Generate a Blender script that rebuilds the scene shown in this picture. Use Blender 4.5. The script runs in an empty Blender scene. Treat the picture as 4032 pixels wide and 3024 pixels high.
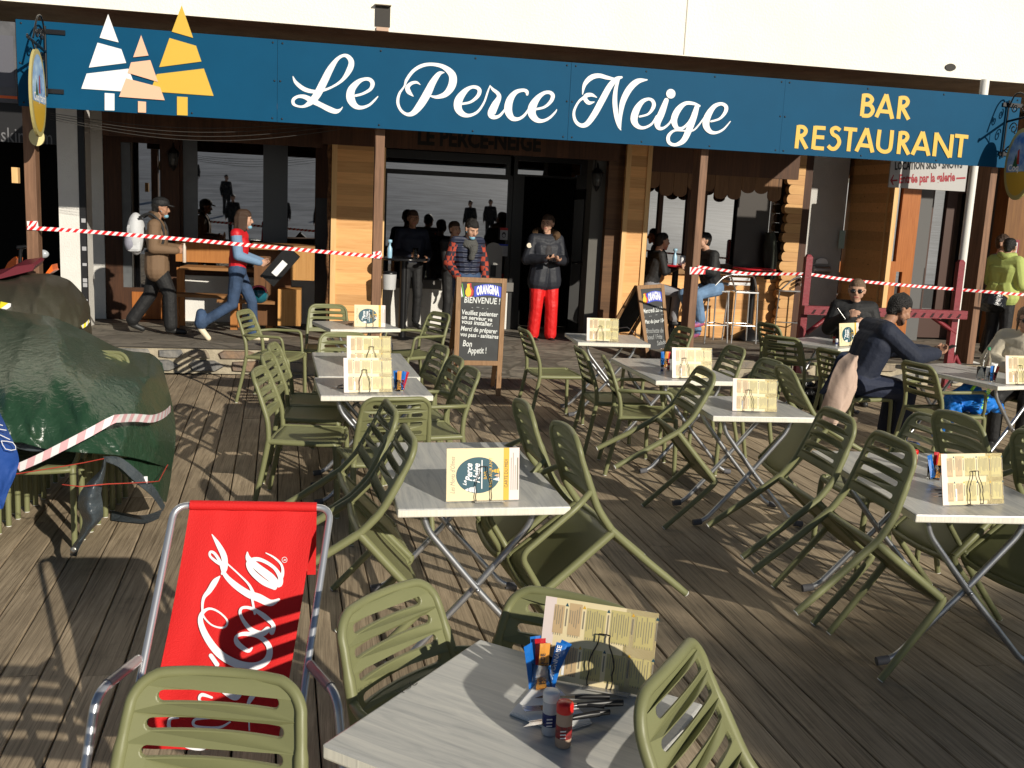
import bpy, bmesh, math, random
import numpy as np
from mathutils import Vector, Matrix, Quaternion
R = math.radians
random.seed(7)
S = bpy.context.scene
COL = S.collection
# ---------------------------------------------------------------- camera
RM = ((0.9823063989, -0.1811429398, 0.0475539061), (-0.0151982935, 0.1759761636, 0.984276996), (0.1866632007, 0.9675844279, -0.170109448))
F = 3900.0; PW, PH = 4032.0, 3024.0; HC = 1.902
cd = bpy.data.cameras.new('camera'); cam = bpy.data.objects.new('camera', cd); COL.objects.link(cam)
cd.sensor_width = 36; cd.lens = F / PW * 36; cd.clip_start = .05; cd.clip_end = 900
cam.matrix_world = Matrix(((RM[0][0], RM[1][0], -RM[2][0], 0), (RM[0][1], RM[1][1], -RM[2][1], 0), (RM[0][2], RM[1][2], -RM[2][2], HC), (0, 0, 0, 1)))
S.camera = cam
# ---------------------------------------------------------------- sky and sun
SUN = Vector((.42, -.8245, .379)).normalized()
W = bpy.data.worlds.new('World'); S.world = W; W.use_nodes = True
nt = W.node_tree; bg = nt.nodes['Background']; sky = nt.nodes.new('ShaderNodeTexSky')
sky.sky_type = 'NISHITA'; sky.sun_disc = False; sky.sun_elevation = math.asin(SUN.z); sky.sun_rotation = math.atan2(SUN.x, SUN.y)
sky.altitude = 1400
nt.links.new(sky.outputs[0], bg.inputs[0]); bg.inputs[1].default_value = .05
sl = bpy.data.lights.new('sun', 'SUN'); sl.energy = 5.0; sl.angle = R(.55); sl.color = (1, .93, .80)
so = bpy.data.objects.new('sun', sl); COL.objects.link(so); so.rotation_euler = SUN.to_track_quat('Z', 'Y').to_euler(); so.location = (30, -40, 30)
S.view_settings.view_transform = 'Standard'; S.view_settings.look = 'None'; S.view_settings.exposure = 0.0
S.cycles.max_bounces = 6; S.cycles.diffuse_bounces = 3; S.cycles.glossy_bounces = 4; S.cycles.transparent_max_bounces = 12
S.cycles.transmission_bounces = 6
# ---------------------------------------------------------------- where a point of the plan lies
def ray(x, y):
    c = ((x - PW/2)/F, -(y - PH/2)/F, 1.0)
    return Vector([sum(RM[k][i]*c[k] for k in range(3)) for i in range(3)])
def gp(x, y, z=0.0):
    d = ray(x, y); t = (z - HC)/d.z
    return Vector((d.x*t, d.y*t, z))
def fp(x, y, Y):
    d = ray(x, y); t = Y/d.y
    return Vector((d.x*t, Y, HC + d.z*t))
def rp(x, y, P, N):
    d = ray(x, y); o = Vector((0, 0, HC)); t = (P - o).dot(N)/d.dot(N)
    return o + d*t
# ---------------------------------------------------------------- materials
MAT = {}
def mat(name, col, rough=.6, metal=0., spec=.5, noise=0., nscale=8., nstretch=(1, 1, 1), bump=0., bscale=60., coat=0., col2=None, trans=0., ior=1.45, emit=0., coord='Object', detail=4., wear=None, alpha=1.):
    if name in MAT: return MAT[name]
    m = bpy.data.materials.new(name); m.use_nodes = True; MAT[name] = m
    n = m.node_tree.nodes; l = m.node_tree.links; b = n['Principled BSDF']
    b.inputs['Base Color'].default_value = (*col, 1); b.inputs['Roughness'].default_value = rough; b.inputs['Metallic'].default_value = metal
    b.inputs['Specular IOR Level'].default_value = spec; b.inputs['Coat Weight'].default_value = coat; b.inputs['Coat Roughness'].default_value = .15
    b.inputs['Transmission Weight'].default_value = trans; b.inputs['IOR'].default_value = ior; b.inputs['Alpha'].default_value = alpha
    if emit: b.inputs['Emission Color'].default_value = (*col, 1); b.inputs['Emission Strength'].default_value = emit
    tc = mp = None
    if noise or bump or col2:
        tc = n.new('ShaderNodeTexCoord'); mp = n.new('ShaderNodeMapping'); mp.inputs['Scale'].default_value = nstretch
        l.new(tc.outputs[coord], mp.inputs[0])
    if noise or col2:
        t = n.new('ShaderNodeTexNoise'); t.inputs['Scale'].default_value = nscale; t.inputs['Detail'].default_value = detail; t.inputs['Roughness'].default_value = .6
        l.new(mp.outputs[0], t.inputs[0])
        cr = n.new('ShaderNodeValToRGB'); l.new(t.outputs[0], cr.inputs[0])
        c2 = col2 if col2 else tuple(max(0, c*(1 - noise)) for c in col); c1 = col if col2 else tuple(min(1, c*(1 + noise)) for c in col)
        cr.color_ramp.elements[0].position = .32; cr.color_ramp.elements[1].position = .68
        cr.color_ramp.elements[0].color = (*c2, 1); cr.color_ramp.elements[1].color = (*c1, 1)
        l.new(cr.outputs[0], b.inputs['Base Color'])
    if bump:
        t2 = n.new('ShaderNodeTexNoise'); t2.inputs['Scale'].default_value = bscale; t2.inputs['Detail'].default_value = 5
        l.new(mp.outputs[0], t2.inputs[0])
        bp = n.new('ShaderNodeBump'); bp.inputs['Strength'].default_value = bump; bp.inputs['Distance'].default_value = .02
        l.new(t2.outputs[0], bp.inputs['Height']); l.new(bp.outputs[0], b.inputs['Normal'])
    return m
def wood(name, c1, c2, axis=0, scale=3., rough=.6, spec=.3, boards=0., baxis=2, dark=.5, knots=True, coat=0.):
    """planed timber: grain along axis, board joints every `boards` metres along baxis, a few knots"""
    if name in MAT: return MAT[name]
    m = bpy.data.materials.new(name); m.use_nodes = True; MAT[name] = m
    n = m.node_tree.nodes; l = m.node_tree.links; b = n['Principled BSDF']; b.inputs['Roughness'].default_value = rough; b.inputs['Specular IOR Level'].default_value = spec
    b.inputs['Coat Weight'].default_value = coat
    tc = n.new('ShaderNodeTexCoord'); sp = n.new('ShaderNodeSeparateXYZ'); l.new(tc.outputs['Object'], sp.inputs[0])
    st = [14., 14., 14.]; st[axis] = .9
    mp = n.new('ShaderNodeMapping'); mp.inputs['Scale'].default_value = st
    rnd = None
    if boards:
        dv = n.new('ShaderNodeMath'); dv.operation = 'DIVIDE'; l.new(sp.outputs[baxis], dv.inputs[0]); dv.inputs[1].default_value = boards
        fl = n.new('ShaderNodeMath'); fl.operation = 'FLOOR'; l.new(dv.outputs[0], fl.inputs[0])
        wn = n.new('ShaderNodeTexWhiteNoise'); wn.noise_dimensions = '1D'; l.new(fl.outputs[0], wn.inputs['W']); rnd = wn.outputs['Value']
        of = n.new('ShaderNodeVectorMath'); of.operation = 'MULTIPLY_ADD'; l.new(wn.outputs['Color'], of.inputs[0]); of.inputs[1].default_value = (9, 9, 9); l.new(tc.outputs['Object'], of.inputs[2])
        l.new(of.outputs[0], mp.inputs[0])
    else: l.new(tc.outputs['Object'], mp.inputs[0])
    t = n.new('ShaderNodeTexNoise'); t.inputs['Scale'].default_value = scale; t.inputs['Detail'].default_value = 6; t.inputs['Roughness'].default_value = .65; t.inputs['Distortion'].default_value = .6
    l.new(mp.outputs[0], t.inputs[0])
    cr = n.new('ShaderNodeValToRGB'); cr.color_ramp.elements[0].position = .3; cr.color_ramp.elements[1].position = .7
    cr.color_ramp.elements[0].color = (*c2, 1); cr.color_ramp.elements[1].color = (*c1, 1); l.new(t.outputs[0], cr.inputs[0])
    out = cr.outputs[0]
    if knots:
        v = n.new('ShaderNodeTexVoronoi'); v.inputs['Scale'].default_value = .32*scale; l.new(mp.outputs[0], v.inputs[0])
        k = n.new('ShaderNodeValToRGB'); k.color_ramp.elements[0].position = .05; k.color_ramp.elements[1].position = .13
        k.color_ramp.elements[0].color = (*[c*.35 for c in c2], 1); k.color_ramp.elements[1].color = (1, 1, 1, 1); l.new(v.outputs['Distance'], k.inputs[0])
        mx = n.new('ShaderNodeMix'); mx.data_type = 'RGBA'; mx.blend_type = 'MULTIPLY'; mx.inputs[0].default_value = .8
        l.new(out, mx.inputs['A']); l.new(k.outputs[0], mx.inputs['B']); out = mx.outputs['Result']
    if boards:
        hs = n.new('ShaderNodeHueSaturation'); l.new(out, hs.inputs['Color'])
        mr = n.new('ShaderNodeMapRange'); mr.inputs[3].default_value = .78; mr.inputs[4].default_value = 1.2; l.new(rnd, mr.inputs[0]); l.new(mr.outputs[0], hs.inputs['Value']); out = hs.outputs[0]
    l.new(out, b.inputs['Base Color'])
    bp = n.new('ShaderNodeBump'); bp.inputs['Strength'].default_value = .25; bp.inputs['Distance'].default_value = .004; l.new(t.outputs[0], bp.inputs['Height']); l.new(bp.outputs[0], b.inputs['Normal'])
    return m
# ---------------------------------------------------------------- mesh builder
class MB:
    def __init__(s): s.v = []; s.f = []; s.m = []; s.sm = []
    def add(s, vs, fs, mi=0, smooth=False):
        o = len(s.v); s.v += [tuple(v) for v in vs]
        for f in fs: s.f.append([o + i for i in f]); s.m.append(mi); s.sm.append(smooth)
        return s
    def box(s, c, d, mi=0, rz=0., M=None, bev=0.):
        x, y, z = [k/2 for k in d]; M = M or (Matrix.Translation(c) @ Matrix.Rotation(rz, 4, 'Z'))
        if bev:
            b = min(bev, x*.49, y*.49, z*.49); vs = []; idx = {}
            bm = bmesh.new(); bmesh.ops.create_cube(bm, size=1.)
            for v in bm.verts: v.co = Vector((v.co.x*2*x, v.co.y*2*y, v.co.z*2*z))
            bmesh.ops.bevel(bm, geom=list(bm.edges), offset=b, segments=2, affect='EDGES', profile=.5)
            bm.verts.index_update(); vs = [M @ v.co for v in bm.verts]; fs = [[v.index for v in f.verts] for f in bm.faces]; bm.free()
            return s.add(vs, fs, mi, False)
        vs = [M @ Vector((a*x, b*y, e*z)) for a in (-1, 1) for b in (-1, 1) for e in (-1, 1)]
        return s.add(vs, [(0, 1, 3, 2), (4, 6, 7, 5), (0, 4, 5, 1), (2, 3, 7, 6), (0, 2, 6, 4), (1, 5, 7, 3)], mi)
    def quad(s, a, b, c, d, mi=0): return s.add([a, b, c, d], [(0, 1, 2, 3)], mi)
    def poly(s, pts, mi=0): return s.add(pts, [list(range(len(pts)))], mi)
    def prism(s, pts, off, mi=0):
        n = len(pts); off = Vector(off); a = [Vector(p) for p in pts]; b = [p + off for p in a]
        return s.add(a + b, [list(range(n))[::-1], list(range(n, 2*n))] + [(i, (i+1) % n, n + (i+1) % n, n + i) for i in range(n)], mi)
    def tube(s, pts, r, mi=0, n=10, cap=True, flat=1., up=None):
        P = [Vector(p) for p in pts]; rs = r if isinstance(r, (list, tuple)) else [r]*len(P)
        prev = None; vs = []
        for i, p in enumerate(P):
            t = (P[min(i+1, len(P)-1)] - P[max(i-1, 0)]).normalized()
            if prev is None:
                u = Vector(up) if up else (Vector((0, 0, 1)) if abs(t.z) < .9 else Vector((1, 0, 0)))
                prev = (u - t*u.dot(t)).normalized()
            else: prev = (prev - t*prev.dot(t)).normalized()
            w = t.cross(prev)
            for k in range(n):
                a = 2*math.pi*k/n; vs.append(p + prev*math.cos(a)*rs[i] + w*math.sin(a)*rs[i]*flat)
        fs = []
        for i in range(len(P)-1):
            for k in range(n): fs.append((i*n + k, i*n + (k+1) % n, (i+1)*n + (k+1) % n, (i+1)*n + k))
        s.add(vs, fs, mi, True)
        if cap:
            m = len(P)-1; s.add([vs[k] for k in range(n)][::-1], [list(range(n))], mi); s.add([vs[m*n + k] for k in range(n)], [list(range(n))], mi)
        return s
    def lathe(s, prof, c=(0, 0, 0), mi=0, n=20, M=None, smooth=True):
        M = M or Matrix.Translation(c); vs = [M @ Vector((r*math.cos(2*math.pi*k/n), r*math.sin(2*math.pi*k/n), z)) for r, z in prof for k in range(n)]
        fs = [(i*n + k, i*n + (k+1) % n, (i+1)*n + (k+1) % n, (i+1)*n + k) for i in range(len(prof)-1) for k in range(n)]
        s.add(vs, fs, mi, smooth); s.add(vs[:n][::-1], [list(range(n))], mi); s.add(vs[-n:], [list(range(n))], mi); return s
    def ell(s, c, r, mi=0, n=12, m=8, M=None):
        M = M or Matrix.Translation(c); vs = [M @ Vector((r[0]*math.sin(math.pi*i/m)*math.cos(2*math.pi*k/n), r[1]*math.sin(math.pi*i/m)*math.sin(2*math.pi*k/n), r[2]*math.cos(math.pi*i/m))) for i in range(m+1) for k in range(n)]
        return s.add(vs, [(i*n + k, (i+1)*n + k, (i+1)*n + (k+1) % n, i*n + (k+1) % n) for i in range(m) for k in range(n)], mi, True)
    def mesh(s, me, mi=0, M=None, smooth=False):
        M = M or Matrix(); return s.add([M @ v.co for v in me.vertices], [list(p.vertices) for p in me.polygons], mi, smooth)
    def build(s, name, mats, parent=None, loc=None, M=None):
        me = bpy.data.meshes.new(name); me.from_pydata(s.v, [], s.f)
        for m in (mats if isinstance(mats, (list, tuple)) else [mats]): me.materials.append(m)
        me.polygons.foreach_set('material_index', s.m); me.polygons.foreach_set('use_smooth', s.sm); me.update()
        o = bpy.data.objects.new(name, me); COL.objects.link(o)
        if loc is not None: o.location = loc
        if M is not None: o.matrix_world = M
        if parent: o.parent = parent
        return o
def tag(o, label=None, cat=None, group=None, kind=None):
    if label: o['label'] = label
    if cat: o['category'] = cat
    if group: o['group'] = group
    if kind: o['kind'] = kind
    return o
def empty(name, label, cat, loc=(0, 0, 0), rz=0., group=None, M=None):
    o = bpy.data.objects.new(name, None); COL.objects.link(o); o.empty_display_size = .1
    if M is not None: o.matrix_world = M
    else: o.location = loc; o.rotation_euler = (0, 0, rz)
    return tag(o, label, cat, group)
def copy_tree(o, parent=None):
    c = o.copy(); COL.objects.link(c)
    if parent: c.parent = parent; c.matrix_parent_inverse = o.matrix_parent_inverse
    for ch in o.children: copy_tree(ch, c)
    return c
def smooth_path(pts, k=6, closed=False):
    P = [tuple(p) for p in pts]; n = len(P); out = []
    g = (lambda i: P[i % n]) if closed else (lambda i: P[max(0, min(n-1, i))])
    for i in range(n if closed else n-1):
        p0, p1, p2, p3 = g(i-1), g(i), g(i+1), g(i+2)
        for j in range(k):
            t = j/k; out.append(tuple(.5*((2*b) + (-a + c)*t + (2*a - 5*b + 4*c - d)*t*t + (-a + 3*b - 3*c + d)*t**3) for a, b, c, d in zip(p0, p1, p2, p3)))
    if not closed: out.append(P[-1])
    return out
def fillet(pts, r=.04, k=5):
    P = [Vector(p) for p in pts]; out = [P[0]]
    for i in range(1, len(P)-1):
        a, b, c = P[i-1], P[i], P[i+1]; d1 = (a-b); d2 = (c-b); q = min(r, d1.length*.45, d2.length*.45); s, e = b + d1.normalized()*q, b + d2.normalized()*q
        out += [(s*(1-t)**2 + b*2*t*(1-t) + e*t*t) for t in [j/k for j in range(k+1)]]
    return out + [P[-1]]
def text_mesh(txt, size=1., align='LEFT', shear=0., bold=0., sx=1., spacing=1.):
    c = bpy.data.curves.new('txt', 'FONT'); c.body = txt; c.size = size; c.align_x = align; c.shear = shear; c.offset = bold; c.space_character = spacing; c.resolution_u = 2
    o = bpy.data.objects.new('txt', c); COL.objects.link(o); bpy.context.view_layer.update()
    me = bpy.data.meshes.new_from_object(o.evaluated_get(bpy.context.evaluated_depsgraph_get())); bpy.data.objects.remove(o)
    if sx != 1.:
        for v in me.vertices: v.co.x *= sx
    return me
def put_text(mb, txt, origin, ux, uy, size, mi=0, align='LEFT', shear=0., bold=0., sx=1., spacing=1., off=.0):
    ux = Vector(ux).normalized(); uy = Vector(uy).normalized(); nz = ux.cross(uy); M = Matrix(((ux.x, uy.x, nz.x, 0), (ux.y, uy.y, nz.y, 0), (ux.z, uy.z, nz.z, 0), (0, 0, 0, 1)))
    me = text_mesh(txt, size, align, shear, bold, sx, spacing); mb.mesh(me, mi, Matrix.Translation(Vector(origin) + nz*off) @ M); bpy.data.meshes.remove(me)
def ribbon(mb, pts, fn, mi=0, k=8, ends=True, lift=(0, 0, 0)):
    """a brush stroke: (x, y, width) points in drawing units laid on a surface by fn"""
    Q = smooth_path(pts, k); L = []; Rr = []
    for i, (x, y, w) in enumerate(Q):
        a = Q[max(i-1, 0)]; b = Q[min(i+1, len(Q)-1)]; dx, dy = b[0]-a[0], b[1]-a[1]; d = math.hypot(dx, dy) or 1; nx, ny = -dy/d, dx/d
        w = max(w, 1.); L.append((x + nx*w/2, y + ny*w/2)); Rr.append((x - nx*w/2, y - ny*w/2))
    def capp(c, w, a, b):  # half disc
        ang0 = math.atan2(a[1]-c[1], a[0]-c[0]); ang1 = math.atan2(b[1]-c[1], b[0]-c[0])
        while ang1 < ang0: ang1 += 2*math.pi
        return [(c[0] + w/2*math.cos(ang0 + (ang1-ang0)*t/6), c[1] + w/2*math.sin(ang0 + (ang1-ang0)*t/6)) for t in range(1, 6)]
    n = len(Q); lf = Vector(lift); vs = [fn(*p) + lf*(i/n) for i, p in enumerate(L)] + [fn(*p) + lf*(i/n) for i, p in enumerate(Rr)]
    mb.add(vs, [(i, i+1, n+i+1, n+i) for i in range(n-1)], mi)
    if ends:
        for (x, y, w), a, b in ((Q[0], L[0], Rr[0]), (Q[-1], Rr[-1], L[-1])):
            if w > 3: mb.poly([fn(*a)] + [fn(*p) for p in capp((x, y), w, a, b)] + [fn(*b)], mi)
def floorz(x, y):
    t = max(0., y - 11.2); side = .275 - .0435*t
    if x < .25 or x > 4.2: return side
    return min(side, .105*t)
# ---------------------------------------------------------------- ground, deck, pavement, snow
M_ = lambda *a, **k: mat(*a, **k)
def deck_material():
    m = bpy.data.materials.new('weathered_deck'); m.use_nodes = True
    n = m.node_tree.nodes; l = m.node_tree.links; b = n['Principled BSDF']; b.inputs['Roughness'].default_value = .62; b.inputs['Specular IOR Level'].default_value = .35
    tc = n.new('ShaderNodeTexCoord'); at = n.new('ShaderNodeAttribute'); at.attribute_name = 'plank'; at.attribute_type = 'GEOMETRY'
    of = n.new('ShaderNodeVectorMath'); of.operation = 'MULTIPLY_ADD'; l.new(at.outputs['Color'], of.inputs[0]); of.inputs[1].default_value = (30, 30, 30); l.new(tc.outputs['Object'], of.inputs[2])
    mp = n.new('ShaderNodeMapping'); mp.inputs['Scale'].default_value = (26, 1.1, 26); l.new(of.outputs[0], mp.inputs[0])
    t = n.new('ShaderNodeTexNoise'); t.inputs['Scale'].default_value = 2.2; t.inputs['Detail'].default_value = 8; t.inputs['Roughness'].default_value = .72; t.inputs['Distortion'].default_value = .5; l.new(mp.outputs[0], t.inputs[0])
    cr = n.new('ShaderNodeValToRGB'); l.new(t.outputs[0], cr.inputs[0]); e = cr.color_ramp.elements; e[0].position = .26; e[0].color = (.185, .138, .09, 1); e[1].position = .74; e[1].color = (.50, .395, .27, 1)
    e2 = e.new(.5); e2.color = (.345, .27, .182, 1)
    t2 = n.new('ShaderNodeTexNoise'); t2.inputs['Scale'].default_value = 1.3; t2.inputs['Detail'].default_value = 5; l.new(of.outputs[0], t2.inputs[0])
    mr = n.new('ShaderNodeMapRange'); mr.inputs[1].default_value = .3; mr.inputs[2].default_value = .7; mr.inputs[3].default_value = .72; mr.inputs[4].default_value = 1.25; l.new(t2.outputs[0], mr.inputs[0])
    sp = n.new('ShaderNodeSeparateXYZ'); l.new(at.outputs['Color'], sp.inputs[0])
    mr2 = n.new('ShaderNodeMapRange'); mr2.inputs[3].default_value = .8; mr2.inputs[4].default_value = 1.18; l.new(sp.outputs[0], mr2.inputs[0])
    mu = n.new('ShaderNodeMath'); mu.operation = 'MULTIPLY'; l.new(mr.outputs[0], mu.inputs[0]); l.new(mr2.outputs[0], mu.inputs[1])
    # stains and grain checks
    t3 = n.new('ShaderNodeTexNoise'); t3.inputs['Scale'].default_value = 3.1; t3.inputs['Detail'].default_value = 7; t3.inputs['Roughness'].default_value = .7; l.new(tc.outputs['Object'], t3.inputs[0])
    st = n.new('ShaderNodeValToRGB'); st.color_ramp.elements[0].position = .3; st.color_ramp.elements[0].color = (.55, .55, .55, 1); st.color_ramp.elements[1].position = .44; st.color_ramp.elements[1].color = (1, 1, 1, 1); l.new(t3.outputs[0], st.inputs[0])
    hs = n.new('ShaderNodeHueSaturation'); hs.inputs['Saturation'].default_value = 1.; l.new(cr.outputs[0], hs.inputs['Color']); l.new(mu.outputs[0], hs.inputs['Value'])
    mx = n.new('ShaderNodeMix'); mx.data_type = 'RGBA'; mx.blend_type = 'MULTIPLY'; mx.inputs[0].default_value = .7; l.new(hs.outputs[0], mx.inputs['A']); l.new(st.outputs[0], mx.inputs['B'])
    mp3 = n.new('ShaderNodeMapping'); mp3.inputs['Scale'].default_value = (150, 2.2, 150); l.new(of.outputs[0], mp3.inputs[0])
    t4 = n.new('ShaderNodeTexNoise'); t4.inputs['Scale'].default_value = 1.; t4.inputs['Detail'].default_value = 3; l.new(mp3.outputs[0], t4.inputs[0])
    c4 = n.new('ShaderNodeValToRGB'); c4.color_ramp.elements[0].position = .33; c4.color_ramp.elements[0].color = (.45, .43, .4, 1); c4.color_ramp.elements[1].position = .47; c4.color_ramp.elements[1].color = (1, 1, 1, 1); l.new(t4.outputs[0], c4.inputs[0])
    m2 = n.new('ShaderNodeMix'); m2.data_type = 'RGBA'; m2.blend_type = 'MULTIPLY'; m2.inputs[0].default_value = .75; l.new(mx.outputs['Result'], m2.inputs['A']); l.new(c4.outputs[0], m2.inputs['B'])
    l.new(m2.outputs['Result'], b.inputs['Base Color'])
    bp = n.new('ShaderNodeBump'); bp.inputs['Strength'].default_value = .55; bp.inputs['Distance'].default_value = .004; l.new(t4.outputs[0], bp.inputs['Height']); l.new(bp.outputs[0], b.inputs['Normal'])
    return m
def build_deck():
    dl = R(-2.56); pitch = .1526; mb = MB(); ids = []
    rot = Matrix.Rotation(-dl, 4, 'Z')   # board axis (sin dl, cos dl)
    rnd = random.Random(3)
    for k in range(-44, 85):
        u = -.6085 + pitch*k; w = pitch - rnd.uniform(.005, .009)
        y = -3.2 + rnd.uniform(0, 2.5); segs = []
        while y < 12.4: 
            L = rnd.choice((3.0, 3.6, 4.2)); segs.append((y, min(y + L, 12.6))); y += L
        segs[0] = (-3.5, segs[0][1])
        for a, b in segs:
            if b - a < .05: continue
            c = u + pitch/2; dz = rnd.uniform(-.0015, .0015); tx = rnd.uniform(-.001, .001); e = .004
            pr = [(c - w/2, -.03), (c - w/2, dz - e + tx), (c - w/2 + e, dz + tx), (c + w/2 - e, dz - tx), (c + w/2, dz - e - tx), (c + w/2, -.03)]
            vs = [(x, a + .002, z) for x, z in pr] + [(x, b - .002, z) for x, z in pr]
            # clip boards at the kerb line y = 11.19 in world
            lim = 11.19 - 0.
            vs = [rot @ Vector((x, min(yy, lim + .0447*x), z)) for x, yy, z in vs]
            if vs[6].y - vs[0].y < .04: continue
            f0 = len(mb.f); mb.add(vs, [(i, i+1, i+7, i+6) for i in range(5)] + [(0, 1, 2, 3, 4, 5)[::-1], (6, 7, 8, 9, 10, 11)])
            ids += [(rnd.random(), rnd.random(), rnd.random(), 1)]*(len(mb.f) - f0)
    o = mb.build('deck', deck_material()); tag(o, kind='structure')
    a = o.data.attributes.new('plank', 'FLOAT_COLOR', 'FACE'); a.data.foreach_set('color', [c for i in ids for c in i])
    return o
build_deck()
g = MB(); g.quad((-400, -400, -.12), (400, -400, -.12), (400, 400, -.12), (-400, 400, -.12)); tag(g.build('ground', mat('ground_earth', (.03, .027, .022), .9)), kind='structure')
# snow slope behind the camera (it shows in the window panes)
def snow_slope():
    mb = MB(); nx, ny = 40, 34; rnd = random.Random(5)
    def zz(x, y):
        d = -y - 5; return -.1 if d <= 0 else .102*d + .35*math.sin(x*.13 + d*.05)*min(1, d/12) + .5*math.sin(x*.05 + 2)*min(1, d/25)
    vs = [(-70 + 140*i/nx, -4.5 - 80*j/ny, zz(-70 + 140*i/nx, -4.5 - 80*j/ny)) for j in range(ny+1) for i in range(nx+1)]
    mb.add(vs, [(j*(nx+1) + i, j*(nx+1) + i + 1, (j+1)*(nx+1) + i + 1, (j+1)*(nx+1) + i) for j in range(ny) for i in range(nx)], 0, True)
    tag(mb.build('snow', mat('snow', (.58, .61, .66), .7, bump=1., bscale=1.1, noise=.35, nscale=.5, nstretch=(1, 3, 1))), kind='structure'); return zz
snow_z = snow_slope()
# raised stone pavement in front of the building, ramping down to the deck in the middle
def stone_mat(name, c1, c2, sc, mort=(.2, .17, .12)):
    m = bpy.data.materials.new(name); m.use_nodes = True; n = m.node_tree.nodes; l = m.node_tree.links; b = n['Principled BSDF']; b.inputs['Roughness'].default_value = .75
    tc = n.new('ShaderNodeTexCoord'); mp = n.new('ShaderNodeMapping'); mp.inputs['Scale'].default_value = (1, 2.2, 1); l.new(tc.outputs['Object'], mp.inputs[0])
    v = n.new('ShaderNodeTexVoronoi'); v.inputs['Scale'].default_value = sc; v.feature = 'DISTANCE_TO_EDGE'; l.new(mp.outputs[0], v.inputs[0])
    v2 = n.new('ShaderNodeTexVoronoi'); v2.inputs['Scale'].default_value = sc; l.new(mp.outputs[0], v2.inputs[0])
    t = n.new('ShaderNodeTexNoise'); t.inputs['Scale'].default_value = 9; t.inputs['Detail'].default_value = 8; l.new(mp.outputs[0], t.inputs[0])
    cr = n.new('ShaderNodeValToRGB'); l.new(t.outputs[0], cr.inputs[0]); cr.color_ramp.elements[0].position = .3; cr.color_ramp.elements[1].position = .7; cr.color_ramp.elements[0].color = (*c2, 1); cr.color_ramp.elements[1].color = (*c1, 1)
    hs = n.new('ShaderNodeHueSaturation'); l.new(cr.outputs[0], hs.inputs['Color']); sp = n.new('ShaderNodeSeparateColor'); l.new(v2.outputs['Color'], sp.inputs[0])
    mr = n.new('ShaderNodeMapRange'); mr.inputs[3].default_value = .7; mr.inputs[4].default_value = 1.25; l.new(sp.outputs[0], mr.inputs[0]); l.new(mr.outputs[0], hs.inputs['Value'])
    k = n.new('ShaderNodeValToRGB'); k.color_ramp.elements[0].position = .02; k.color_ramp.elements[1].position = .05; k.color_ramp.elements[0].color = (1, 1, 1, 1); k.color_ramp.elements[1].color = (0, 0, 0, 1); l.new(v.outputs['Distance'], k.inputs[0])
    mx = n.new('ShaderNodeMix'); mx.data_type = 'RGBA'; l.new(k.outputs[0], mx.inputs[0]); l.new(hs.outputs[0], mx.inputs['A']); mx.inputs['B'].default_value = (*mort, 1); l.new(mx.outputs['Result'], b.inputs['Base Color'])
    ad = n.new('ShaderNodeMath'); ad.operation = 'ADD'; l.new(t.outputs[0], ad.inputs[0]); l.new(v.outputs['Distance'], ad.inputs[1])
    bp = n.new('ShaderNodeBump'); bp.inputs['Strength'].default_value = .6; bp.inputs['Distance'].default_value = .02; l.new(ad.outputs[0], bp.inputs['Height']); l.new(bp.outputs[0], b.inputs['Normal'])
    return m
mb = MB(); xs = [-9 + .25*i for i in range(97)]; ys = [11.2 + .2*i for i in range(33)]
xs = sorted(xs + [.249, .251, 4.199, 4.201])
vs = [(x, y, floorz(x, y)) for y in ys for x in xs]; nx = len(xs)
mb.add(vs, [(j*nx + i, j*nx + i + 1, (j+1)*nx + i + 1, (j+1)*nx + i) for j in range(len(ys)-1) for i in range(nx-1)])
tag(mb.build('pavement', stone_mat('flagstone', (.27, .235, .185), (.13, .115, .095), 1.9, (.12, .105, .08))), kind='structure')
def kerb(x0, x1, seed):
    rnd = random.Random(seed); mb = MB(); mb.box(((x0+x1)/2, 11.31, .13), (x1-x0, .2, .27), 0)
    for row, (za, zb) in enumerate(((.02, .15), (.165, .262))):
        x = x0 + rnd.uniform(0, .15)
        while x < x1 - .12:
            w = min(rnd.uniform(.22, .62), x1 - x - .01); n = rnd.randint(6, 8); pts = []
            for i in range(n):
                a = 2*math.pi*i/n + rnd.uniform(-.2, .2); q = max(abs(math.cos(a)), abs(math.sin(a))); rr = rnd.uniform(.86, 1.0)
                pts.append(Vector((x + w/2 + w/2*.95*math.cos(a)/q*rr, 11.212, (za+zb)/2 + (zb-za)/2*math.sin(a)/q*rr)))
            mi = rnd.choice((1, 1, 2, 3)); d = rnd.uniform(.018, .045); c = sum(pts, Vector())/n
            fr = [c + (p - c)*.86 + Vector((0, -d, 0)) for p in pts]
            mb.add(pts + fr, [list(range(n, 2*n))[::-1]] + [(i, n+i, n+(i+1) % n, (i+1) % n) for i in range(n)], mi); x += w + .025
    o = mb.build('stone_kerb', [mat('mortar', (.38, .33, .24), .9, bump=.5, bscale=40, noise=.2), mat('stone_ochre', (.3, .24, .17), .8, col2=(.17, .15, .13), nscale=9, bump=.6, bscale=25), mat('stone_grey', (.25, .235, .21), .8, col2=(.13, .13, .13), nscale=8, bump=.6, bscale=25), mat('stone_rust', (.27, .17, .1), .8, col2=(.16, .13, .11), nscale=9, bump=.6, bscale=25)])
    return o
tag(kerb(-9, .25, 2), 'long low stone kerb with pale mortar behind the green tarp', 'kerb')
tag(kerb(4.2, 15, 9), 'low stone kerb behind the seated man in the navy hoodie', 'kerb')
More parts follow.
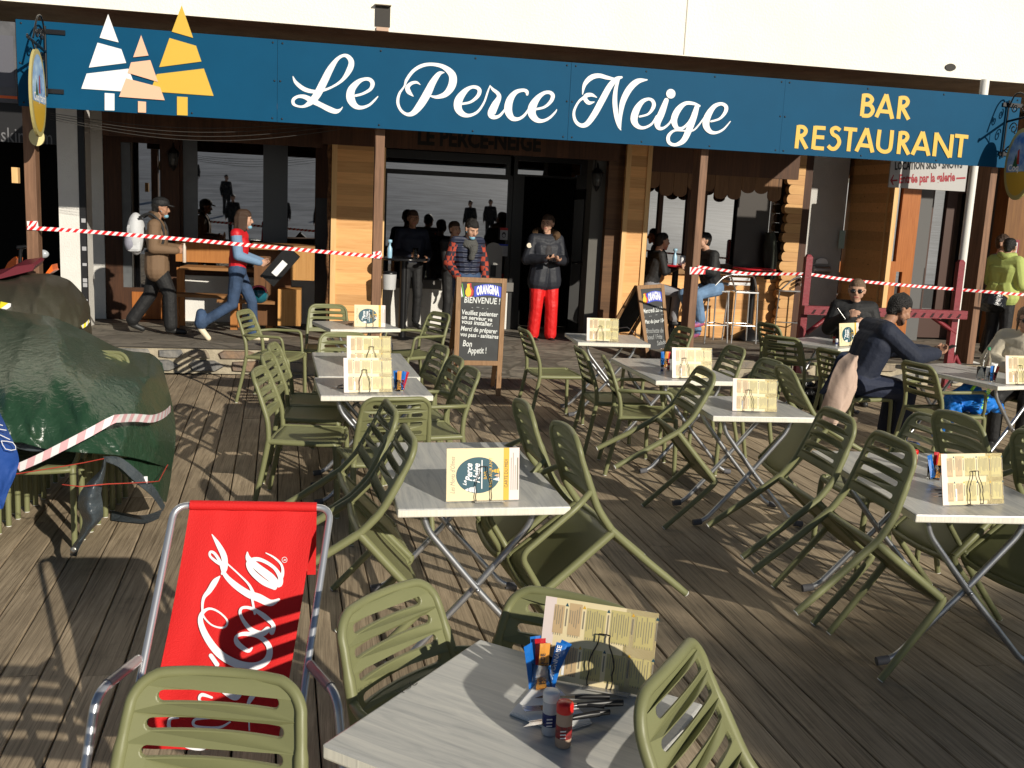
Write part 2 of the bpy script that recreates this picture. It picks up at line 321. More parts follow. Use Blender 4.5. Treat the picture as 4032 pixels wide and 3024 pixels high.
# ---------------------------------------------------------------- the building
YP, YR = 13.4, 15.2
pine = wood('pine_cladding', (.76, .42, .17), (.62, .31, .11), 0, 2.2, boards=.145, baxis=2)
pine_v = wood('pine_trim', (.78, .50, .23), (.66, .38, .15), 2, 2.2)
pine_b = wood('pine_box', (.62, .33, .11), (.48, .23, .065), 2, 2.4, boards=.13, baxis=0)
brown_v = wood('brown_stained', (.085, .035, .016), (.04, .017, .009), 2, 2.4, knots=False)
brown_b = wood('brown_boards', (.11, .046, .02), (.06, .026, .012), 2, 2.4, boards=.16, baxis=0, knots=False)
orange_v = wood('orange_varnish', (.42, .15, .04), (.29, .09, .02), 2, 2.4, knots=False, rough=.35)
oldpost = wood('old_post', (.27, .145, .085), (.13, .07, .042), 2, 2., rough=.6)
render_w = mat('white_render', (.72, .70, .66), .9, noise=.05, nscale=3, bump=.35, bscale=55)
cream = mat('cream_render', (.88, .84, .74), .9, noise=.04, nscale=1.2, bump=.4, bscale=35)
soff = mat('concrete_soffit', (.25, .20, .15), .9, noise=.22, nscale=2.5, bump=.4, bscale=30)
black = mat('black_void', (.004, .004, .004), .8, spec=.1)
darkf = mat('anthracite_frame', (.018, .018, .018), .45)
greyp = mat('grey_column', (.1, .095, .085), .8, noise=.06, nscale=4)
def dark_room_glass():
    m = mat('window_pane', (.004, .004, .005), .012, spec=1., ior=2.1); return m  # opaque; the dark rooms behind are put into the near-black colour
pane = dark_room_glass()
curtain = mat('grey_curtain', (.10, .105, .11), .45, noise=.15, nscale=6, spec=.8)
B = empty('restaurant_building', 'restaurant front with cream upper wall, pine cladding and dark windows', 'building', (0, 13.4, 0))
def part(mb, name, mats, parent=None):
    o = mb.build(name, mats); o.parent = parent or B
    o.matrix_parent_inverse = Matrix() if parent else Matrix.Translation((0, -13.4, 0))
    return o
def slab(x0, x1, z0, z1, y, d, mi=0, mb=None, bev=0.):
    mb = mb or MB(); mb.box(((x0+x1)/2, y + d/2, (z0+z1)/2), (x1-x0, d, z1-z0), mi, bev=bev); return mb
def bx(px0, px1, py0, py1, Y, d=.1, mi=0, mb=None, bev=0., zb=None, zt=None):
    """a block whose front, at depth Y, spans these plan marks"""
    ym = (py0+py1)/2; x0, x1 = fp(px0, ym, Y).x, fp(px1, ym, Y).x; xm = (px0+px1)/2
    z1 = fp(xm, py0, Y).z if zt is None else zt; z0 = fp(xm, py1, Y).z if zb is None else zb
    return slab(x0, x1, z0, z1, Y, d, mi, mb, bev)
# upper wall with vents
mb = slab(-9, 17, 3.885, 9.5, 12.0, .3); part(mb, 'upper_wall', [cream])
mb = slab(-9, 17, 3.88, 4.0, 12.31, 4.2); mb.box((4, 12.155, 3.905), (26, .28, .05)); part(mb, 'soffit', [soff])
mb = slab(-3.0, 7.3, 3.47, 3.53, 11.22, 1.4); part(mb, 'sun_block_board', [brown_b])  # unseen board added behind the sign to block sun over the panels
v1 = fp(1507, 66, 12.0); mb = slab(v1.x-.085, v1.x+.085, v1.z-.11, v1.z+.12, 11.985, .05); mb.box((v1.x, 11.96, v1.z+.125), (.19, .09, .012), 1); mb.box((v1.x, 11.985, v1.z-.14), (.14, .035, .04), 2); part(mb, 'wall_vent', [mat('vent_dark', (.05, .045, .04), .8), cream, mat('rust_stain', (.55, .38, .28), .9)])
v2 = fp(3741, 265, 12.0); mb = MB(); mb.lathe([(.075, 0), (.06, -.04), (.05, -.05)], M=Matrix.Translation((v2.x, 11.985, v2.z)) @ Matrix.Rotation(R(90), 4, 'X') @ Matrix.Scale(.6, 4, (0, 1, 0)), mi=0, n=16); part(mb, 'wall_drain', [mat('vent_dark', (.05, .045, .04), .8)])
mb = MB(); xx = fp(2704, 60, 12.).x; mb.box((xx, 11.998, 5.6), (.012, .01, 3.4)); part(mb, 'wall_joint', [mat('joint_grey', (.55, .52, .45), .9)])
# back wall filling everything behind openings
mb = slab(-9, 17, -.05, 3.9, 16.2, .2); part(mb, 'back_wall', [black])  # darkness of the unlit rooms put into this black colour
# wooden band with old painted name
zb0 = fp(1850, 600, 13.35).z
mb = slab(fp(1270, 530, 13.35).x, fp(2440, 600, 13.35).x, zb0, 3.87, 13.35, .08); band = part(mb, 'name_band', [brown_b])
mb = MB(); a = fp(1642, 566, 13.34); b_ = fp(2130, 588, 13.34); w = (b_.x - a.x)
put_text(mb, 'LE PERCE-NEIGE', (a.x, 13.346, a.z), (1, 0, 0), (0, 0, 1), .30, bold=.012, sx=.92)
me_w = max(v[0] for v in mb.v) - a.x; mb.v = [(a.x + (v[0]-a.x)*w/me_w, v[1], v[2]) for v in mb.v]; part(mb, 'painted_name', [mat('faded_black', (.012, .009, .007), .8)])
mb = slab(fp(400, 430, 13.6).x, fp(1272, 520, 13.6).x, fp(900, 560, 13.6).z, 3.87, 13.6, .08); part(mb, 'wood_band', [brown_b])
mb = slab(fp(2540, 620, 13.6).x, fp(3145, 690, 13.6).x, fp(2830, 690, 13.6).z, 3.87, 13.6, .08); part(mb, 'wood_band', [brown_b])
# scalloped valance over the right windows
mb = MB(); x = fp(2545, 700, 13.62).x; x1 = fp(3080, 700, 13.62).x; zt = fp(2830, 690, 13.62).z; k = 0
while x < x1:
    w = .2; dr = .16 + (.1 if k % 4 in (1, 2) else 0); pts = [(x, 13.61, zt), (x, 13.61, zt-dr)] + [(x + w/2 - w/2*math.cos(math.pi*i/8), 13.61, zt - dr - .07*math.sin(math.pi*i/8)) for i in range(1, 8)] + [(x+w, 13.61, zt-dr), (x+w, 13.61, zt)]
    mb.prism(pts, (0, .025, 0)); x += w + .004; k += 1
part(mb, 'scalloped_valance', [wood('valance_wood', (.2, .1, .04), (.12, .055, .022), 2, 2.4)])
# left white pillar, recess wall
mb = bx(232, 313, 500, 1200, YP, .7, zb=.05, zt=3.88); part(mb, 'white_pillar', [render_w])
mb = bx(330, 412, 500, 1200, YR, .5, zb=.03, zt=3.88); part(mb, 'recess_wall', [render_w])
def window(fr, panes, Y, fm, sill=None, name='window', extra=None):
    """fr: outer marks, panes: list of marks for the glass"""
    mb = MB(); a = fp(fr[0], (fr[2]+fr[3])/2, Y).x; b = fp(fr[1], (fr[2]+fr[3])/2, Y).x; xm = (fr[0]+fr[1])/2
    z1 = fp(xm, fr[2], Y).z; z0 = fp(xm, fr[3], Y).z
    R_ = []
    for p in panes:
        ym = (p[2]+p[3])/2; R_.append((fp(p[0], ym, Y).x, fp(p[1], ym, Y).x, fp((p[0]+p[1])/2, p[3], Y).z, fp((p[0]+p[1])/2, p[2], Y).z))
    # frame as bars: split the outline in a grid around the panes
    xs = sorted({round(v, 4) for r in R_ for v in r[:2]} | {a, b}); zs = sorted({round(v, 4) for r in R_ for v in r[2:]} | {z0, z1})
    for i in range(len(xs)-1):
        for j in range(len(zs)-1):
            cx, cz = (xs[i]+xs[i+1])/2, (zs[j]+zs[j+1])/2
            if not any(r[0] < cx < r[1] and r[2] < cz < r[3] for r in R_) and xs[i+1]-xs[i] > .002 and zs[j+1]-zs[j] > .002: slab(xs[i], xs[i+1], zs[j], zs[j+1], Y, .09, 0, mb)
    w = part(mb, name, [fm])
    for r in R_:
        g = slab(r[0]+.001, r[1]-.001, r[2]+.001, r[3]-.001, Y + .05, .012).build('pane', pane); g.parent = w
    return w
window((410, 660, 500, 1270), [(480, 632, 562, 1133)], YR, brown_v, name='door')
mb = bx(520, 640, 1150, 1255, YR-.012, .012); part(mb, 'door_panel', [orange_v])
mb = bx(478, 516, 562, 1133, YR+.02, .01); part(mb, 'curtain', [curtain])
mb = bx(640, 708, 540, 1270, YR-.08, .2); part(mb, 'corner_post', [brown_v])
window((706, 1310, 530, 1092), [(720, 1240, 552, 1060)], YR, brown_v, name='window')
mb = bx(722, 778, 552, 1060, YR+.03, .01); part(mb, 'curtain', [curtain])
mb = bx(1036, 1132, 560, 1010, YR+.03, .01); part(mb, 'curtain', [mat('curtain_dark', (.05, .055, .06), .4, spec=.9)])
mb = bx(640, 1312, 1092, 1280, YR, .3, zb=.02); part(mb, 'white_base_wall', [render_w])
# middle clad panel beside the trunk
mb = bx(1303, 1492, 500, 1343, YP, .5, zb=.06, zt=3.6); cp = part(mb, 'clad_panel', [pine])
mb = bx(1300, 1321, 800, 1343, YP-.022, .022, zb=.06, zt=2.75); part(mb, 'panel_trim', [pine_v])
mb = bx(1493, 1508, 800, 1343, YP-.015, .12, zb=.06, zt=2.75); part(mb, 'panel_trim', [pine_v])
mb = MB(); p = fp(1296, 1000, YP); pts = [(p.x + .012*math.sin(i*1.7), YP + .05, .05 + i*.18) for i in range(16)]; mb.tube(pts, [.034 + .006*math.sin(i*2.3) for i in range(16)], n=9); part(mb, 'bark_trunk', [mat('bark', (.16, .075, .03), .9, noise=.5, nscale=14, bump=1., bscale=40)])
# entrance glazing
window((1508, 2015, 600, 1120), [(1520, 1996, 632, 676), (1520, 1996, 694, 1100)], YR, darkf, name='window')
window((2012, 2330, 600, 700), [(2040, 2290, 640, 692)], YR, darkf, name='window')
mb = bx(1508, 2020, 1122, 1285, YR, .3, zb=.02); part(mb, 'white_base_wall', [render_w])
mb = bx(1508, 2022, 1105, 1140, YR-.06, .058); part(mb, 'window_sill', [mat('grey_sill', (.16, .15, .14), .6)])
mb = bx(2010, 2052, 690, 1300, YR-.02, .14, zb=.1); part(mb, 'door_jamb', [darkf])
mb = bx(2255, 2325, 690, 1310, YR-.02, .14, zb=.1); part(mb, 'door_jamb', [darkf])
# open leaf of the entrance door
mb = MB(); p0 = fp(2255, 1000, YR); 
for z0, z1 in ((.12, .3), (2.15, 2.3)): mb.box((p0.x-.02, YR-.4, (z0+z1)/2), (.05, .75, z1-z0))
mb.box((p0.x-.02, YR-.06, 1.2), (.05, .08, 2.2)); mb.box((p0.x-.02, YR-.74, 1.2), (.05, .08, 2.2)); part(mb, 'door', [darkf])
mb = bx(2318, 2380, 560, 1330, YP+.25, .3, zb=.05, zt=3.6); part(mb, 'grey_column', [greyp])
mb = bx(2380, 2446, 560, 1330, YP+.12, .3, zb=.05, zt=3.6); part(mb, 'shaded_cladding', [wood('shaded_clad', (.15, .075, .032), (.09, .042, .018), 0, 2.2, boards=.145, baxis=2)])  # dark wood, with the shade on it put into the colour too
# lit clad panel right of the entrance
mb = bx(2448, 2540, 600, 1395, YP, .4, zb=.06, zt=3.6); part(mb, 'clad_panel', [pine])
mb = bx(2444, 2462, 600, 1395, YP-.02, .02, zb=.06, zt=2.9); part(mb, 'panel_trim', [pine_v])
mb = bx(2526, 2543, 600, 1395, YP-.02, .02, zb=.06, zt=2.9); part(mb, 'panel_trim', [pine_v])
# right windows over a low clad wall
YW = 14.6
window((2540, 3110, 690, 1080), [(2552, 2590, 705, 1062), (2606, 2700, 705, 1062), (2776, 2900, 760, 1040), (3028, 3080, 700, 1040)], YW, brown_v, name='window')
mb = bx(2900, 3026, 700, 1060, YW-.03, .028); part(mb, 'dark_door', [mat('dark_door', (.02, .013, .009), .5)])
mb = bx(2536, 3120, 1076, 1330, YW, .3, zb=.03); part(mb, 'low_clad_wall', [pine])
mb = bx(2536, 3120, 1062, 1084, YW-.07, .069); part(mb, 'window_sill', [wood('sill_wood', (.3, .17, .07), (.2, .1, .04), 0, 2.)])
# log corner
mb = MB(); p = fp(3098, 900, 14.5); z = .05; k = 0
xl = fp(3078, 900, 14.5).x; xr = fp(3142, 900, 14.5).x
while z < 3.5:
    e = xl + .025*math.sin(k*2.1); h_ = .0715; pts = [(e + .055 - .055*math.cos(R(t)) if False else e + .055*(1 - math.cos(R(t))), 14.42, z + h_ + h_*math.sin(R(90 - t))) for t in ()]
    pts = [(xr, 14.42, z), (xr, 14.42, z + 2*h_)] + [(e + .05 - .05*math.sin(R(t)), 14.42, z + h_ + h_*math.cos(R(t))) for t in range(0, 181, 20)]
    mb.prism(pts, (0, .12, 0), k % 2); z += .146; k += 1
part(mb, 'log_corner', [wood('log_a', (.64, .38, .16), (.5, .27, .1), 0, 2.2), wood('log_b', (.58, .33, .14), (.46, .24, .09), 0, 2.2)])
mb = bx(3140, 3172, 640, 1330, 14.45, .2, zb=.03, zt=3.6); part(mb, 'brown_post', [brown_v])
mb = bx(3168, 3312, 640, 1335, 15.0, .3, zb=.0, zt=3.88); part(mb, 'white_wall', [mat('grey_render', (.52, .5, .47), .9, noise=.05, nscale=4, bump=.4, bscale=60)])
window((3290, 3345, 690, 1170), [(3292, 3343, 700, 1030), (3285, 3330, 1072, 1160)], 15.28, orange_v, name='window')
# splayed clad pier
def splay():
    mb = MB(); a = fp(3328, 1000, 15.0).x; b = fp(3422, 1000, 14.3).x; c = fp(3506, 1000, 13.75).x
    pts = [(a, 15.0, 0), (b, 13.95, 0), (c, 13.75, 0), (c, 15.2, 0)]
    mb.prism(pts[:], (0, 0, 3.7)); o = part(mb, 'clad_pier', [pine]); 
    m2 = MB(); m2.box((b+.03, 13.93, 1.4), (.075, .04, 2.9)); m2.box((c-.03, 13.735, 1.4), (.07, .04, 2.9)); part(m2, 'panel_trim', [pine_v])
splay()
# shop door on the right
window((3500, 3600, 690, 1330), [(3522, 3546, 700, 1030), (3522, 3546, 1070, 1200)], 15.0, orange_v, name='door')
mb = bx(3585, 3650, 640, 1340, 15.1, .1, zb=.03, zt=3.8); part(mb, 'grey_pier', [mat('grey_pier', (.12, .12, .12), .85)])
window((3600, 3800, 640, 1330), [(3660, 3712, 660, 1250), (3745, 3800, 760, 1240)], 15.4, mat('dark_red_wood', (.05, .018, .01), .5), name='door')
mb = bx(3850, 3950, 640, 1340, 15.0, .3, zb=.02, zt=3.8); part(mb, 'grey_wall', [mat('grey_pier2', (.2, .19, .185), .9, bump=.3)])
mb = bx(3945, 4100, 640, 1340, 14.6, .3, zb=.02, zt=3.8); part(mb, 'brown_cladding', [wood('brown_clad2', (.2, .095, .03), (.12, .05, .018), 2, 2.2, boards=.15, baxis=0)])
# left shop with its dark mouth
mb = slab(-9, fp(231, 800, 14.2).x, 2.5, 3.85, 14.2, .1); part(mb, 'shop_fascia', [mat('shop_black', (.012, .012, .014), .5)])
mb = MB(); a = fp(2, 558, 14.19); c2 = fp(206, 577, 14.19); put_text(mb, 'skimium', (a.x, 14.194, a.z), (1, 0, 0), (0, 0, 1), .27); ww = max(v[0] for v in mb.v) - a.x; mb.v = [(a.x + (v[0]-a.x)*(c2.x-a.x)/ww, v[1], v[2]) for v in mb.v]; part(mb, 'shop_lettering', [mat('grey_letter', (.16, .16, .17), .5)])
# sun-facing wing behind the camera is left out; only what the photo shows is built
# ---------------------------------------------------------------- the long blue sign
YS = 11.15
blue = mat('sign_blue', (.0025, .066, .145), .55, spec=.12, noise=.05, nscale=2); s_wht = mat('sign_white', (.82, .82, .82), .5); s_gld = mat('sign_gold', (.66, .42, .05), .5); s_pch = mat('sign_peach', (.80, .48, .32), .5); screw = mat('screw_head', (.02, .02, .025), .35, metal=.4)
z0s, z1s = 1.902 + .07475*YS, 1.902 + .1503*YS; xs_ = [fp(66, 240, YS).x, fp(1092, 320, YS).x, fp(2242, 410, YS).x, fp(3080, 480, YS).x, fp(4006, 520, YS).x]
SG = empty('restaurant_sign', 'long blue sign board lettered Le Perce Neige with three stylised fir trees', 'sign', (0, YS, z0s))
def sgp(mb, name, mats, parent=None):
    o = mb.build(name, mats); o.parent = parent or SG; o.matrix_parent_inverse = Matrix() if parent else Matrix.Translation((0, -YS, -z0s)); return o
for i in range(4):
    mb = MB(); mb.box(((xs_[i]+xs_[i+1])/2, YS + .010 + .002*(i % 2), (z0s+z1s)/2), (xs_[i+1]-xs_[i]-.003, .012, z1s-z0s)); pn = sgp(mb, 'sign_panel', [blue])
    mb = MB(); n = 4
    for k in range(n):
        for zz in (z0s + .035, z1s - .035):
            x = xs_[i] + .05 + (xs_[i+1]-xs_[i]-.1)*k/(n-1); mb.ell((x, YS + .004, zz), (.011, .006, .011), n=8, m=6)
    for x in (xs_[i] + .03, xs_[i+1] - .03): mb.ell((x, YS + .004, (z0s+z1s)/2), (.011, .006, .011), n=8, m=6)
    sgp(mb, 'screws', [screw], pn)
cnt = [0]
def onsign(ox, oy, s, y=None):
    cnt[0] += 1; yy = (YS + .0025 - .0004*cnt[0]) if y is None else y
    return lambda x, y_: fp(ox + x*s, oy + y_*s, yy)
a1 = (1100, 180, .49729); a2 = (2150, 250, .62992)
LETTERS = [
 (a1, [(108,245,8),(130,290,26),(190,340,34),(260,362,30),(330,358,22),(420,325,18),(500,270,26),(555,190,46),(570,130,44),(545,88,34),(505,78,24),(455,110,30),(400,190,52),(350,290,60),(300,385,60),(255,440,50),(200,478,24),(150,480,16),(112,460,24),(112,425,26),(150,402,24),(200,405,34),(260,435,44),(330,470,40),(400,505,44),(450,520,36),(485,505,16),(500,485,5)]),
 (a1, [(605,395,20),(660,380,20),(720,345,26),(738,300,34),(715,268,30),(670,265,26),(620,290,40),(570,350,60),(565,420,66),(600,475,46),(650,490,28),(710,470,20),(755,430,16),(780,402,8)]),
 (a1, [(1060,400,6),(1025,365,36),(1015,330,34),(1045,298,26),(1085,290,20),(1115,308,5)]),
 (a1, [(1305,212,6),(1265,222,34),(1215,290,52),(1170,380,64),(1115,470,60),(1060,532,42),(1010,543,26),(962,510,22),(938,450,24),(950,380,20),(990,320,14),(1008,270,24),(1060,200,26),(1130,158,28),(1210,147,26),(1300,168,36),(1368,230,58),(1368,310,62),(1320,380,46),(1250,406,28),(1195,398,12)]),
 (a1, [(1450,460,18),(1515,445,20),(1570,400,28),(1585,355,32),(1560,330,28),(1515,330,26),(1465,365,44),(1420,430,64),(1415,495,60),(1450,540,44),(1505,552,26),(1570,522,20),(1620,450,16),(1650,365,14),(1667,318,6)]),
 (a1, [(1668,315,6),(1690,345,22),(1730,378,30),(1738,412,38),(1708,470,58),(1680,538,62),(1700,566,34),(1745,553,22),(1790,500,16)]),
 (a1, [(1962,385,20),(1958,362,28),(1925,352,26),(1870,370,36),(1825,430,56),(1812,510,62),(1840,570,44),(1890,580,26),(1940,550,20),(1985,485,14)]),
 (a1, [(2035,502,18),(2100,485,20),(2150,440,28),(2165,395,32),(2140,370,28),(2095,375,28),(2045,415,44),(2005,480,64),(2000,540,62),(2035,585,44),(2085,595,26),(2140,570,20),(2185,525,14),(2196,505,6)]),
 (a2, [(302,240,5),(268,246,24),(245,222,26),(252,200,26),(285,196,22),(317,212,5)]),
 (a2, [(248,205,20),(205,238,14),(175,300,16),(182,355,20),(215,386,24),(255,378,32),(300,320,38),(350,230,40),(400,140,36),(440,98,28),(472,86,14)]),
 (a2, [(228,192,6),(242,130,24),(282,88,32),(330,76,28),(380,88,24),(430,98,14)]),
 (a2, [(455,95,14),(436,160,24),(430,240,30),(440,330,28),(455,390,18),(468,416,5)]),
 (a2, [(465,405,8),(465,330,22),(480,240,36),(520,160,40),(572,112,34),(632,102,7)]),
 (a2, [(585,332,12),(640,315,14),(672,270,24),(668,236,22),(640,222,18),(600,240,28),(565,290,42),(550,350,44),(570,390,30),(610,402,18),(660,378,14),(692,328,12)]),
 (a2, [(752,230,30),(722,310,42),(697,370,40),(705,403,26),(735,403,16),(772,372,12),(790,335,10)]),
 (a2, [(960,265,12),(920,250,20),(870,250,24),(825,290,38),(800,350,40),(815,400,28),(850,405,18),(890,370,14),(925,305,12)]),
 (a2, [(945,265,28),(925,330,38),(895,410,40),(860,480,34),(810,508,20),(770,495,22),(765,455,22),(800,420,14),(860,420,10),(915,420,10),(952,388,10),(990,335,8)]),
 (a2, [(1032,362,12),(1085,345,14),(1120,305,22),(1125,270,24),(1095,252,20),(1050,270,28),(1010,330,42),(1000,385,42),(1025,425,28),(1065,432,16),(1110,410,12),(1152,362,6)])]
mb = MB()
for (ox, oy, s), st in LETTERS: ribbon(mb, st, onsign(ox, oy, s), 0, 8, lift=(0, -.0006, 0))
f_ = onsign(*a2); mb.poly([f_(780 + 29*math.cos(2*math.pi*i/28), 189 + 30*math.sin(2*math.pi*i/28)) for i in range(28)])
sgp(mb, 'script_lettering', [s_wht])
a3 = (3050, 330, .66929); W3 = 23
CAPS = [[(526,60),(513,190)],[(522,68),(555,70),(574,92),(556,116),(524,118)],[(522,121),(562,126),(578,156),(556,186),(514,186)],[(598,196),(658,62)],[(658,62),(692,206)],[(620,160),(680,166)],[(742,74),(728,206)],[(740,82),(772,84),(784,106),(768,130),(736,134)],[(748,134),(788,210)],
 [(142,244),(128,380)],[(140,252),(170,256),(184,277),(168,302),(136,306)],[(148,305),(188,382)],[(240,248),(226,384)],[(238,257),(300,261)],[(232,312),(292,316)],[(228,376),(290,381)],[(386,274),(362,259),(338,270),(343,296),(370,314),(380,346),(360,378),(335,382),(314,364)],[(408,264),(486,271)],[(448,268),(434,397)],
 [(480,397),(543,262)],[(543,262),(576,404)],[(505,360),(560,366)],[(618,270),(608,360),(622,390),(650,400),(676,388),(685,350),(692,273)],[(742,280),(728,413)],[(740,288),(770,291),(782,312),(766,336),(736,339)],[(748,338),(788,416)],[(810,417),(872,282)],[(872,282),(906,423)],[(833,378),(888,384)],[(953,287),(938,426)],[(953,290),(1030,433)],[(1046,298),(1031,434)],[(1062,305),(1140,313)],[(1102,311),(1088,433)]]
mb = MB()
for st in CAPS:
    f_ = onsign(*a3, y=YS + .003 - .0002*(CAPS.index(st) + 1))
    if len(st) == 2:
        (x0, y0), (x1, y1) = st; d = math.hypot(x1-x0, y1-y0); nx, ny = -(y1-y0)/d*W3/2, (x1-x0)/d*W3/2; mb.quad(f_(x0+nx, y0+ny), f_(x1+nx, y1+ny), f_(x1-nx, y1-ny), f_(x0-nx, y0-ny))
    else: ribbon(mb, [(x, y, W3) for x, y in st], f_, 0, 8, ends=False)
sgp(mb, 'capital_lettering', [s_gld])
a4 = (250, 0, .51181)
def emblem(name, polys, m, y):
    mb = MB(); f_ = onsign(*a4, y=y)
    for pl in polys: mb.prism([f_(*p) for p in pl], (0, .005, 0))
    sgp(mb, name, [m])
emblem('fir_emblem', [[(343,108),(278,290),(424,326)],[(262,328),(445,378),(482,484),(195,520)],[(178,566),(500,528),(533,615),(480,705),(137,682)],[(317,715),(392,720),(392,850),(317,848)]], s_wht, YS - .006)
emblem('fir_emblem', [[(909,40),(833,243),(997,291)],[(815,292),(1020,352),(1061,473),(736,516)],[(718,570),(1080,527),(1155,738),(740,708),(685,655)],[(873,742),(955,747),(955,889),(873,885)]], s_gld, YS - .0065)
emblem('fir_emblem', [[(597,270),(536,440),(654,427)],[(519,480),(668,462),(727,630),(494,560)],[(482,602),(742,670),(779,771),(427,744)],[(573,778),(635,783),(635,867),(573,864)]], s_pch, YS - .013)
# ---------------------------------------------------------------- posts carrying the sign
def post(pts, w, d, zb, lab):
    a = fp(*pts, 11.3); mb = MB(); mb.box((a.x, 11.3 + d/2, (3.45 + zb)/2), (w, d, 3.45 - zb), bev=.006); o = mb.build('timber_post', oldpost); tag(o, lab, 'post', 'brown timber posts under the sign'); return a
post((122, 800), .115, .16, .2, 'weathered timber post at the far left end of the sign')
pm = post((1488, 900), .105, .2, .385, 'timber post in front of the sunlit pine panel, tape tied round it')
post((2760, 800), .095, .24, .26, 'timber post between the bar stools and the second chalkboard')
post((3893, 850), .095, .26, .26, 'timber post at the right, beside the white downpipe')
mb = MB(); mb.box((pm.x + .03, 11.4, .19), (.34, .36, .38), bev=.02); tag(mb.build('concrete_plinth', render_w), 'small pale concrete plinth under the timber post by the pine panel', 'plinth')
mb = MB(); a = fp(60, 690, 11.32); mb.box((a.x, 11.34, a.z), (.06, .08, .16)); tag(mb.build('wood_block', pine_v), 'small pine block nailed to the left timber post', 'block')
# ---------------------------------------------------------------- wrought brackets with oval boards
iron = mat('wrought_iron', (.03, .03, .032), .35, metal=.7)
def scroll(c, r0, turns, a0, ax=(0, 1, 0), az=(0, 0, 1), n=26):
    ax, az = Vector(ax), Vector(az); return [Vector(c) + (ax*math.cos(a0 + turns*2*math.pi*i/n) + az*math.sin(a0 + turns*2*math.pi*i/n))*r0*(1 - .8*i/n) for i in range(n+1)]
def bracket(px, pz, out, lab, board_lab, txt, side):
    x = side_x = fp(px, pz, YS - .05).x; z = 3.15; r = empty('wall_bracket', lab, 'bracket', (x, YS, z)); inv = Matrix.Translation((-x, -YS, -z))
    def p(mb, name, m, par=None): o = mb.build(name, m); o.parent = par or r; o.matrix_parent_inverse = Matrix() if par else inv; return o
    mb = MB(); mb.box((x + side*.06, YS - .008, z + .33), (.26, .012, .045)); mb.box((x + side*.06, YS - .008, z - .25), (.2, .012, .045)); p(mb, 'wall_plate', [iron])
    mb = MB(); mb.tube([(x, YS - .02, z + .38), (x, YS - .02, z - .3)], .012, n=8); mb.tube([(x, YS - .02, z + .13), (x, YS - out, z + .18)], .014, n=8)
    mb.tube(smooth_path([(x, YS - .03, z - .22), (x, YS - .25, z - .08), (x, YS - .42, z + .1), (x, YS - .5, z + .17)], 5), .008, n=7)
    mb.tube(smooth_path([(x, YS - .03, z + .3), (x, YS - .12, z + .44), (x, YS - .28, z + .42), (x, YS - .45, z + .2)], 5), .009, n=7)
    for c, rr, t, a in (((x, YS - .16, z + .04), .075, 1.4, 0), ((x, YS - .14, z + .28), .06, -1.4, 1), ((x, YS - .3, z + .27), .055, 1.3, 2), ((x, YS - .1, z - .2), .05, -1.3, 0), ((x, YS - out - .02, z + .18), .03, 1, 0)): mb.tube(scroll(c, rr, t, a), .007, n=6)
    p(mb, 'ironwork', [iron])
    # the hanging oval board
    cy = YS - out + .26; cz = 2.84 if side_x < 0 else 2.76; b = empty('oval_board', board_lab, 'sign', (x, cy, cz)); bi = Matrix.Translation((-x, -cy, -cz))
    def ov(dx, ry, rz, n=40): return [(x + dx, cy + ry*math.cos(2*math.pi*i/n), cz + rz*math.sin(2*math.pi*i/n)) for i in range(n)]
    rim = mat('oval_rim', (.42, .36, .14), .5); fld = mat('oval_field', (.03, .13, .45), .5, col2=(.45, .62, .75), nscale=5); yel = mat('oval_yellow', (.55, .34, .03), .5); grn = mat('oval_green', (.02, .09, .03), .6); red = mat('oval_red', (.35, .03, .02), .6)
    mb = MB(); mb.prism(ov(-.012, .26, .42), (.024, 0, 0), 0); o = mb.build('board', [rim]); o.parent = b; o.matrix_parent_inverse = bi
    mb = MB()
    for s in (-1, 1):
        k = s*.0135
        up = [(x + k, cy + .22*math.cos(a), cz + (.37*math.sin(a))) for a in [math.pi*i/20 - .25 for i in range(24)]]; mb.poly(up if s > 0 else up[::-1], 0)
        lo = [(x + k*1.02, cy + .22*math.cos(a), cz + (.37*math.sin(a))) for a in [math.pi + .25 + (math.pi - .5)*i/20 for i in range(21)]]; mb.poly(lo if s > 0 else lo[::-1], 1)
        k *= 1.06
        mb.poly([(x + k, cy - .12*s, cz - .04), (x + k, cy - .02*s, cz - .04), (x + k, cy - .07*s, cz + .13)], 2); mb.poly([(x + k, cy + .0, cz), (x + k, cy + .05, cz), (x + k, cy + .05, cz + .16), (x + k, cy + .02, cz + .18)], 3)
        put_text(mb, txt, (x + k*1.1, cy + (-.19 if s > 0 else .19), cz - .075), (0, s, 0), (0, 0, 1), .11, 4, bold=.003)
    o = mb.build('painting', [fld, yel, grn, red, s_wht]); o.parent = b; o.matrix_parent_inverse = bi
    mb = MB(); mb.tube([(x, cy, cz + .41), (x, cy, max(cz + .43, 3.32))], .005, n=6); o = mb.build('hanger', [iron]); o.parent = b; o.matrix_parent_inverse = bi
bracket(176, 200, .62, 'black wrought-iron bracket at the left end of the blue sign', 'narrow oval painted board hanging at the left end of the blue sign', 'Coq tardi', 1)
bracket(3968, 500, .62, 'black scrolled iron bracket at the right end of the blue sign', 'oval painted board hanging at the right end of the blue sign', 'Coq', 1)
mb = MB(); c = fp(145, 540, 11.25); mb.prism([(c.x + .075*math.cos(2*math.pi*i/20), 11.24, c.z + .09*math.sin(2*math.pi*i/20)) for i in range(20)], (0, .02, 0)); tag(mb.build('round_plate', mat('pale_yellow', (.72, .62, .3), .5)), 'small pale yellow plate behind the left timber post', 'plate')
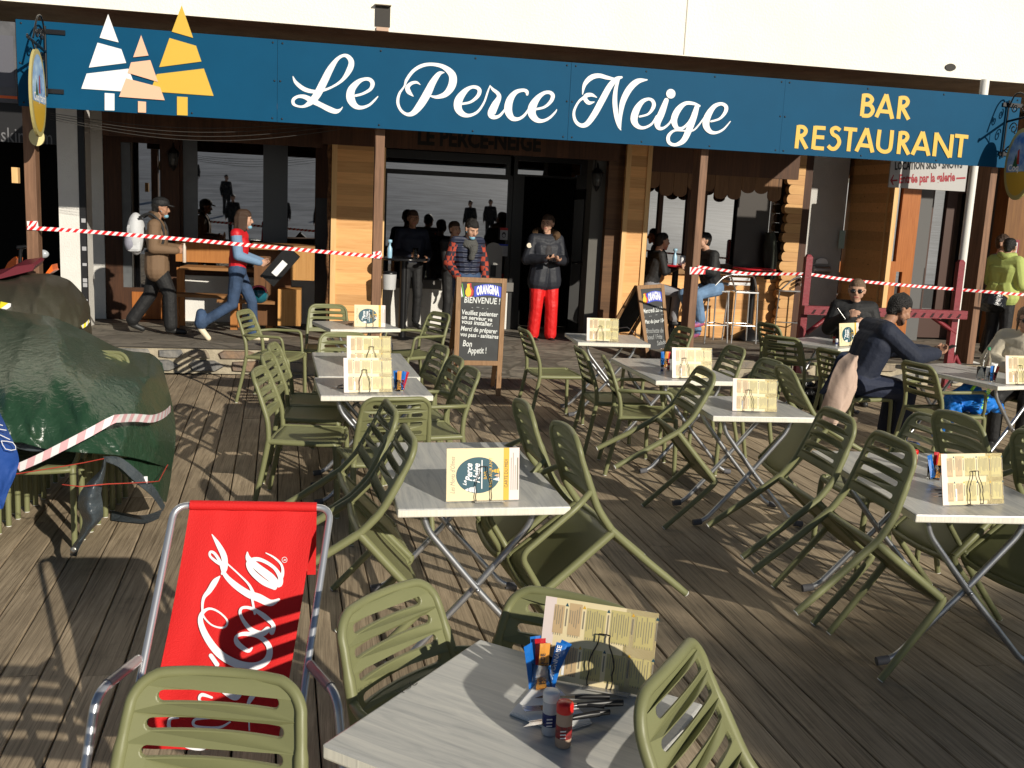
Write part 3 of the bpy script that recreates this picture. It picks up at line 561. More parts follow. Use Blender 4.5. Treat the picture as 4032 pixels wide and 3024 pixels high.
# ---------------------------------------------------------------- ski hire board
def fit_text(mb, txt, A, Bp, h, N, mi=0, bold=0., shear=0., off=.002):
    """text from A to Bp on a surface of normal N (towards the reader), cap height h"""
    ux = (Bp - A).normalized(); uy = N.cross(ux).normalized(); t = MB(); put_text(t, txt, (0, 0, 0), (1, 0, 0), (0, 1, 0), h/.7, 0, bold=bold, shear=shear)
    w = max(v[0] for v in t.v); k = (Bp - A).length/w
    o = len(mb.v); mb.add([A + ux*v[0]*k + uy*v[1] + N*off for v in t.v], t.f, mi)
Yh = 12.6; h = empty('hire_board', 'white hanging board reading Entrée par la galerie below the blue sign', 'sign', (0, Yh, 0)); HB = Matrix.Translation((0, -Yh, 0))
a, b_ = fp(3503, 690, Yh), fp(3807, 690, Yh); zt, zb = fp(3655, 620, Yh).z, fp(3655, 746, Yh).z
mb = slab(a.x, b_.x, zb, zt + .1, Yh, .02); o = mb.build('board', [mat('board_white', (.42, .41, .40), .6)]); o.parent = h; o.matrix_parent_inverse = HB
mb = MB(); N = Vector((0, -1, 0))
fit_text(mb, 'LOCATION SKIS • SNOWS', fp(3522, 668, Yh), fp(3789, 661, Yh), .10, N, 0, bold=.006)
fit_text(mb, 'Entrée par la galerie', fp(3539, 721, Yh), fp(3760, 712, Yh), .115, N, 1, bold=.006)
q = lambda x, y: fp(x, y, Yh - .003)
mb.quad(q(3766, 706), q(3802, 704), q(3802, 697), q(3766, 699), 1); mb.quad(q(3512, 715), q(3534, 713), q(3534, 706), q(3512, 708), 1); mb.poly([q(3505, 711), q(3518, 687), q(3520, 691), q(3513, 709), q(3519, 727), q(3516, 730)], 1)
o = mb.build('lettering', [mat('board_black', (.015, .015, .016), .6), mat('board_red', (.30, .02, .03), .6)]); o.parent = h; o.matrix_parent_inverse = HB
# left edge: grey board with cracked pattern and an orange line
Yg = 12.1; x0 = fp(-200, 200, Yg).x; x1 = fp(62, 200, Yg).x
mb = slab(x0, x1, fp(30, 404, Yg).z, fp(30, 85, Yg).z, Yg, .03); r = mb.build('grey_board', [mat('grey_sign', (.14, .14, .15), .6, col2=(.07, .07, .075), nscale=4)]); tag(r, 'grey board with an orange line left of the blue sign', 'sign')
mb = slab(x0, x1, fp(30, 388, Yg).z, fp(30, 377, Yg).z, Yg - .004, .004); o = mb.build('orange_line', [mat('orange_line', (.8, .13, .02), .5)]); o.parent = r
mb = slab(x0, x1 - .02, fp(30, 345, Yg).z, fp(30, 140, Yg).z, Yg - .005, .005); o = mb.build('inner_panel', [mat('grey_inner', (.11, .11, .13), .5)]); o.parent = r
# small fairy-light wires under the sign
mb = MB()
for k in range(4):
    a, b_ = fp(196, 445 + 8*k, 11.4), fp(1170 + 60*k, 490 + 6*k, 11.4); mb.tube([a.lerp(b_, t) + Vector((0, 0, -.09*math.sin(math.pi*t)*(1 + .3*k))) for t in [i/16 for i in range(17)]], .003, n=5)
tag(mb.build('light_string', mat('dark_cable', (.05, .045, .04), .6)), 'thin fairy-light wires sagging under the left half of the blue sign', 'light string')
# ---------------------------------------------------------------- white downpipe
pvc = mat('white_pvc', (.75, .74, .70), .4)
mb = MB(); a = fp(3806, 903, 11.75); P = [Vector((a.x, 11.75, 3.85)), Vector((a.x, 11.75, 2.9)), Vector((a.x, 11.75, 1.2)), Vector((a.x, 11.75, .42)), Vector((a.x + .0, 11.62, .28)), Vector((a.x + .2, 11.3, .2))]
mb.tube(fillet(P, .12, 5), .055, n=16); r = mb.build('downpipe', [pvc]); tag(r, 'white plastic downpipe with an elbow near the ground at the right', 'pipe')
mb = MB(); mb.lathe([(.062, 0), (.062, .05)], c=(P[2].x + .0, 11.75, 1.45), n=16); o = mb.build('pipe_clip', [pvc]); o.parent = r
# ---------------------------------------------------------------- red and white barrier tape
t_red = mat('tape_red', (.72, .015, .02), .35, coat=.3); t_wht = mat('tape_white', (.82, .82, .82), .35, coat=.3); t_pnk = mat('tape_pale_pink', (.75, .45, .48), .35, coat=.3)
def tape(pts, w, lab, m2=None, pitch=.072, name='barrier_tape', slant=.9):
    P = [Vector(p) for p in smooth_path(pts, 8)]; L = [0]
    for a, b_ in zip(P, P[1:]): L.append(L[-1] + (b_-a).length)
    def at(s):
        s = max(0, min(L[-1], s))
        for i in range(len(P)-1):
            if s <= L[i+1]: return P[i].lerp(P[i+1], (s - L[i])/max(1e-6, L[i+1]-L[i])), (P[i+1]-P[i]).normalized()
        return P[-1], (P[-1]-P[-2]).normalized()
    mb = MB(); s = -w; k = 0; h = pitch/2
    while s < L[-1] + w:
        q = []
        for ds, v in ((0, -1), (h, -1), (h, 1), (0, 1)):
            p, d = at(s + ds + v*w/2*slant); up = Vector((0, 0, 1)) - d*d.z; q.append(p + up.normalized()*v*w/2 + Vector((0, .004*math.sin(s*4), 0)))
        mb.add(q, [(0, 1, 2, 3)], k % 2); k += 1; s += h
    return tag(mb.build(name, [m2 or t_red, t_wht]), lab, 'tape')
pp = lambda x, y, Y: fp(x, y, Y)
tape([pp(106, 897, 11.28), pp(337, 911, 11.28), pp(696, 940, 11.28), pp(976, 965, 11.28), pp(1260, 990, 11.28), pp(1503, 1012, 11.28)], .04, 'red and white tape strung from the left post to the post by the pine panel')
for pa, pb_, nm in (((107, 885), (150, 884), 'red and white tape end wound round the left timber post'), ((1470, 1005), (1503, 1001), 'red and white tape end wound round the post by the pine panel')): tape([pp(*pa, 11.285), pp(*pb_, 11.285)], .075, nm)
tape([pp(2746, 1050, 11.28), pp(2850, 1064, 11.25), pp(2950, 1077, 11.2), pp(3060, 1079, 11.15), pp(3165, 1078, 11.04)], .032, 'red and white tape between the brown post and the red rack')
tape([pp(2716, 1066, 11.285), pp(2778, 1066, 11.285)], .085, 'red and white tape patch wound round the post near the bar stools')
tape([pp(3190, 1080, 11.04), pp(3350, 1103, 11.04), pp(3550, 1122, 11.04), pp(3761, 1139, 11.04), pp(3900, 1150, 10.9), pp(4060, 1163, 10.8)], .034, 'red and white tape running right from the red rack past the yellow hoodie')
# ---------------------------------------------------------------- folding tables
def table_top_mat():
    m = bpy.data.materials.new('whitewashed_top'); m.use_nodes = True; n = m.node_tree.nodes; l = m.node_tree.links; b = n['Principled BSDF']; b.inputs['Roughness'].default_value = .3; b.inputs['Specular IOR Level'].default_value = .45
    tc = n.new('ShaderNodeTexCoord'); oi = n.new('ShaderNodeObjectInfo'); of = n.new('ShaderNodeVectorMath'); of.operation = 'MULTIPLY_ADD'; l.new(oi.outputs['Location'], of.inputs[0]); of.inputs[1].default_value = (3, 5, 0); l.new(tc.outputs['Object'], of.inputs[2])
    mp = n.new('ShaderNodeMapping'); mp.inputs['Scale'].default_value = (17, 1.3, 17); l.new(of.outputs[0], mp.inputs[0])
    t = n.new('ShaderNodeTexNoise'); t.inputs['Scale'].default_value = 2.; t.inputs['Detail'].default_value = 9; t.inputs['Roughness'].default_value = .68; t.inputs['Distortion'].default_value = 1.; l.new(mp.outputs[0], t.inputs[0])
    cr = n.new('ShaderNodeValToRGB'); l.new(t.outputs[0], cr.inputs[0]); e = cr.color_ramp.elements; e[0].position = .28; e[0].color = (.27, .28, .285, 1); e[1].position = .66; e[1].color = (.54, .53, .49, 1)
    e2 = e.new(.46); e2.color = (.42, .42, .405, 1)
    l.new(cr.outputs[0], b.inputs['Base Color']); return m
top_m = table_top_mat()
edge_m = wood('whitewashed_edge', (.84, .80, .68), (.66, .63, .55), 2, 9., knots=False, rough=.5)
steel = mat('table_steel', (.42, .43, .45), .36, metal=.85, noise=.08, nscale=20)
rubber = mat('grey_rubber', (.09, .09, .1), .7)
def make_table(W_, D_):
    r = empty('terrace_table', 'table', 'table')
    t = .036; mb = MB(); mb.box((0, 0, .745 - t/2), (W_, D_, t), 0, bev=.006)
    mb.m = [0 if (abs(sum((Vector(mb.v[i]) for i in f), Vector()).z/len(f) - .745) < .004) else 1 for f in mb.f]
    o = mb.build('tabletop', [top_m, edge_m], r)
    hw = min(W_*.44, .32)
    for s in (-1, 1):
        y = s*(D_/2 - .13)
        for q in (-1, 1):
            mb = MB(); yy = y + q*.016
            pts = fillet([(q*hw*.78, yy, .705), (q*hw*.70, yy, .62), (0, yy, .36), (-q*hw*.9, yy, .055), (-q*hw*1.06, yy, .028)], .06, 5)
            mb.tube(pts, .0145, n=12); lg = mb.build('leg', steel, r)
            mf = MB(); mf.tube([(-q*hw*1.02, yy, .03), (-q*hw*1.2, yy, .022)], .02, n=10); mf.build('foot_cap', rubber, lg)
        mb = MB(); mb.ell((0, y - .034, .36), (.009, .006, .009), n=8, m=6); mb.box((0, y, .706), (hw*1.7, .03, .006)); mb.build('bracket', steel, r)
    mb = MB()
    y_ = D_/2 - .13; mb.tube([(-hw*.6, -y_, .692), (hw*.6, -y_, .692), (hw*.6, y_, .692), (-hw*.6, y_, .692), (-hw*.6, -y_, .692)], .010, n=8); mb.build('cross_bar', steel, r)
    return r
TB = {}
GRP_T = 'folding terrace tables with pale tops'
for key, x, y, yaw, w, d, lab in (
    ('M', .625, 4.295, 1.5, .70, 1.12, 'pale terrace table with the round-logo menu, between two pairs of leaning chairs'),
    ('L1', .308, 6.42, 4, .70, .66, 'pale table with sauce sachets, pushed against a longer table left of centre'),
    ('L2', .283, 7.35, 3, .70, 1.12, 'long table standing end to end behind the table with the glass of sachets'),
    ('B', .30, 9.81, 16, .70, .66, 'rearmost table on the left, in front of the sunlit pine panel'),
    ('R1', 2.69, 9.22, -3, .70, .68, 'small table with one menu, in front of the second chalkboard'),
    ('R2', 2.71, 7.38, 1.5, .68, 1.10, 'table with a glass of sachets and two small shakers, right of the doorway'),
    ('R3', 2.68, 5.90, -2, .68, .68, 'pale table with a single list menu, one chair tipped against each side'),
    ('R4', 2.83, 4.12, -5, .70, 1.12, 'large foreground table on the right with black cutlery behind the menu'),
    ('304', .465, 2.07, 50, .66, .64, 'nearest table, set cornerwise and marked 304'),
    ('R5', 5.42, 7.43, 12, .70, 1.10, 'table where the man in the navy hoodie and the woman sit'),
    ('RB', 5.06, 9.34, 31, .70, .70, 'table standing before the dark red ski rack')):
    t = make_table(w, d); t.location = (x, y, 0); t.rotation_euler = (0, 0, R(yaw)); t['label'] = lab; t['group'] = GRP_T; TB[key] = t
# the number written on the nearest table
mb = MB(); ink = mat('felt_pen', (.01, .01, .012), .6)
Q = lambda x, y: gp(1200 + x*.36166, 2424 + y*.36166, .7465)
for st in ([(1150, 716, 6), (1140, 740, 6), (1160, 750, 6), (1180, 735, 6), (1178, 755, 6), (1205, 755, 6), (1225, 735, 6)], [(1130, 762, 6), (1100, 775, 6), (1090, 795, 6), (1115, 800, 6), (1150, 782, 6), (1155, 765, 6), (1130, 762, 6)],
           [(1055, 800, 6), (1030, 812, 6), (1060, 828, 6), (1085, 838, 6)], [(1060, 835, 6), (1070, 810, 6)], [(990, 820, 6), (1030, 835, 6), (1045, 826, 6)]):
    ribbon(mb, st, Q)
t = TB['304']; o = mb.build('table_number', ink); o.parent = t; o.matrix_parent_inverse = (Matrix.Translation(t.location) @ Matrix.Rotation(R(50), 4, 'Z')).inverted()
# ---------------------------------------------------------------- menus in wire holders
card_c = mat('menu_cream', (.78, .66, .40), .45, coat=.4); card_p = mat('menu_pink', (.78, .66, .62), .45, coat=.4); card_y = mat('menu_yellow', (.74, .62, .28), .45, coat=.4)
m_teal = mat('menu_teal', (.012, .075, .105), .45, coat=.4); m_gold = mat('menu_gold', (.72, .42, .03), .45, coat=.4); m_white = mat('menu_white', (.85, .85, .85), .45); m_ink = mat('menu_ink', (.05, .045, .05), .5); m_tan = mat('menu_tan', (.56, .40, .22), .45, coat=.4); m_olive = mat('menu_olive', (.55, .47, .2), .45, coat=.4); m_grey = mat('menu_greyink', (.25, .22, .17), .5); m_peach = mat('menu_peach', (.85, .5, .3), .5)
MENU_M = [card_c, card_p, card_y, m_teal, m_gold, m_white, m_ink, m_tan, m_olive, m_grey, m_peach]
wire = mat('dark_wire', (.035, .03, .028), .35, metal=.6); wirebase = mat('clear_base', (.55, .53, .5), .15, alpha=.55)
def make_card(cover, rnd):
    """local: u along the base, v up, thickness in w; metres"""
    mb = MB(); Wd, Hd, T = .297, .21, .003
    def q(u0, u1, v0, v1, mi, off=.0006): mb.quad((u0, -off, v0), (u1, -off, v0), (u1, -off, v1), (u0, -off, v1), mi)
    mb.box((Wd/2, T/2, Hd/2), (Wd, T, Hd), 0)
    if cover:
        q(0, .217, 0, Hd, 0); q(.232, .255, 0, Hd, 4); q(.255, Wd, 0, Hd, 1)
        c = (.128, .102); r = .088; mb.poly([(c[0] + r*1.02*math.cos(2*math.pi*i/40), -.0010, c[1] + .82*r*math.sin(2*math.pi*i/40)) for i in range(40)], 3)
        up, lf = (0, 0, 1), (-1, 0, 0)
        put_text(mb, "Les Monts d'Olmes", (.033, -.001, .03), up, lf, .026, 9, shear=.3, sx=.72)
        put_text(mb, 'Le', (.080, -.0015, .062), up, lf, .020, 5, shear=.35, bold=.0006); put_text(mb, 'Perce', (.103, -.0015, .078), up, lf, .038, 5, shear=.35, bold=.0010, sx=.8)
        put_text(mb, 'Neige', (.134, -.0015, .070), up, lf, .038, 5, shear=.35, bold=.0010, sx=.85); mb.box((.143, -.0013, .105), (.004, .0006, .115), 5)
        put_text(mb, 'BAR', (.163, -.0015, .085), up, lf, .018, 4); put_text(mb, 'RESTAURANT', (.185, -.0015, .052), up, lf, .018, 4, sx=1.0, spacing=1.1)
        put_text(mb, 'CARTE DU MIDI', (.2495, -.001, .05), up, lf, .020, 6, sx=.8)
        for i, ln in enumerate((.13, .15, .10, .13)):
            u = .262 + i*.0085; q(u, u + .0022 + (.003 if i == 3 else 0), .04, .04 + ln, 9, .0011)
        def tree(u, v, s, mi):
            for (a, b_, h0, h1) in ((.16, .30, 0, .33), (.10, .22, .38, .66), (0, .13, .71, 1.0)):
                mb.poly([(u + s*h0, -.0016, v - s*b_), (u + s*h0, -.0016, v + s*b_), (u + s*h1, -.0016, v + s*a*.9), (u + s*h1, -.0016, v - s*a*.9)] if a else [(u + s*h0, -.0016, v - s*b_), (u + s*h0, -.0016, v + s*b_), (u + s*h1, -.0016, v)], mi)
        def tree_l(u, v, s, mi):   # tip towards -u, as the print is turned
            for (b_, h0, h1, a) in ((.32, 0, .33, .2), (.24, .38, .66, .12), (.14, .71, 1., 0)):
                mb.poly([(u - s*h0, -.0017, v - s*b_), (u - s*h1, -.0017, v - s*a), (u - s*h1, -.0017, v + s*a), (u - s*h0, -.0017, v + s*b_)] if a else [(u - s*h0, -.0017, v - s*b_), (u - s*h1, -.0017, v), (u - s*h0, -.0017, v + s*b_)], mi)
        tree_l(.119, .045, .045, 5); tree_l(.214, .118, .034, 4); tree_l(.214, .085, .026, 5); tree_l(.214, .100, .02, 10)
    else:
        q(0, .03, 0, Hd, 1); q(.03, .12, 0, Hd, 0); q(.12, Wd, 0, Hd, 0); q(.215, Wd, 0, Hd, 2)
        for row, (v0, v1) in enumerate(((.012, .098), (.112, .202))):
            u = .026
            for i, (w, mi) in enumerate(((.028, 7), (.034, 7), (.052, 8), (.052, 8), (.05, 2))):
                if row == 0 and i == 1: w += .0
                q(u, u + w, v0 + rnd.uniform(0, .008), v1 - rnd.uniform(0, .012), mi if i < 4 else 8, .0009)
                nl = max(2, int(w/.0065))
                for k in range(nl):
                    uu = u + .003 + k*(w - .004)/nl; a = v1 - .006 - rnd.uniform(0, .015); b_ = v0 + .014 + rnd.uniform(0, .03); q(uu, uu + .0016, b_, a, 9, .0013); q(uu, uu + .0016, v0 + .003, v0 + .009, 9, .0013)
                # heading down the side
                hu = u + w + .004; q(hu, hu + .0035, v1 - .055 - rnd.uniform(0, .012), v1 - .016, 9, .0011); mb.poly([(hu - .003, -.0012, v1 - .010), (hu + .006, -.0012, v1 - .010), (hu + .0015, -.0012, v1 - .001)], 4 if i % 2 else 3)
                u += w + .012
        q(.062, .069, .016, .066, 5, .0014)
    return mb.build('menu_card', MENU_M)
def make_holder():
    mb = MB(); pr = [(.030, .004), (.033, .02), (.030, .042), (.033, .062), (.026, .09), (.016, .112), (.0135, .132), (.0135, .139)]
    pts = [(-x, 0, z) for x, z in pr] + [(x, 0, z) for x, z in pr[::-1]]
    mb.tube(smooth_path(pts, 3), .0019, n=6); mb.tube([(-.030, 0, .004), (-.030, .05, .004)], .0019, n=6); mb.tube([(.030, 0, .004), (.030, .05, .004)], .0019, n=6)
    o = mb.build('menu_holder', [wire]); b = MB(); b.box((0.02, .012, .002), (.12, .075, .003)); b.build('base_plate', wirebase, o); return o
CARDS = []
def place_card(pa, pb, cover, lab, hlab, lean=12, hpos=.5, hz=1.):
    a, b = gp(*pa, .749), gp(*pb, .749); ux = (b - a).normalized(); bk = Vector((-ux.y, ux.x, 0)); up = (Vector((0, 0, 1))*math.cos(R(lean)) + bk*math.sin(R(lean)))
    s = (b - a).length/.297; s = max(.9, min(1.08, s)); n = ux.cross(up)  # points away from reader is -n
    M = Matrix(((ux.x, -n.x, up.x, a.x), (ux.y, -n.y, up.y, a.y), (ux.z, -n.z, up.z, a.z), (0, 0, 0, 1))) @ Matrix.Scale(s, 4)
    c = make_card(cover, random.Random(len(CARDS)+1)); c.matrix_world = M; tag(c, lab, 'menu', 'menus standing on the tables'); CARDS.append(c)
    h = make_holder() if not CARDS[1:] else copy_tree(HOLD[0]); HOLD.append(h); h.matrix_world = M @ Matrix.Translation((.297*hpos, -.012, -.002)) @ Matrix.Scale(hz, 4); tag(h, hlab, 'menu holder', 'bottle-shaped wire menu holders')
HOLD = []
for args in (((2115, 2664), (2560, 2745), 0, 'large list menu on the nearest table, crossed by a chair shadow', 'bottle-shaped wire holder on the nearest table', 14, .56),
    ((1757, 1975), (2043, 1967), 1, 'menu with the round teal logo, closest to the camera, on the middle table', 'wire holder in front of the big round-logo menu', 8, .5),
    ((3713, 1990), (3953, 1982), 0, 'list menu at the far right of the foreground, with a tree shadow across it', 'wire holder on the large table at the right', 14, .52),
    ((2884, 1617), (3059, 1622), 0, 'list menu on the table with two tipped chairs at the right', 'wire holder on the small table with tipped chairs', 12, .35),
    ((2647, 1487.5), (2806, 1489), 0, 'list menu beside the glass of sachets on the right-hand table', 'wire holder beside the two small shakers', 12, .3),
    ((2310, 1341), (2435, 1345), 0, 'small list menu on the table before the second chalkboard', 'wire holder on the table before the second chalkboard', 12, .42),
    ((1355, 1546), (1545, 1543), 0, 'front list menu of two overlapping ones left of centre', 'wire holder of the front menu left of centre', 12, .42),
    ((1366, 1445), (1543, 1446), 0, 'list menu half hidden behind another, left of centre', 'wire holder of the half hidden menu left of centre', 12, .55),
    ((1395, 1286), (1517, 1288), 1, 'round-logo menu on the rearmost table before the pine panel', 'wire holder on the rearmost left table', 8, .5),
    ((3306, 1363), (3383, 1358), 1, 'round-logo menu on the table before the dark red rack', 'wire holder on the table before the dark red rack', 8, .6),
    ((3961, 1512), (4098, 1513), 0, 'list menu cut by the right edge, in front of the woman', 'wire holder in front of the seated woman', 12, .4)): place_card(*args)
# ---------------------------------------------------------------- glasses with sauce sachets, shakers, cutlery
glass = mat('drinking_glass', (.9, .92, .92), .02, trans=1., ior=1.2); s_blue = mat('sachet_blue', (.01, .14, .5), .3, coat=.5); s_red = mat('sachet_red', (.45, .01, .02), .3, coat=.5); s_org = mat('sachet_orange', (.62, .27, .05), .3, coat=.5); s_txt = mat('sachet_white', (.85, .85, .85), .5)
def make_glass(r=.033, h=.075, t=.0022):
    mb = MB(); mb.lathe([(r*.86, 0), (r, h), (r - t, h), (r*.86 - t, .006)], n=24); return mb.build('sachet_glass', [glass])
def sachet(P, ang, tilt, m, lab, txt=None, L=.12, w=.026, grp='sauce sachets standing in glasses'):
    mb = MB(); n = 7; vs = []
    for i in range(n):
        z = L*i/(n-1); ww = w*(1. if 0 < i < n-1 else 1.06); th = .0035 if 0 < i < n-1 else .0006
        vs += [(-ww/2, 0, z), (0, -th, z), (ww/2, 0, z), (0, th, z)]
    mb.add(vs, [(4*i + k, 4*i + (k+1) % 4, 4*i + 4 + (k+1) % 4, 4*i + 4 + k) for i in range(n-1) for k in range(4)], 0)
    o = mb.build('sauce_sachet', [m]); o.matrix_world = Matrix.Translation(P) @ Matrix.Rotation(R(ang), 4, 'Z') @ Matrix.Rotation(R(tilt[0]), 4, 'Y') @ Matrix.Rotation(R(tilt[1]), 4, 'X'); tag(o, lab, 'sachet', grp)
    if txt:
        for k, (s, size) in enumerate(txt):
            t = MB(); put_text(t, s, (.004 + k*.010 - .003, -.0042, L*.12), (0, 0, 1), (-1, 0, 0), size, 0, bold=.0003); t.build('lettering', [s_txt if m is s_blue else m_ink], o)
def sachets(px, lab, items, r=.033, h=.075, txt=False):
    P = gp(*px, .7465); g = make_glass(r, h); g.location = P; tag(g, 'clear glass of sauce sachets ' + lab, 'glass', 'glasses holding sauce sachets')
    for i, (c, dx, dy, ang, tx, ty) in enumerate(items):
        m, nm = {'b': (s_blue, 'blue'), 'r': (s_red, 'dark red'), 'o': (s_org, 'orange')}[c[0]]
        t = None
        if txt and i == 0: t = (('MOUTARDE', .015), ('DE DIJON', .013))
        if txt and i == 1: t = (('MAYONNAISE', .016),)
        sachet(P + Vector((dx, dy, .008)), ang, (tx, ty), m, f'{nm} sauce sachet {c[1:]} in the glass {lab}', t)
sachets((2130, 2712), 'on the nearest table', (('ofront', -.004, -.019, 8, 2, 0), ('bright', .018, -.012, -8, 12, 0), ('rmiddle', .000, .002, 0, -3, -4), ('btall', -.008, .014, 5, -3, -6), ('bback', .018, .008, -20, 20, -4), ('bleft', -.021, -.004, 30, -12, 0)), txt=True)
sachets((3675, 1886), 'on the large table at the right', (('bleaning', -.012, -.014, 8, -18, 0), ('ofront', .012, -.014, 0, 3, 0), ('rback', .005, .01, 0, 5, -5), ('bright', .016, .006, -10, 20, 0)))
sachets((1573, 1538), 'left of centre', (('ofront', -.005, -.014, 0, 0, 0), ('rright', .016, -.004, 0, 14, 0), ('bmiddle', .009, -.009, 0, 9, 0), ('bleft', -.02, .006, 0, -4, -4)))
sachets((2614, 1446), 'beside two small shakers', (('bleft', -.012, -.012, 0, -6, 0), ('ofront', .008, -.014, 0, 3, 0), ('rright', .016, .006, 0, 10, 0)))
sachets((3905, 1502), 'before the seated woman', (('bleft', -.01, -.01, 0, -6, 0), ('rright', .012, -.006, 0, 12, 0), ('bback', .004, .01, 0, 4, -5)))
def shaker(px, cap, body, band, lab, s=1., z=.7465, txt=None):
    P = gp(*px, z); r = empty('shaker', lab, 'shaker', P, 0, 'salt and pepper shakers')
    mb = MB(); mb.lathe([(.0165, 0), (.018, .004), (.018, .078), (.0172, .08)], n=20); mb.build('body', [body], r)
    mb = MB(); mb.lathe([(.0185, .08), (.0192, .082), (.0192, .098), (.017, .103), (.001, .104)], n=20); mb.build('cap', [cap], r)
    mb = MB(); mb.lathe([(.01835, .022), (.01835, .052)], n=20); a = mb.build('paper_band', [band], r)
    if txt:
        t = MB()
        for k in range(3): t.box((-.006 + .0*k, -.0189, .027 + k*.008), (.013, .0006, .003))
        t.build('printing', [m_white], a)
    r.scale = (s, s, s)
cap_w = mat('cap_white', (.8, .8, .8), .4); cap_r = mat('cap_red', (.62, .015, .012), .35); b_salt = mat('salt', (.52, .53, .56), .35); b_pep = mat('ground_pepper', (.42, .3, .22), .5); band_b = mat('band_navy', (.02, .03, .14), .4); band_r = mat('band_redblack', (.4, .02, .02), .4, col2=(.03, .02, .02), nscale=60)
shaker((2163, 2886), cap_w, b_salt, band_b, 'white-capped salt shaker with a navy band on the nearest table', 1., txt=1)
shaker((2216, 2934), cap_r, b_pep, band_r, 'red-capped pepper shaker on the nearest table', 1., txt=1)
shaker((2606, 1469), mat('cap_dark', (.03, .03, .04), .4), b_salt, band_b, 'small dark shaker on the table with the glass of sachets', .62)
shaker((2631, 1461), cap_r, b_pep, band_r, 'small dark red shaker on the table with the glass of sachets', .62)
shaker((3282, 1354), cap_r, b_pep, band_r, 'small red-topped shaker before the dark red rack', .7)
shaker((3292, 1362), cap_w, b_salt, band_b, 'small white-topped shaker before the dark red rack', .7)
shaker((3595, 1842), cap_r, b_pep, band_r, 'red-capped shaker behind a chair slat on the large right table', .9)
knife_h = mat('black_handle', (.01, .01, .011), .35); blade = mat('blade_steel', (.5, .5, .52), .22, metal=1.)
def cutlery(a, b, kind, lab, z=.752, s=1.):
    A, Bp = gp(*a, z), gp(*b, z); d = Bp - A; L = d.length; M = Matrix.Translation(A) @ Matrix.Rotation(math.atan2(d.y, d.x), 4, 'Z') @ Matrix.Scale(L/.215, 4)
    r = empty(kind, lab, kind, M=M, group='black-handled cutlery')
    mb = MB(); mb.tube([(0, 0, .006), (.03, 0, .007), (.10, 0, .006)], [.0075, .0085, .006], n=8, flat=.7); mb.build('handle', [knife_h], r)
    mb = MB()
    if kind == 'knife': mb.prism([(.10, -.006, .0055), (.19, -.008, .0055), (.215, .006, .0055), (.10, .006, .0055)], (0, 0, .0012))
    else:
        mb.tube([(.10, 0, .006), (.165, 0, .004)], .003, n=6); mb.box((.172, 0, .004), (.012, .022, .0015))
        for k in range(4): mb.box((.195, -.0085 + k*.0057, .0045), (.04, .0026, .0015))
    mb.build('blade' if kind == 'knife' else 'tines', [blade], r)
nap = mat('paper_napkin', (.84, .83, .8), .8)
mb = MB(); pts = [(2006, 2815), (2140, 2660), (2330, 2850), (2200, 2890)]; P = [gp(*p, .7465) for p in pts]
for k in range(5):
    c = sum(P, Vector())/4; mb.prism([c + (p - c)*(1 - .012*k) + Vector((.002*math.sin(k*2), .002*math.cos(k*3), .0014*k)) for p in P], (0, 0, .0012))
tag(mb.build('napkin_stack', [nap]), 'stack of white paper napkins under the cutlery on the nearest table', 'napkins')
for k, (a, b, kd, w) in enumerate((((2400, 2753), (2105, 2752), 'knife', 'topmost, thinnest handle'), ((2452, 2778), (2060, 2800), 'fork', 'longest handle, tines to the left'), ((2380, 2790), (2170, 2765), 'knife', 'middle of the heap'), ((2400, 2812), (2085, 2855), 'fork', 'lowest in the heap'), ((2360, 2820), (2055, 2868), 'knife', 'blade pointing at the napkin corner'))):
    cutlery(a, b, kd, f'black-handled {kd} on the napkins of the nearest table, {w}', .755 + .004*k)
for k, (a, b) in enumerate((((3715, 1932), (3640, 1930)), ((3720, 1945), (3665, 1945)), ((3716, 1955), (3672, 1957)))): cutlery(a, b, 'knife', ('black-handled knife behind the menu on the large right table, ' + ('farthest', 'middle', 'nearest')[k]), .748 + .004*k)
for k, (a, b) in enumerate((((1388, 1281), (1330, 1279)), ((1390, 1276), (1345, 1273)))): cutlery(a, b, 'knife', 'dark knife lying on the rearmost left table, ' + ('nearer' if k == 0 else 'farther') + ' of two', .748 + .003*k)
for k, (a, b) in enumerate((((1352, 1532), (1298, 1524)), ((1350, 1518), (1305, 1530)))): cutlery(a, b, 'fork' if k else 'knife', ('fork' if k else 'knife') + ' lying left of the two overlapping menus', .748 + .003*k)
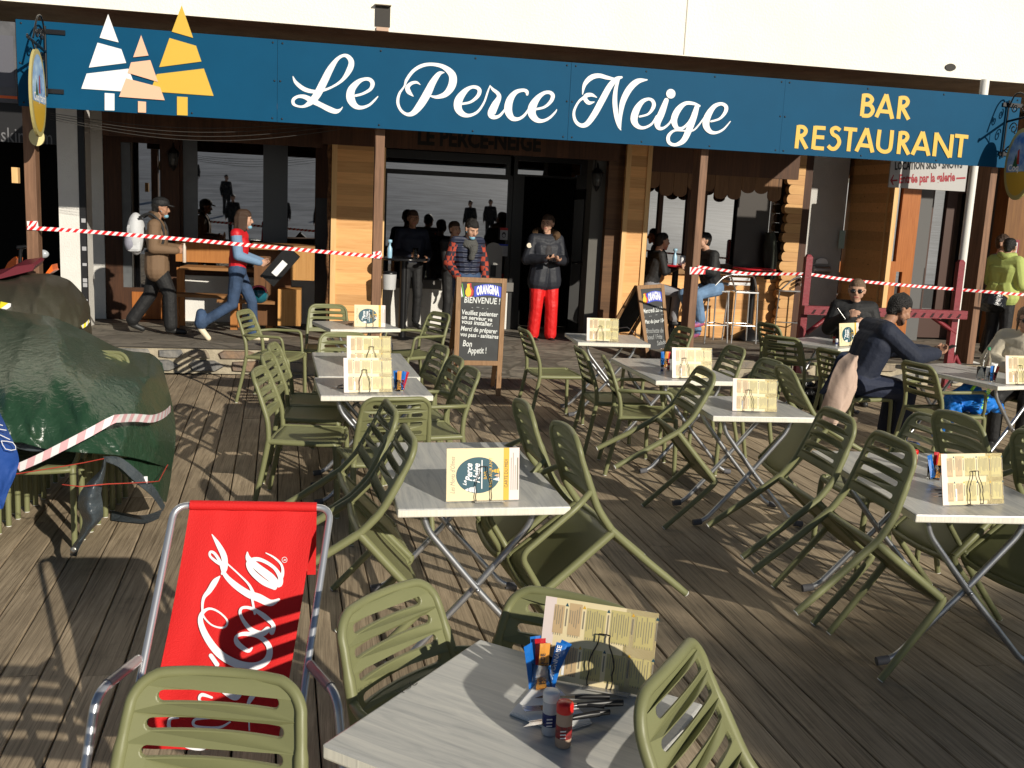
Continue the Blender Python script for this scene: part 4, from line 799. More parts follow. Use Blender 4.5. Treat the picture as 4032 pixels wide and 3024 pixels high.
# ---------------------------------------------------------------- olive resin chairs
olive = mat('olive_resin', (.185, .190, .090), .42, spec=.45, noise=.04, nscale=5, bump=.06, bscale=900)
olive_l = mat('pale_green_resin', (.33, .40, .15), .42, spec=.45, noise=.04, nscale=5, bump=.06, bscale=900)
cap_white = mat('glide_white', (.7, .7, .66), .5)
def back_y(z):
    pts = ((0, -.30), (.25, -.245), (.45, -.205), (.55, -.212), (.66, -.245), (.76, -.28), (.86, -.318))
    for (a, ya), (b, yb) in zip(pts, pts[1:]):
        if z <= b: t = (z - a)/(b - a); return ya + (yb - ya)*t
    return pts[-1][1]
def chair_back():
    """slatted panel cut with four slots, bent to the back's curve, with a round rim"""
    c = bpy.data.curves.new('b', 'CURVE'); c.dimensions = '2D'; c.fill_mode = 'BOTH'; c.extrude = .0035; c.bevel_depth = .003; c.bevel_resolution = 1
    hw, z0, z1 = .19, .586, .85
    def arc(cx, cz, r, a0, a1, n=6): return [(cx + r*math.cos(R(a0 + (a1-a0)*i/n)), cz + r*math.sin(R(a0 + (a1-a0)*i/n))) for i in range(n+1)]
    def line(a, b, n): return [(a[0] + (b[0]-a[0])*i/n, a[1] + (b[1]-a[1])*i/n) for i in range(1, n)]
    def spl(pts):
        s = c.splines.new('POLY'); s.points.add(len(pts)-1); s.use_cyclic_u = True
        for p, q in zip(s.points, pts): p.co = (q[0], q[1], 0, 1)
    rt = .075
    o = arc(hw-rt, z1-rt, rt, 0, 90, 8) + line((hw-rt, z1), (-hw+rt, z1), 10) + arc(-hw+rt, z1-rt, rt, 90, 180, 8) + line((-hw, z1-rt), (-hw-.012, z0), 6) + [(-hw-.012, z0)] + line((-hw-.012, z0), (hw+.012, z0), 14) + [(hw+.012, z0)] + line((hw+.012, z0), (hw, z1-rt), 6)
    spl(o)
    for k, (zc, half) in enumerate(((.803, .140), (.748, .158), (.693, .162), (.638, .163))):
        h = .0150; q = arc(half-h, zc, h, -90, 90, 6) + line((half-h, zc+h), (-half+h, zc+h), 14) + arc(-half+h, zc, h, 90, 270, 6) + line((-half+h, zc-h), (half-h, zc-h), 14); spl(q)
    ob = bpy.data.objects.new('b', c); COL.objects.link(ob); bpy.context.view_layer.update()
    me = bpy.data.meshes.new_from_object(ob.evaluated_get(bpy.context.evaluated_depsgraph_get())); bpy.data.objects.remove(ob)
    mb = MB(); vs = []
    for v in me.vertices:
        x, z, t = v.co; bow = .028*(1 - (x/.2)**2)
        vs.append((x, back_y(z) - bow + .022*0 - t, z))
    mb.add(vs, [list(p.vertices) for p in me.polygons], 0, False)
    # rim: posts and top rail
    q = [(.218, back_y(.44), .44), (.212, back_y(.56), .56), (.204, back_y(.66), .66), (.197, back_y(.74), .74), (.193, back_y(.775), .775)]
    top = [(.12 + .073*math.cos(R(a)), back_y(.777 + .073*math.sin(R(a))) - .028*(1-((.12 + .073*math.cos(R(a)))/.2)**2)*.8, .777 + .073*math.sin(R(a))) for a in (20, 45, 70, 90)]
    mid = [(x, back_y(.85) - .028*(1-(x/.2)**2)*.95, .851) for x in (.06, 0, -.06)]
    path = q + top + mid + [(-x, y, z) for x, y, z in top[::-1]] + [(-x, y, z) for x, y, z in q[::-1]]
    sp = smooth_path(path, 4); n = len(sp); rs = [.0165 if (p[2] < .72) else .0135 for p in sp]
    mb.tube(sp, rs, n=10)
    return mb
def make_chair(arms, m):
    r = empty('armchair' if arms else 'bistro_chair', 'chair', 'chair')
    chair_back().build('backrest', [m], r)
    # seat: a thick moulded plate with tubular sides
    mb = MB(); nx, ny = 12, 12; vs = []
    def sx(y): return .222 + .012*(y + .2)/.42
    for j in range(ny+1):
        y = -.20 + .405*j/ny
        for i in range(nx+1):
            u = -1 + 2*i/nx; x = u*sx(y); z = .452 - .012*(1-u*u)*(1 - ((j/ny - .45)/.6)**2) - (.018*((j/ny - .9)/.1)**2 if j/ny > .9 else 0); vs.append((x, y + .012*(1-u*u)*(j/ny), z))
    top = [(j*(nx+1)+i, j*(nx+1)+i+1, (j+1)*(nx+1)+i+1, (j+1)*(nx+1)+i) for j in range(ny) for i in range(nx)]
    mb.add(vs, top, 0, True); low = [(x, y, z - .014) for x, y, z in vs]; mb.add(low, [f[::-1] for f in top], 0, True)
    N = (nx+1)*(ny+1); ed = [i for i in range(nx)] ; o = len(mb.v) - 2*N
    bd = [i for i in range(nx+1)] + [j*(nx+1)+nx for j in range(1, ny+1)] + [ny*(nx+1)+i for i in range(nx-1, -1, -1)] + [j*(nx+1) for j in range(ny-1, 0, -1)]
    for a, b in zip(bd, bd[1:] + bd[:1]): mb.f.append([o+a, o+N+a, o+N+b, o+b]); mb.m.append(0); mb.sm.append(True)
    for s in (-1, 1): mb.tube([(s*.218, -.205, .443), (s*.226, 0, .441), (s*.234, .19, .441)], .0185, n=10)
    mb.tube(smooth_path([(-.234, .19, .438), (-.2, .214, .432), (0, .226, .428), (.2, .214, .432), (.234, .19, .438)], 5), .0145, n=10)
    mb.tube([(-.215, -.2, .44), (0, -.212, .436), (.215, -.2, .44)], .014, n=8)
    mb.build('seat', [m], r)
    for s in (-1, 1):
        for pts, rr in (([(s*.234, .188, .446), (s*.238, .206, .41), (s*.239, .215, .2), (s*.24, .22, .006)], (.0185, .0175, .0165, .0155)), ([(s*.218, back_y(.46), .46), (s*.224, back_y(.25), .25), (s*.234, back_y(.1), .1), (s*.238, -.298, .006)], (.018, .0178, .0165, .0155))):
            mb = MB(); sp = smooth_path(pts, 5); mb.tube(sp, [rr[0] + (rr[-1]-rr[0])*i/(len(sp)-1) for i in range(len(sp))], n=10); lg = mb.build('leg', [m], r)
            g = MB(); e = Vector(pts[-1]); d = (e - Vector(pts[-2])).normalized(); g.tube([e - d*.001, e + d*.004], .0148, n=10); g.build('glide', [cap_white], lg)
        if arms:
            mb = MB(); p = fillet([(s*.205, back_y(.64), .645), (s*.262, -.15, .655), (s*.278, .155, .655), (s*.262, .175, .50), (s*.236, .185, .446)], .045, 6); mb.tube(p, .0135, n=10, flat=1.0); mb.build('armrest', [m], r)
    return r
PROTO = {(0, 0): make_chair(False, olive), (1, 0): make_chair(True, olive)}
USED = set()
def chair(arms, x, y, face, tilt, lab, grp='olive slatted chairs on the terrace', z=0., light=False):
    k = (arms, 0); o = PROTO[k] if k not in USED else copy_tree(PROTO[k]); USED.add(k)
    t = R(tilt); o.matrix_world = Matrix.Translation((x, y, z)) @ Matrix.Rotation(R(face - 90), 4, 'Z') @ Matrix.Translation((0, .22, 0)) @ Matrix.Rotation(-t, 4, 'X') @ Matrix.Translation((0, -.22, 0))
    tag(o, lab, 'chair', grp); return o
for a in ((0, -.29, 1.83, 257, 0, 'chair closest to the camera at bottom left, in front of the red sling'),
    (1, .40, 2.36, -45, 0, 'armchair pushed under the far left side of the table marked 304'),
    (0, .50, 2.27, 233, 0, 'chair half hidden behind the large list menu of the nearest table'),
    (0, 1.07, 1.56, 141, 46, 'chair tipped over the nearest table at bottom centre-right'),
    (0, .36, 5.77, 98, 0, 'upright chair seen from behind, at the near end of the table left of centre'),
    (1, .66, 6.46, 188, 0, 'armchair on the right of the table with the two overlapping menus'),
    (0, .62, 6.95, 187, 0, 'chair on the right of the long table, mostly hidden by an armchair'),
    (0, .58, 7.52, 192, 0, 'rear chair on the right side of the long table, in front of the large chalkboard'),
    (1, -.46, 9.70, -17, 0, 'armchair casting its shadow on the stone kerb'),
    (0, -.09, 6.30, -9, 0, 'front chair on the left of the table with the two overlapping menus'),
    (0, -.075, 6.95, -7, 0, 'middle one of three chairs lined up left of the long table'),
    (0, -.06, 7.44, -7, 0, 'rear one of three chairs lined up left of the long table'),
    (0, .04, 10.28, -88, 0, 'chair facing the camera behind the rearmost left table'),
    (0, .16, 7.95, -89, 0, 'chair facing the camera at the far end of the long table'),
    (1, .88, 9.95, 207, 0, 'armchair turned towards the rearmost left table, beside the large chalkboard'),
    (0, -.13, 4.02, 4, 48, 'front chair of the pair tipped against the left of the middle table'),
    (0, -.14, 4.52, 6, 46, 'rear chair of the pair tipped against the left of the middle table'),
    (1, 1.34, 4.04, 185, 39, 'front armchair of the pair tipped against the right of the middle table'),
    (1, 1.28, 4.55, 183, 40, 'rear armchair of the pair tipped against the right of the middle table'),
    (0, 2.12, 8.92, 5, 0, 'lone upright chair right of the large chalkboard, seat to the right'),
    (0, 2.34, 7.67, -1, 0, 'chair left of the table with the small shakers, seat in shade'),
    (1, 2.41, 7.11, -10, 0, 'armchair left of the table with the small shakers'),
    (0, 3.21, 9.30, 187, 0, 'chair right of the table before the second chalkboard, next to the brown post'),
    (0, 3.16, 7.93, 183, 0, 'rear chair on the right of the table with the small shakers'),
    (0, 3.14, 7.17, 185, 0, 'front chair on the right of the table with the small shakers'),
    (0, 3.53, 6.02, 175, 50, 'chair tipped against the right of the small table, seat underside showing'),
    (0, 1.89, 5.92, -2, 49, 'chair tipped against the left of the small table, rear legs in the air'),
    (0, 2.14, 4.44, -2, 41, 'rear chair of the pair tipped against the left of the large right table'),
    (0, 2.15, 3.85, -2, 37, 'front chair of the pair tipped against the left of the large right table'),
    (0, 3.14, 5.05, 182, 0, 'upright chair behind the large right table, below the blue jacket'),
    (0, 3.62, 4.72, 182, 0, 'upright chair cut by the right edge, behind the list menu with the tree shadow'),
    (1, 3.60, 3.95, 184, 40, 'chair tipped against the right side of the large foreground table, nearer one'),
    (0, 3.52, 4.42, 184, 42, 'chair tipped against the right side of the large foreground table, farther one'),
    (1, 4.56, 9.02, 40, 0, 'dark armchair in shade beside the table before the red rack'),
    (0, 5.02, 10.05, 12, 0, 'sunlit chair left of the table before the red rack'),
    (0, 4.66, 8.0, 12, 0, 'chair the man in the navy hoodie sits on'),
    (1, 5.06, 7.28, 8, 0, 'armchair with the blue jacket on its seat'),
    (0, 6.42, 8.0, 190, 0, 'chair the woman in the pale jacket sits on'),
    (0, 5.95, 10.35, 250, 0, 'chair of the man in black behind the navy hoodie')): chair(*a)
for k in range(8):   # nested stack under the green tarp
    chair(1, -1.56 + .012*k, 5.68 + .135*k, -88, 0, 'armchair in the nested stack under the green tarp, ' + ('frontmost', 'second', 'third', 'fourth', 'fifth', 'sixth', 'seventh', 'rearmost')[k] + ' of the row', 'chairs stacked under the green tarp', z=0.)
# ---------------------------------------------------------------- people
def ccap(mb, a, b, ra, rb, n=12):
    """round cone between two points"""
    a, b = Vector(a), Vector(b); d = b - a; L = d.length
    if L < 1e-5: mb.ell(a, (ra, ra, ra), n=n, m=8); return
    t = d/L; u = t.orthogonal().normalized(); w = t.cross(u); rings = []
    for k in range(1, 4): an = math.pi/2*k/4; rings.append((a - t*ra*math.cos(an), ra*math.sin(an)))
    rings.append((a, ra)); rings.append((b, rb))
    for k in range(3, 0, -1): an = math.pi/2*k/4; rings.append((b + t*rb*math.cos(an), rb*math.sin(an)))
    vs = [c + (u*math.cos(2*math.pi*i/n) + w*math.sin(2*math.pi*i/n))*r for c, r in rings for i in range(n)]
    fs = [(j*n+i, j*n+(i+1) % n, (j+1)*n+(i+1) % n, (j+1)*n+i) for j in range(len(rings)-1) for i in range(n)]
    o = len(vs); vs += [a - t*ra, b + t*rb]; m = (len(rings)-1)*n
    fs += [(o, (i+1) % n, i) for i in range(n)] + [(o+1, m+i, m+(i+1) % n) for i in range(n)]
    mb.add(vs, fs, 0, True)
def remesh(mb, vox, smooth=2):
    o = mb.build('tmp', []); bpy.context.view_layer.update()
    m = o.modifiers.new('r', 'REMESH'); m.mode = 'VOXEL'; m.voxel_size = vox; m.use_smooth_shade = True
    if smooth: k = o.modifiers.new('s', 'SMOOTH'); k.factor = .5; k.iterations = smooth
    me = bpy.data.meshes.new_from_object(o.evaluated_get(bpy.context.evaluated_depsgraph_get())); old = o.data; bpy.data.objects.remove(o); bpy.data.meshes.remove(old)
    return me
skin = mat('skin', (.50, .29, .20), .5, spec=.3, noise=.06, nscale=30); skin_d = mat('skin_tan', (.36, .19, .12), .5, spec=.3, noise=.06, nscale=30)
hair_k = mat('hair_black', (.012, .010, .009), .5, bump=.8, bscale=90); hair_b = mat('hair_brown', (.055, .03, .018), .5, bump=.8, bscale=90); hair_l = mat('hair_fair', (.16, .10, .06), .5, bump=.8, bscale=90)
def cloth(name, c, rough=.75, b=.5, bs=14, **k): return mat(name, c, rough, bump=b, bscale=bs, **k)
JD = dict(pelvis=(0, 0, .95), waist=(0, .01, 1.08), chest=(0, 0, 1.29), neck=(0, -.01, 1.46), head=(0, .02, 1.62),
    shl=(-.175, -.01, 1.41), shr=(.175, -.01, 1.41), ell=(-.235, -.03, 1.13), elr=(.235, -.03, 1.13), wrl=(-.245, .06, .89), wrr=(.245, .06, .89),
    hil=(-.09, 0, .92), hir=(.09, 0, .92), knl=(-.10, .03, .50), knr=(.10, .03, .50), anl=(-.10, -.02, .085), anr=(.10, -.02, .085), tol=(-.115, .15, .035), tor=(.115, .15, .035),
    hdl=None, hdr=None, npl=None, npr=None)
def person(lab, P, face, H, J=None, mats=None, look=(0, 0), curl=.5, top_r=.018, leg_r=.012, coat=None, hair='short', hairm=hair_k, face_on=True, vox=.0085, extra=None, scarf=None, fem=False, sleeves='top'):
    s = H/1.75; Jt = dict(JD); Jt.update(J or {}); V = {k: (Vector(v)*s if v is not None else None) for k, v in Jt.items()}
    caps = []
    def C(a, b, ra, rb, m): caps.append((Vector(a), Vector(b), ra*s, rb*s, m))
    g = top_r; T, Bt = 'top', 'bottom'
    pe, wa, ch, nk, hd = V['pelvis'], V['waist'], V['chest'], V['neck'], V['head']; ax = (V['shr'] - V['shl']).normalized(); hx = (V['hir'] - V['hil']).normalized()
    hw, cw = (.075, .085) if not fem else (.075, .065)
    C(pe - hx*hw*s, pe + hx*hw*s, .105 + leg_r, .105 + leg_r, Bt); C(pe + Vector((0, 0, .05*s)) - hx*.05*s, wa - ax*.05*s, .10 + leg_r, .098 + g, T); C(pe + Vector((0, 0, .05*s)) + hx*.05*s, wa + ax*.05*s, .10 + leg_r, .098 + g, T)
    C(wa - ax*.055*s, ch - ax*cw*s, .092 + g, .10 + g, T); C(wa + ax*.055*s, ch + ax*cw*s, .092 + g, .10 + g, T); C(ch - ax*cw*s, ch + ax*cw*s, .10 + g, .10 + g, T)
    up = (nk - ch)*.55 + ch; C(up, V['shl'], .085 + g, .052 + g, T); C(up, V['shr'], .085 + g, .052 + g, T)
    if coat:   # a coat skirt down to a given height below the pelvis
        for q in (-1, 1): C(pe + hx*q*.06*s + Vector((0, 0, .08*s)), pe + hx*q*.085*s - Vector((0, 0, coat*s)), .115 + g, .12 + g, T)
    C(nk - (hd - nk)*.15, nk + (hd - nk)*.45, .055, .052, 'skin')
    for q, e in (('l', -1), ('r', 1)):
        C(V['sh'+q], V['el'+q], .048 + g, .042 + g, sleeves); C(V['el'+q], V['wr'+q], .042 + g, .030 + g*.7, sleeves)
        C(V['hi'+q], V['kn'+q], .088 + leg_r, .060 + leg_r, Bt); C(V['kn'+q], V['an'+q] + Vector((0, 0, .04*s)), .058 + leg_r, .048 + leg_r*1.3, Bt)
        an, to = V['an'+q], V['to'+q]; C(an - (to - an)*.22 - Vector((0, 0, .04*s)), an, .038, .045, 'shoe'); C(an - Vector((0, 0, .035*s)), to, .042, .036, 'shoe'); C(an - (to - an)*.25 - Vector((0, 0, .055*s)), to - Vector((0, 0, .006*s)), .026, .030, 'shoe')
        # hand
        wr = V['wr'+q]; d = (V['hd'+q].normalized() if V['hd'+q] else (wr - V['el'+q]).normalized()); n = V['np'+q] or Vector((-e, 0, 0)); n = (n - d*n.dot(d)).normalized(); sd = d.cross(n)*(e)
        C(wr - d*.02*s, wr + d*.02*s, .027, .026, 'skin'); th = sd if True else sd
        for i, (off, L) in enumerate(((.030, .072), (.011, .080), (-.009, .075), (-.028, .058))):
            k0 = wr + d*(.085 - .006*abs(i-1))*s + sd*off*s; C(wr + d*.015*s + sd*off*.6*s, k0, .0155, .0125, 'skin')
            a1 = curl*(.6 + .15*i); d1 = d*math.cos(a1) + n*math.sin(a1); k1 = k0 + d1*L*.5*s; a2 = a1 + curl*1.1; d2 = d*math.cos(a2) + n*math.sin(a2); C(k0, k1, .0105, .0095, 'skin'); C(k1, k1 + d2*L*.5*s, .0095, .0080, 'skin')
        t0 = wr + d*.03*s + sd*.028*s; t1 = t0 + (sd*.6 + d*.7 + n*.35).normalized()*.04*s; C(t0, t1, .0135, .0115, 'skin'); C(t1, t1 + (d*.85 + n*.45 + sd*.1).normalized()*.032*s, .0110, .0085, 'skin')
    # head frame
    yaw, pit = R(look[0]), R(look[1]); HM = Matrix.Translation(hd) @ Matrix.Rotation(yaw, 4, 'Z') @ Matrix.Rotation(pit, 4, 'X') @ Matrix.Scale(s, 4)
    h = lambda x, y, z: HM @ Vector((x, y, z))
    C(h(0, -.012, .035), h(0, .012, .03), .084, .080, 'skin'); C(h(0, .03, .01), h(0, .048, -.055), .066, .048, 'skin'); C(h(-.03, .04, -.035), h(.03, .04, -.035), .043, .043, 'skin'); C(h(0, .062, -.095), h(0, .055, -.08), .026, .034, 'skin')
    C(h(0, .092, .018), h(0, .108, -.018), .012, .0165, 'skin'); C(h(-.012, .098, -.024), h(.012, .098, -.024), .0095, .0095, 'skin')
    C(h(-.035, .074, .028), h(.035, .074, .028), .017, .017, 'skin'); C(h(-.018, .088, -.056), h(.018, .088, -.056), .009, .009, 'lip'); 
    for e in (-1, 1): C(h(e*.082, -.004, .018), h(e*.079, .002, -.02), .016, .011, 'skin'); C(h(e*.045, .058, -.012), h(e*.04, .06, -.03), .03, .026, 'skin')
    if extra: extra(C, V, h, s)
    mb = MB()
    for a, b, ra, rb, m in caps: ccap(mb, a, b, ra, rb)
    me = remesh(mb, vox*s, 2)
    names = ['skin', 'top', 'bottom', 'shoe', 'lip'] + [m for m in dict.fromkeys(c[4] for c in caps) if m not in ('skin', 'top', 'bottom', 'shoe', 'lip')]
    mm = {'skin': skin, 'top': cloth('grey_top', (.1, .1, .1)), 'bottom': cloth('dark_trousers', (.02, .02, .022)), 'shoe': mat('dark_shoe', (.02, .02, .02), .5), 'lip': mat('lip', (.36, .13, .10), .5)}; mm.update(mats or {})
    n = len(me.polygons); co = np.empty(len(me.vertices)*3, np.float32); me.vertices.foreach_get('co', co); co = co.reshape(-1, 3)
    lt = np.empty(n, np.int32); me.polygons.foreach_get('loop_start', lt); lv = np.empty(len(me.loops), np.int32); me.loops.foreach_get('vertex_index', lv)
    cen = (co[lv[lt]] + co[lv[lt+1]] + co[lv[lt+2]])/3
    best = np.full(n, 9., np.float32); idx = np.zeros(n, np.int32)
    for a, b, ra, rb, m in caps:
        a_, b_ = np.array(a), np.array(b); ab = b_ - a_; t = np.clip(((cen - a_) @ ab)/max(1e-9, ab @ ab), 0, 1); dd = np.linalg.norm(cen - a_ - t[:, None]*ab, axis=1) - (ra + (rb-ra)*t) + (.002 if m == 'skin' else 0)
        w = dd < best; best[w] = dd[w]; idx[w] = names.index(m)
    for nme in names: me.materials.append(mm[nme])
    me.polygons.foreach_set('material_index', idx); me.polygons.foreach_set('use_smooth', np.ones(n, bool)); me.name = 'person'
    o = bpy.data.objects.new('person', me); COL.objects.link(o); tag(o, lab, 'person'); o.matrix_world = Matrix.Translation(P) @ Matrix.Rotation(R(face - 90), 4, 'Z')
    def child(mbx, name, ms, vx=0):
        if vx:
            me2 = remesh(mbx, vx*s, 1); me2.materials.append(ms[0]); c = bpy.data.objects.new(name, me2); me2.name = name; COL.objects.link(c)
        else: c = mbx.build(name, ms)
        c.parent = o; return c
    # hair
    if hair:
        mb = MB()
        ccap(mb, h(0, -.028, .055), h(0, .012, .068), .088*s, .076*s); ccap(mb, h(0, -.045, .02), h(0, -.05, -.02), .074*s, .056*s)
        for e in (-1, 1): ccap(mb, h(e*.045, -.01, .04), h(e*.05, -.012, .01), .048*s, .036*s)
        rr = random.Random(len(lab))
        if hair == 'curly':
            for k in range(46): a = rr.uniform(0, 6.28); q = rr.uniform(.2, 1.); p = h(.078*q*math.cos(a), -.01 + .088*q*math.sin(a), .135 - .085*q*q + rr.uniform(-.01, .01)); ccap(mb, p, p + Vector((.004, 0, .004)), .022*s, .018*s)
        if hair == 'bob':
            for e in (-1, 1):
                for y in (-.05, -.015, .02): ccap(mb, h(e*.078, y, .03), h(e*.086, y + .002, -.13), .032*s, .022*s)
            for x in (-.05, 0, .05): ccap(mb, h(x, -.085, .02), h(x, -.09, -.13), .04*s, .026*s)
            ccap(mb, h(-.05, .065, .075), h(.05, .065, .075), .026*s, .026*s)
        if hair == 'tied':
            ccap(mb, h(0, -.09, .04), h(0, -.12, -.02), .05*s, .03*s)
            for e in (-1, 1): ccap(mb, h(e*.072, .02, .04), h(e*.08, .01, -.09), .018*s, .010*s)
        if hair == 'fade': pass
        child(mb, 'hair', [hairm], .011)
    if face_on:
        mb = MB()
        for e in (-1, 1): mb.ell(h(e*.032, .083, .008), (.0115*s, .0075*s, .006*s), n=8, m=6); 
        child(mb, 'eyes', [mat('eye_dark', (.035, .025, .02), .3)])
        mb = MB()
        for e in (-1, 1): mb.tube([h(e*.014, .094, .027), h(e*.034, .093, .033), h(e*.052, .079, .027)], .0042*s, n=6)
        child(mb, 'eyebrows', [hairm])
    return o, V, h, s, child
denim = cloth('denim', (.035, .065, .13), .8, .5, 20, noise=.3, nscale=6); denim_l = cloth('denim_light', (.13, .22, .36), .8, .5, 18, noise=.2, nscale=6); blackc = cloth('black_cloth', (.012, .012, .013), .7, .6, 16); navy = cloth('navy_cloth', (.012, .017, .035), .75, .6, 14); redc = cloth('red_ski_cloth', (.62, .012, .012), .55, .9, 12)
maskm = mat('surgical_mask', (.20, .42, .55), .7)
def mask(child, h, s, low=True):
    mb = MB(); z = -.085 if low else -.045; mb.ell(h(0, .075, z), (.04*s, .035*s, .028*s), n=12, m=8)
    for e in (-1, 1): mb.tube([h(e*.036, .075, z), h(e*.08, .01, -.02)], .0022*s, n=5)
    child(mb, 'face_mask', [maskm])
def shades(child, h, s):
    mb = MB()
    for e in (-1, 1): mb.ell(h(e*.034, .094, .006), (.030*s, .010*s, .022*s), n=14, m=8); mb.tube([h(e*.062, .088, .012), h(e*.086, .0, .014)], .004*s, n=6)
    mb.tube([h(-.012, .103, .012), h(.012, .103, .012)], .004*s, n=6); child(mb, 'sunglasses', [mat('dark_lens', (.008, .007, .007), .12, spec=.8)])
# 1 brown jacket with cap and rucksack, walking right
brown = cloth('brown_jacket', (.17, .105, .06), .8, .6, 11)
P1 = gp(622, 1312, .21)
o, V, h, s, ch = person('man in a brown jacket and black cap carrying a grey rucksack', P1, 4, 1.66, dict(hil=(-.09, 0, .92), knl=(-.10, -.10, .50), anl=(-.10, -.32, .13), tol=(-.11, -.20, .04), knr=(.10, .16, .53), anr=(.10, .17, .09), tor=(.11, .34, .035), elr=(.24, -.02, 1.12), wrr=(.17, .24, 1.10), ell=(-.24, .0, 1.12), wrl=(-.14, .25, 1.12), head=(0, .05, 1.62)),
    {'top': brown, 'bottom': blackc, 'skin': skin_d}, look=(0, -6), coat=.12, top_r=.032, leg_r=.03, hair='short', curl=1.0)
mask(ch, h, s)
mb = MB(); mb.ell(h(0, -.005, .075), (.098*s, .112*s, .08*s), n=18, m=10); mb.tube(smooth_path([h(-.06, .085, .06), h(-.03, .15, .052), h(.03, .15, .052), h(.06, .085, .06)], 4), .011*s, n=6); mb.prism([h(-.07, .08, .055), h(-.045, .15, .045), h(0, .17, .042), h(.045, .15, .045), h(.07, .08, .055)], (0, 0, .008)); ch(mb, 'cap', [blackc])
mb = MB(); mb.tube([h(-.09, -.03, -.10), h(0, -.10, -.09), h(.09, -.03, -.10)], .05*s, n=10); ch(mb, 'hood', [brown])
bp = empty('rucksack', 'grey and white rucksack on the back of the man in the brown jacket', 'rucksack', P1 + Vector((-.24, 0, 1.22))); 
mb = MB(); mb.ell((0, 0, 0), (.11, .15, .26), n=18, m=12); mb.box((-.01, 0, -.05), (.17, .25, .34), bev=.06); mb.build('bag', [mat('bag_white', (.55, .56, .58), .7, bump=.4, bscale=20)], bp)
mb = MB(); mb.ell((-.06, -.06, -.10), (.07, .095, .12), n=14, m=8); mb.build('front_pocket', [mat('bag_grey', (.26, .26, .32), .7, bump=.4, bscale=20)], bp)
mb = MB()
for e in (-1, 1): mb.tube(smooth_path([(.06, e*.13, .2), (.2, e*.16, .25), (.33, e*.15, .1), (.32, e*.16, -.12), (.12, e*.17, -.2)], 5), .016, n=8, flat=.5)
mb.build('strap', [blackc], bp)
mb = MB(); q = P1 + Vector((.34, -.12, 1.0)); mb.lathe([(.02, -.1), (.022, -.09), (.022, .09), (.012, .12), (.012, .135)], c=q, n=14); tag(mb.build('flask', [mat('flask_pale', (.6, .5, .42), .3)]), 'slim pale flask held by the man in the brown jacket', 'flask')
# 2 woman in the red gilet carrying a crate
P2 = gp(935, 1345, .215)
o, V, h, s, ch = person('woman in a red gilet and flared jeans striding with a black crate', P2, 2, 1.60, dict(pelvis=(0, 0, .93), knl=(-.08, .18, .52), anl=(-.08, .20, .09), tol=(-.09, .37, .035), knr=(.08, -.06, .50), anr=(.08, -.45, .20), tor=(.09, -.36, .05), elr=(.23, .02, 1.14), wrr=(.16, .27, 1.06), ell=(-.23, .02, 1.14), wrl=(-.15, .30, 1.06), chest=(0, .03, 1.28), neck=(0, .04, 1.45), head=(0, .08, 1.59)),
    {'top': cloth('red_gilet', (.55, .012, .02), .5, .8, 9), 'bottom': denim, 'shoe': mat('cream_boot', (.75, .66, .48), .6), 'sleeve': cloth('denim_sleeve', (.16, .26, .40), .8, .5, 14)}, hair='bob', hairm=hair_b, look=(0, -4), top_r=.024, fem=True, sleeves='sleeve', curl=.9,
    extra=lambda C, V, h, s: [C(V['an'+q] + Vector((0, 0, .17*s)), V['an'+q] + Vector((0, 0, .05*s)), .066, .088, 'bottom') for q in 'lr'])
mask(ch, h, s)
cr = P2 + Vector((.50, -.02, .93)); r = empty('crate', 'black plastic crate with a white label held by the woman in red', 'crate', M=Matrix.Translation(cr) @ Matrix.Rotation(R(-50), 4, 'Y'))
crm = mat('crate_black', (.012, .012, .013), .3); mb = MB()
for a in ((0, -.14, 0, .46, .012, .20), (0, .14, 0, .46, .012, .20), (-.225, 0, 0, .012, .28, .20), (.225, 0, 0, .012, .28, .20), (0, 0, -.095, .45, .28, .01)): mb.box(a[:3], a[3:])
mb.box((0, -.15, .085), (.48, .02, .03)); mb.box((0, .15, .085), (.48, .02, .03)); mb.build('box', [crm], r)
mb = MB(); mb.box((-.02, -.1475, -.01), (.2, .003, .075)); mb.build('paper_label', [s_wht], r)
# 3 man in shade at the high table
person('man in dark clothes standing in shade behind the left high table', gp(1612, 1292, .13), -80, 1.74, dict(elr=(.24, .02, 1.12), wrr=(.10, .28, 1.10), ell=(-.25, .0, 1.12), wrl=(-.16, .26, 1.06)), {'top': navy, 'bottom': blackc, 'skin': skin_d}, look=(0, -3), hair='short', hairm=hair_b, top_r=.03)
# 4 plaid shirt, navy gilet, grey snood
def plaid():
    m = bpy.data.materials.new('plaid'); m.use_nodes = True; n = m.node_tree.nodes; l = m.node_tree.links; b = n['Principled BSDF']; b.inputs['Roughness'].default_value = .85; tc = n.new('ShaderNodeTexCoord'); c = n.new('ShaderNodeTexChecker'); c.inputs['Scale'].default_value = 17; c.inputs['Color1'].default_value = (.36, .05, .025, 1); c.inputs['Color2'].default_value = (.02, .018, .03, 1); l.new(tc.outputs['Object'], c.inputs[0]); l.new(c.outputs[0], b.inputs['Base Color']); return m
def gilet():
    m = bpy.data.materials.new('quilted_navy'); m.use_nodes = True; n = m.node_tree.nodes; l = m.node_tree.links; b = n['Principled BSDF']; b.inputs['Roughness'].default_value = .45; b.inputs['Base Color'].default_value = (.03, .036, .065, 1); tc = n.new('ShaderNodeTexCoord'); w = n.new('ShaderNodeTexWave'); w.bands_direction = 'Z'; w.inputs['Scale'].default_value = 5.2; w.inputs['Distortion'].default_value = .6; l.new(tc.outputs['Object'], w.inputs[0]); bp = n.new('ShaderNodeBump'); bp.inputs['Strength'].default_value = .9; bp.inputs['Distance'].default_value = .03; l.new(w.outputs[0], bp.inputs['Height']); l.new(bp.outputs[0], b.inputs['Normal']); return m
P4 = gp(1825, 1368, .155)
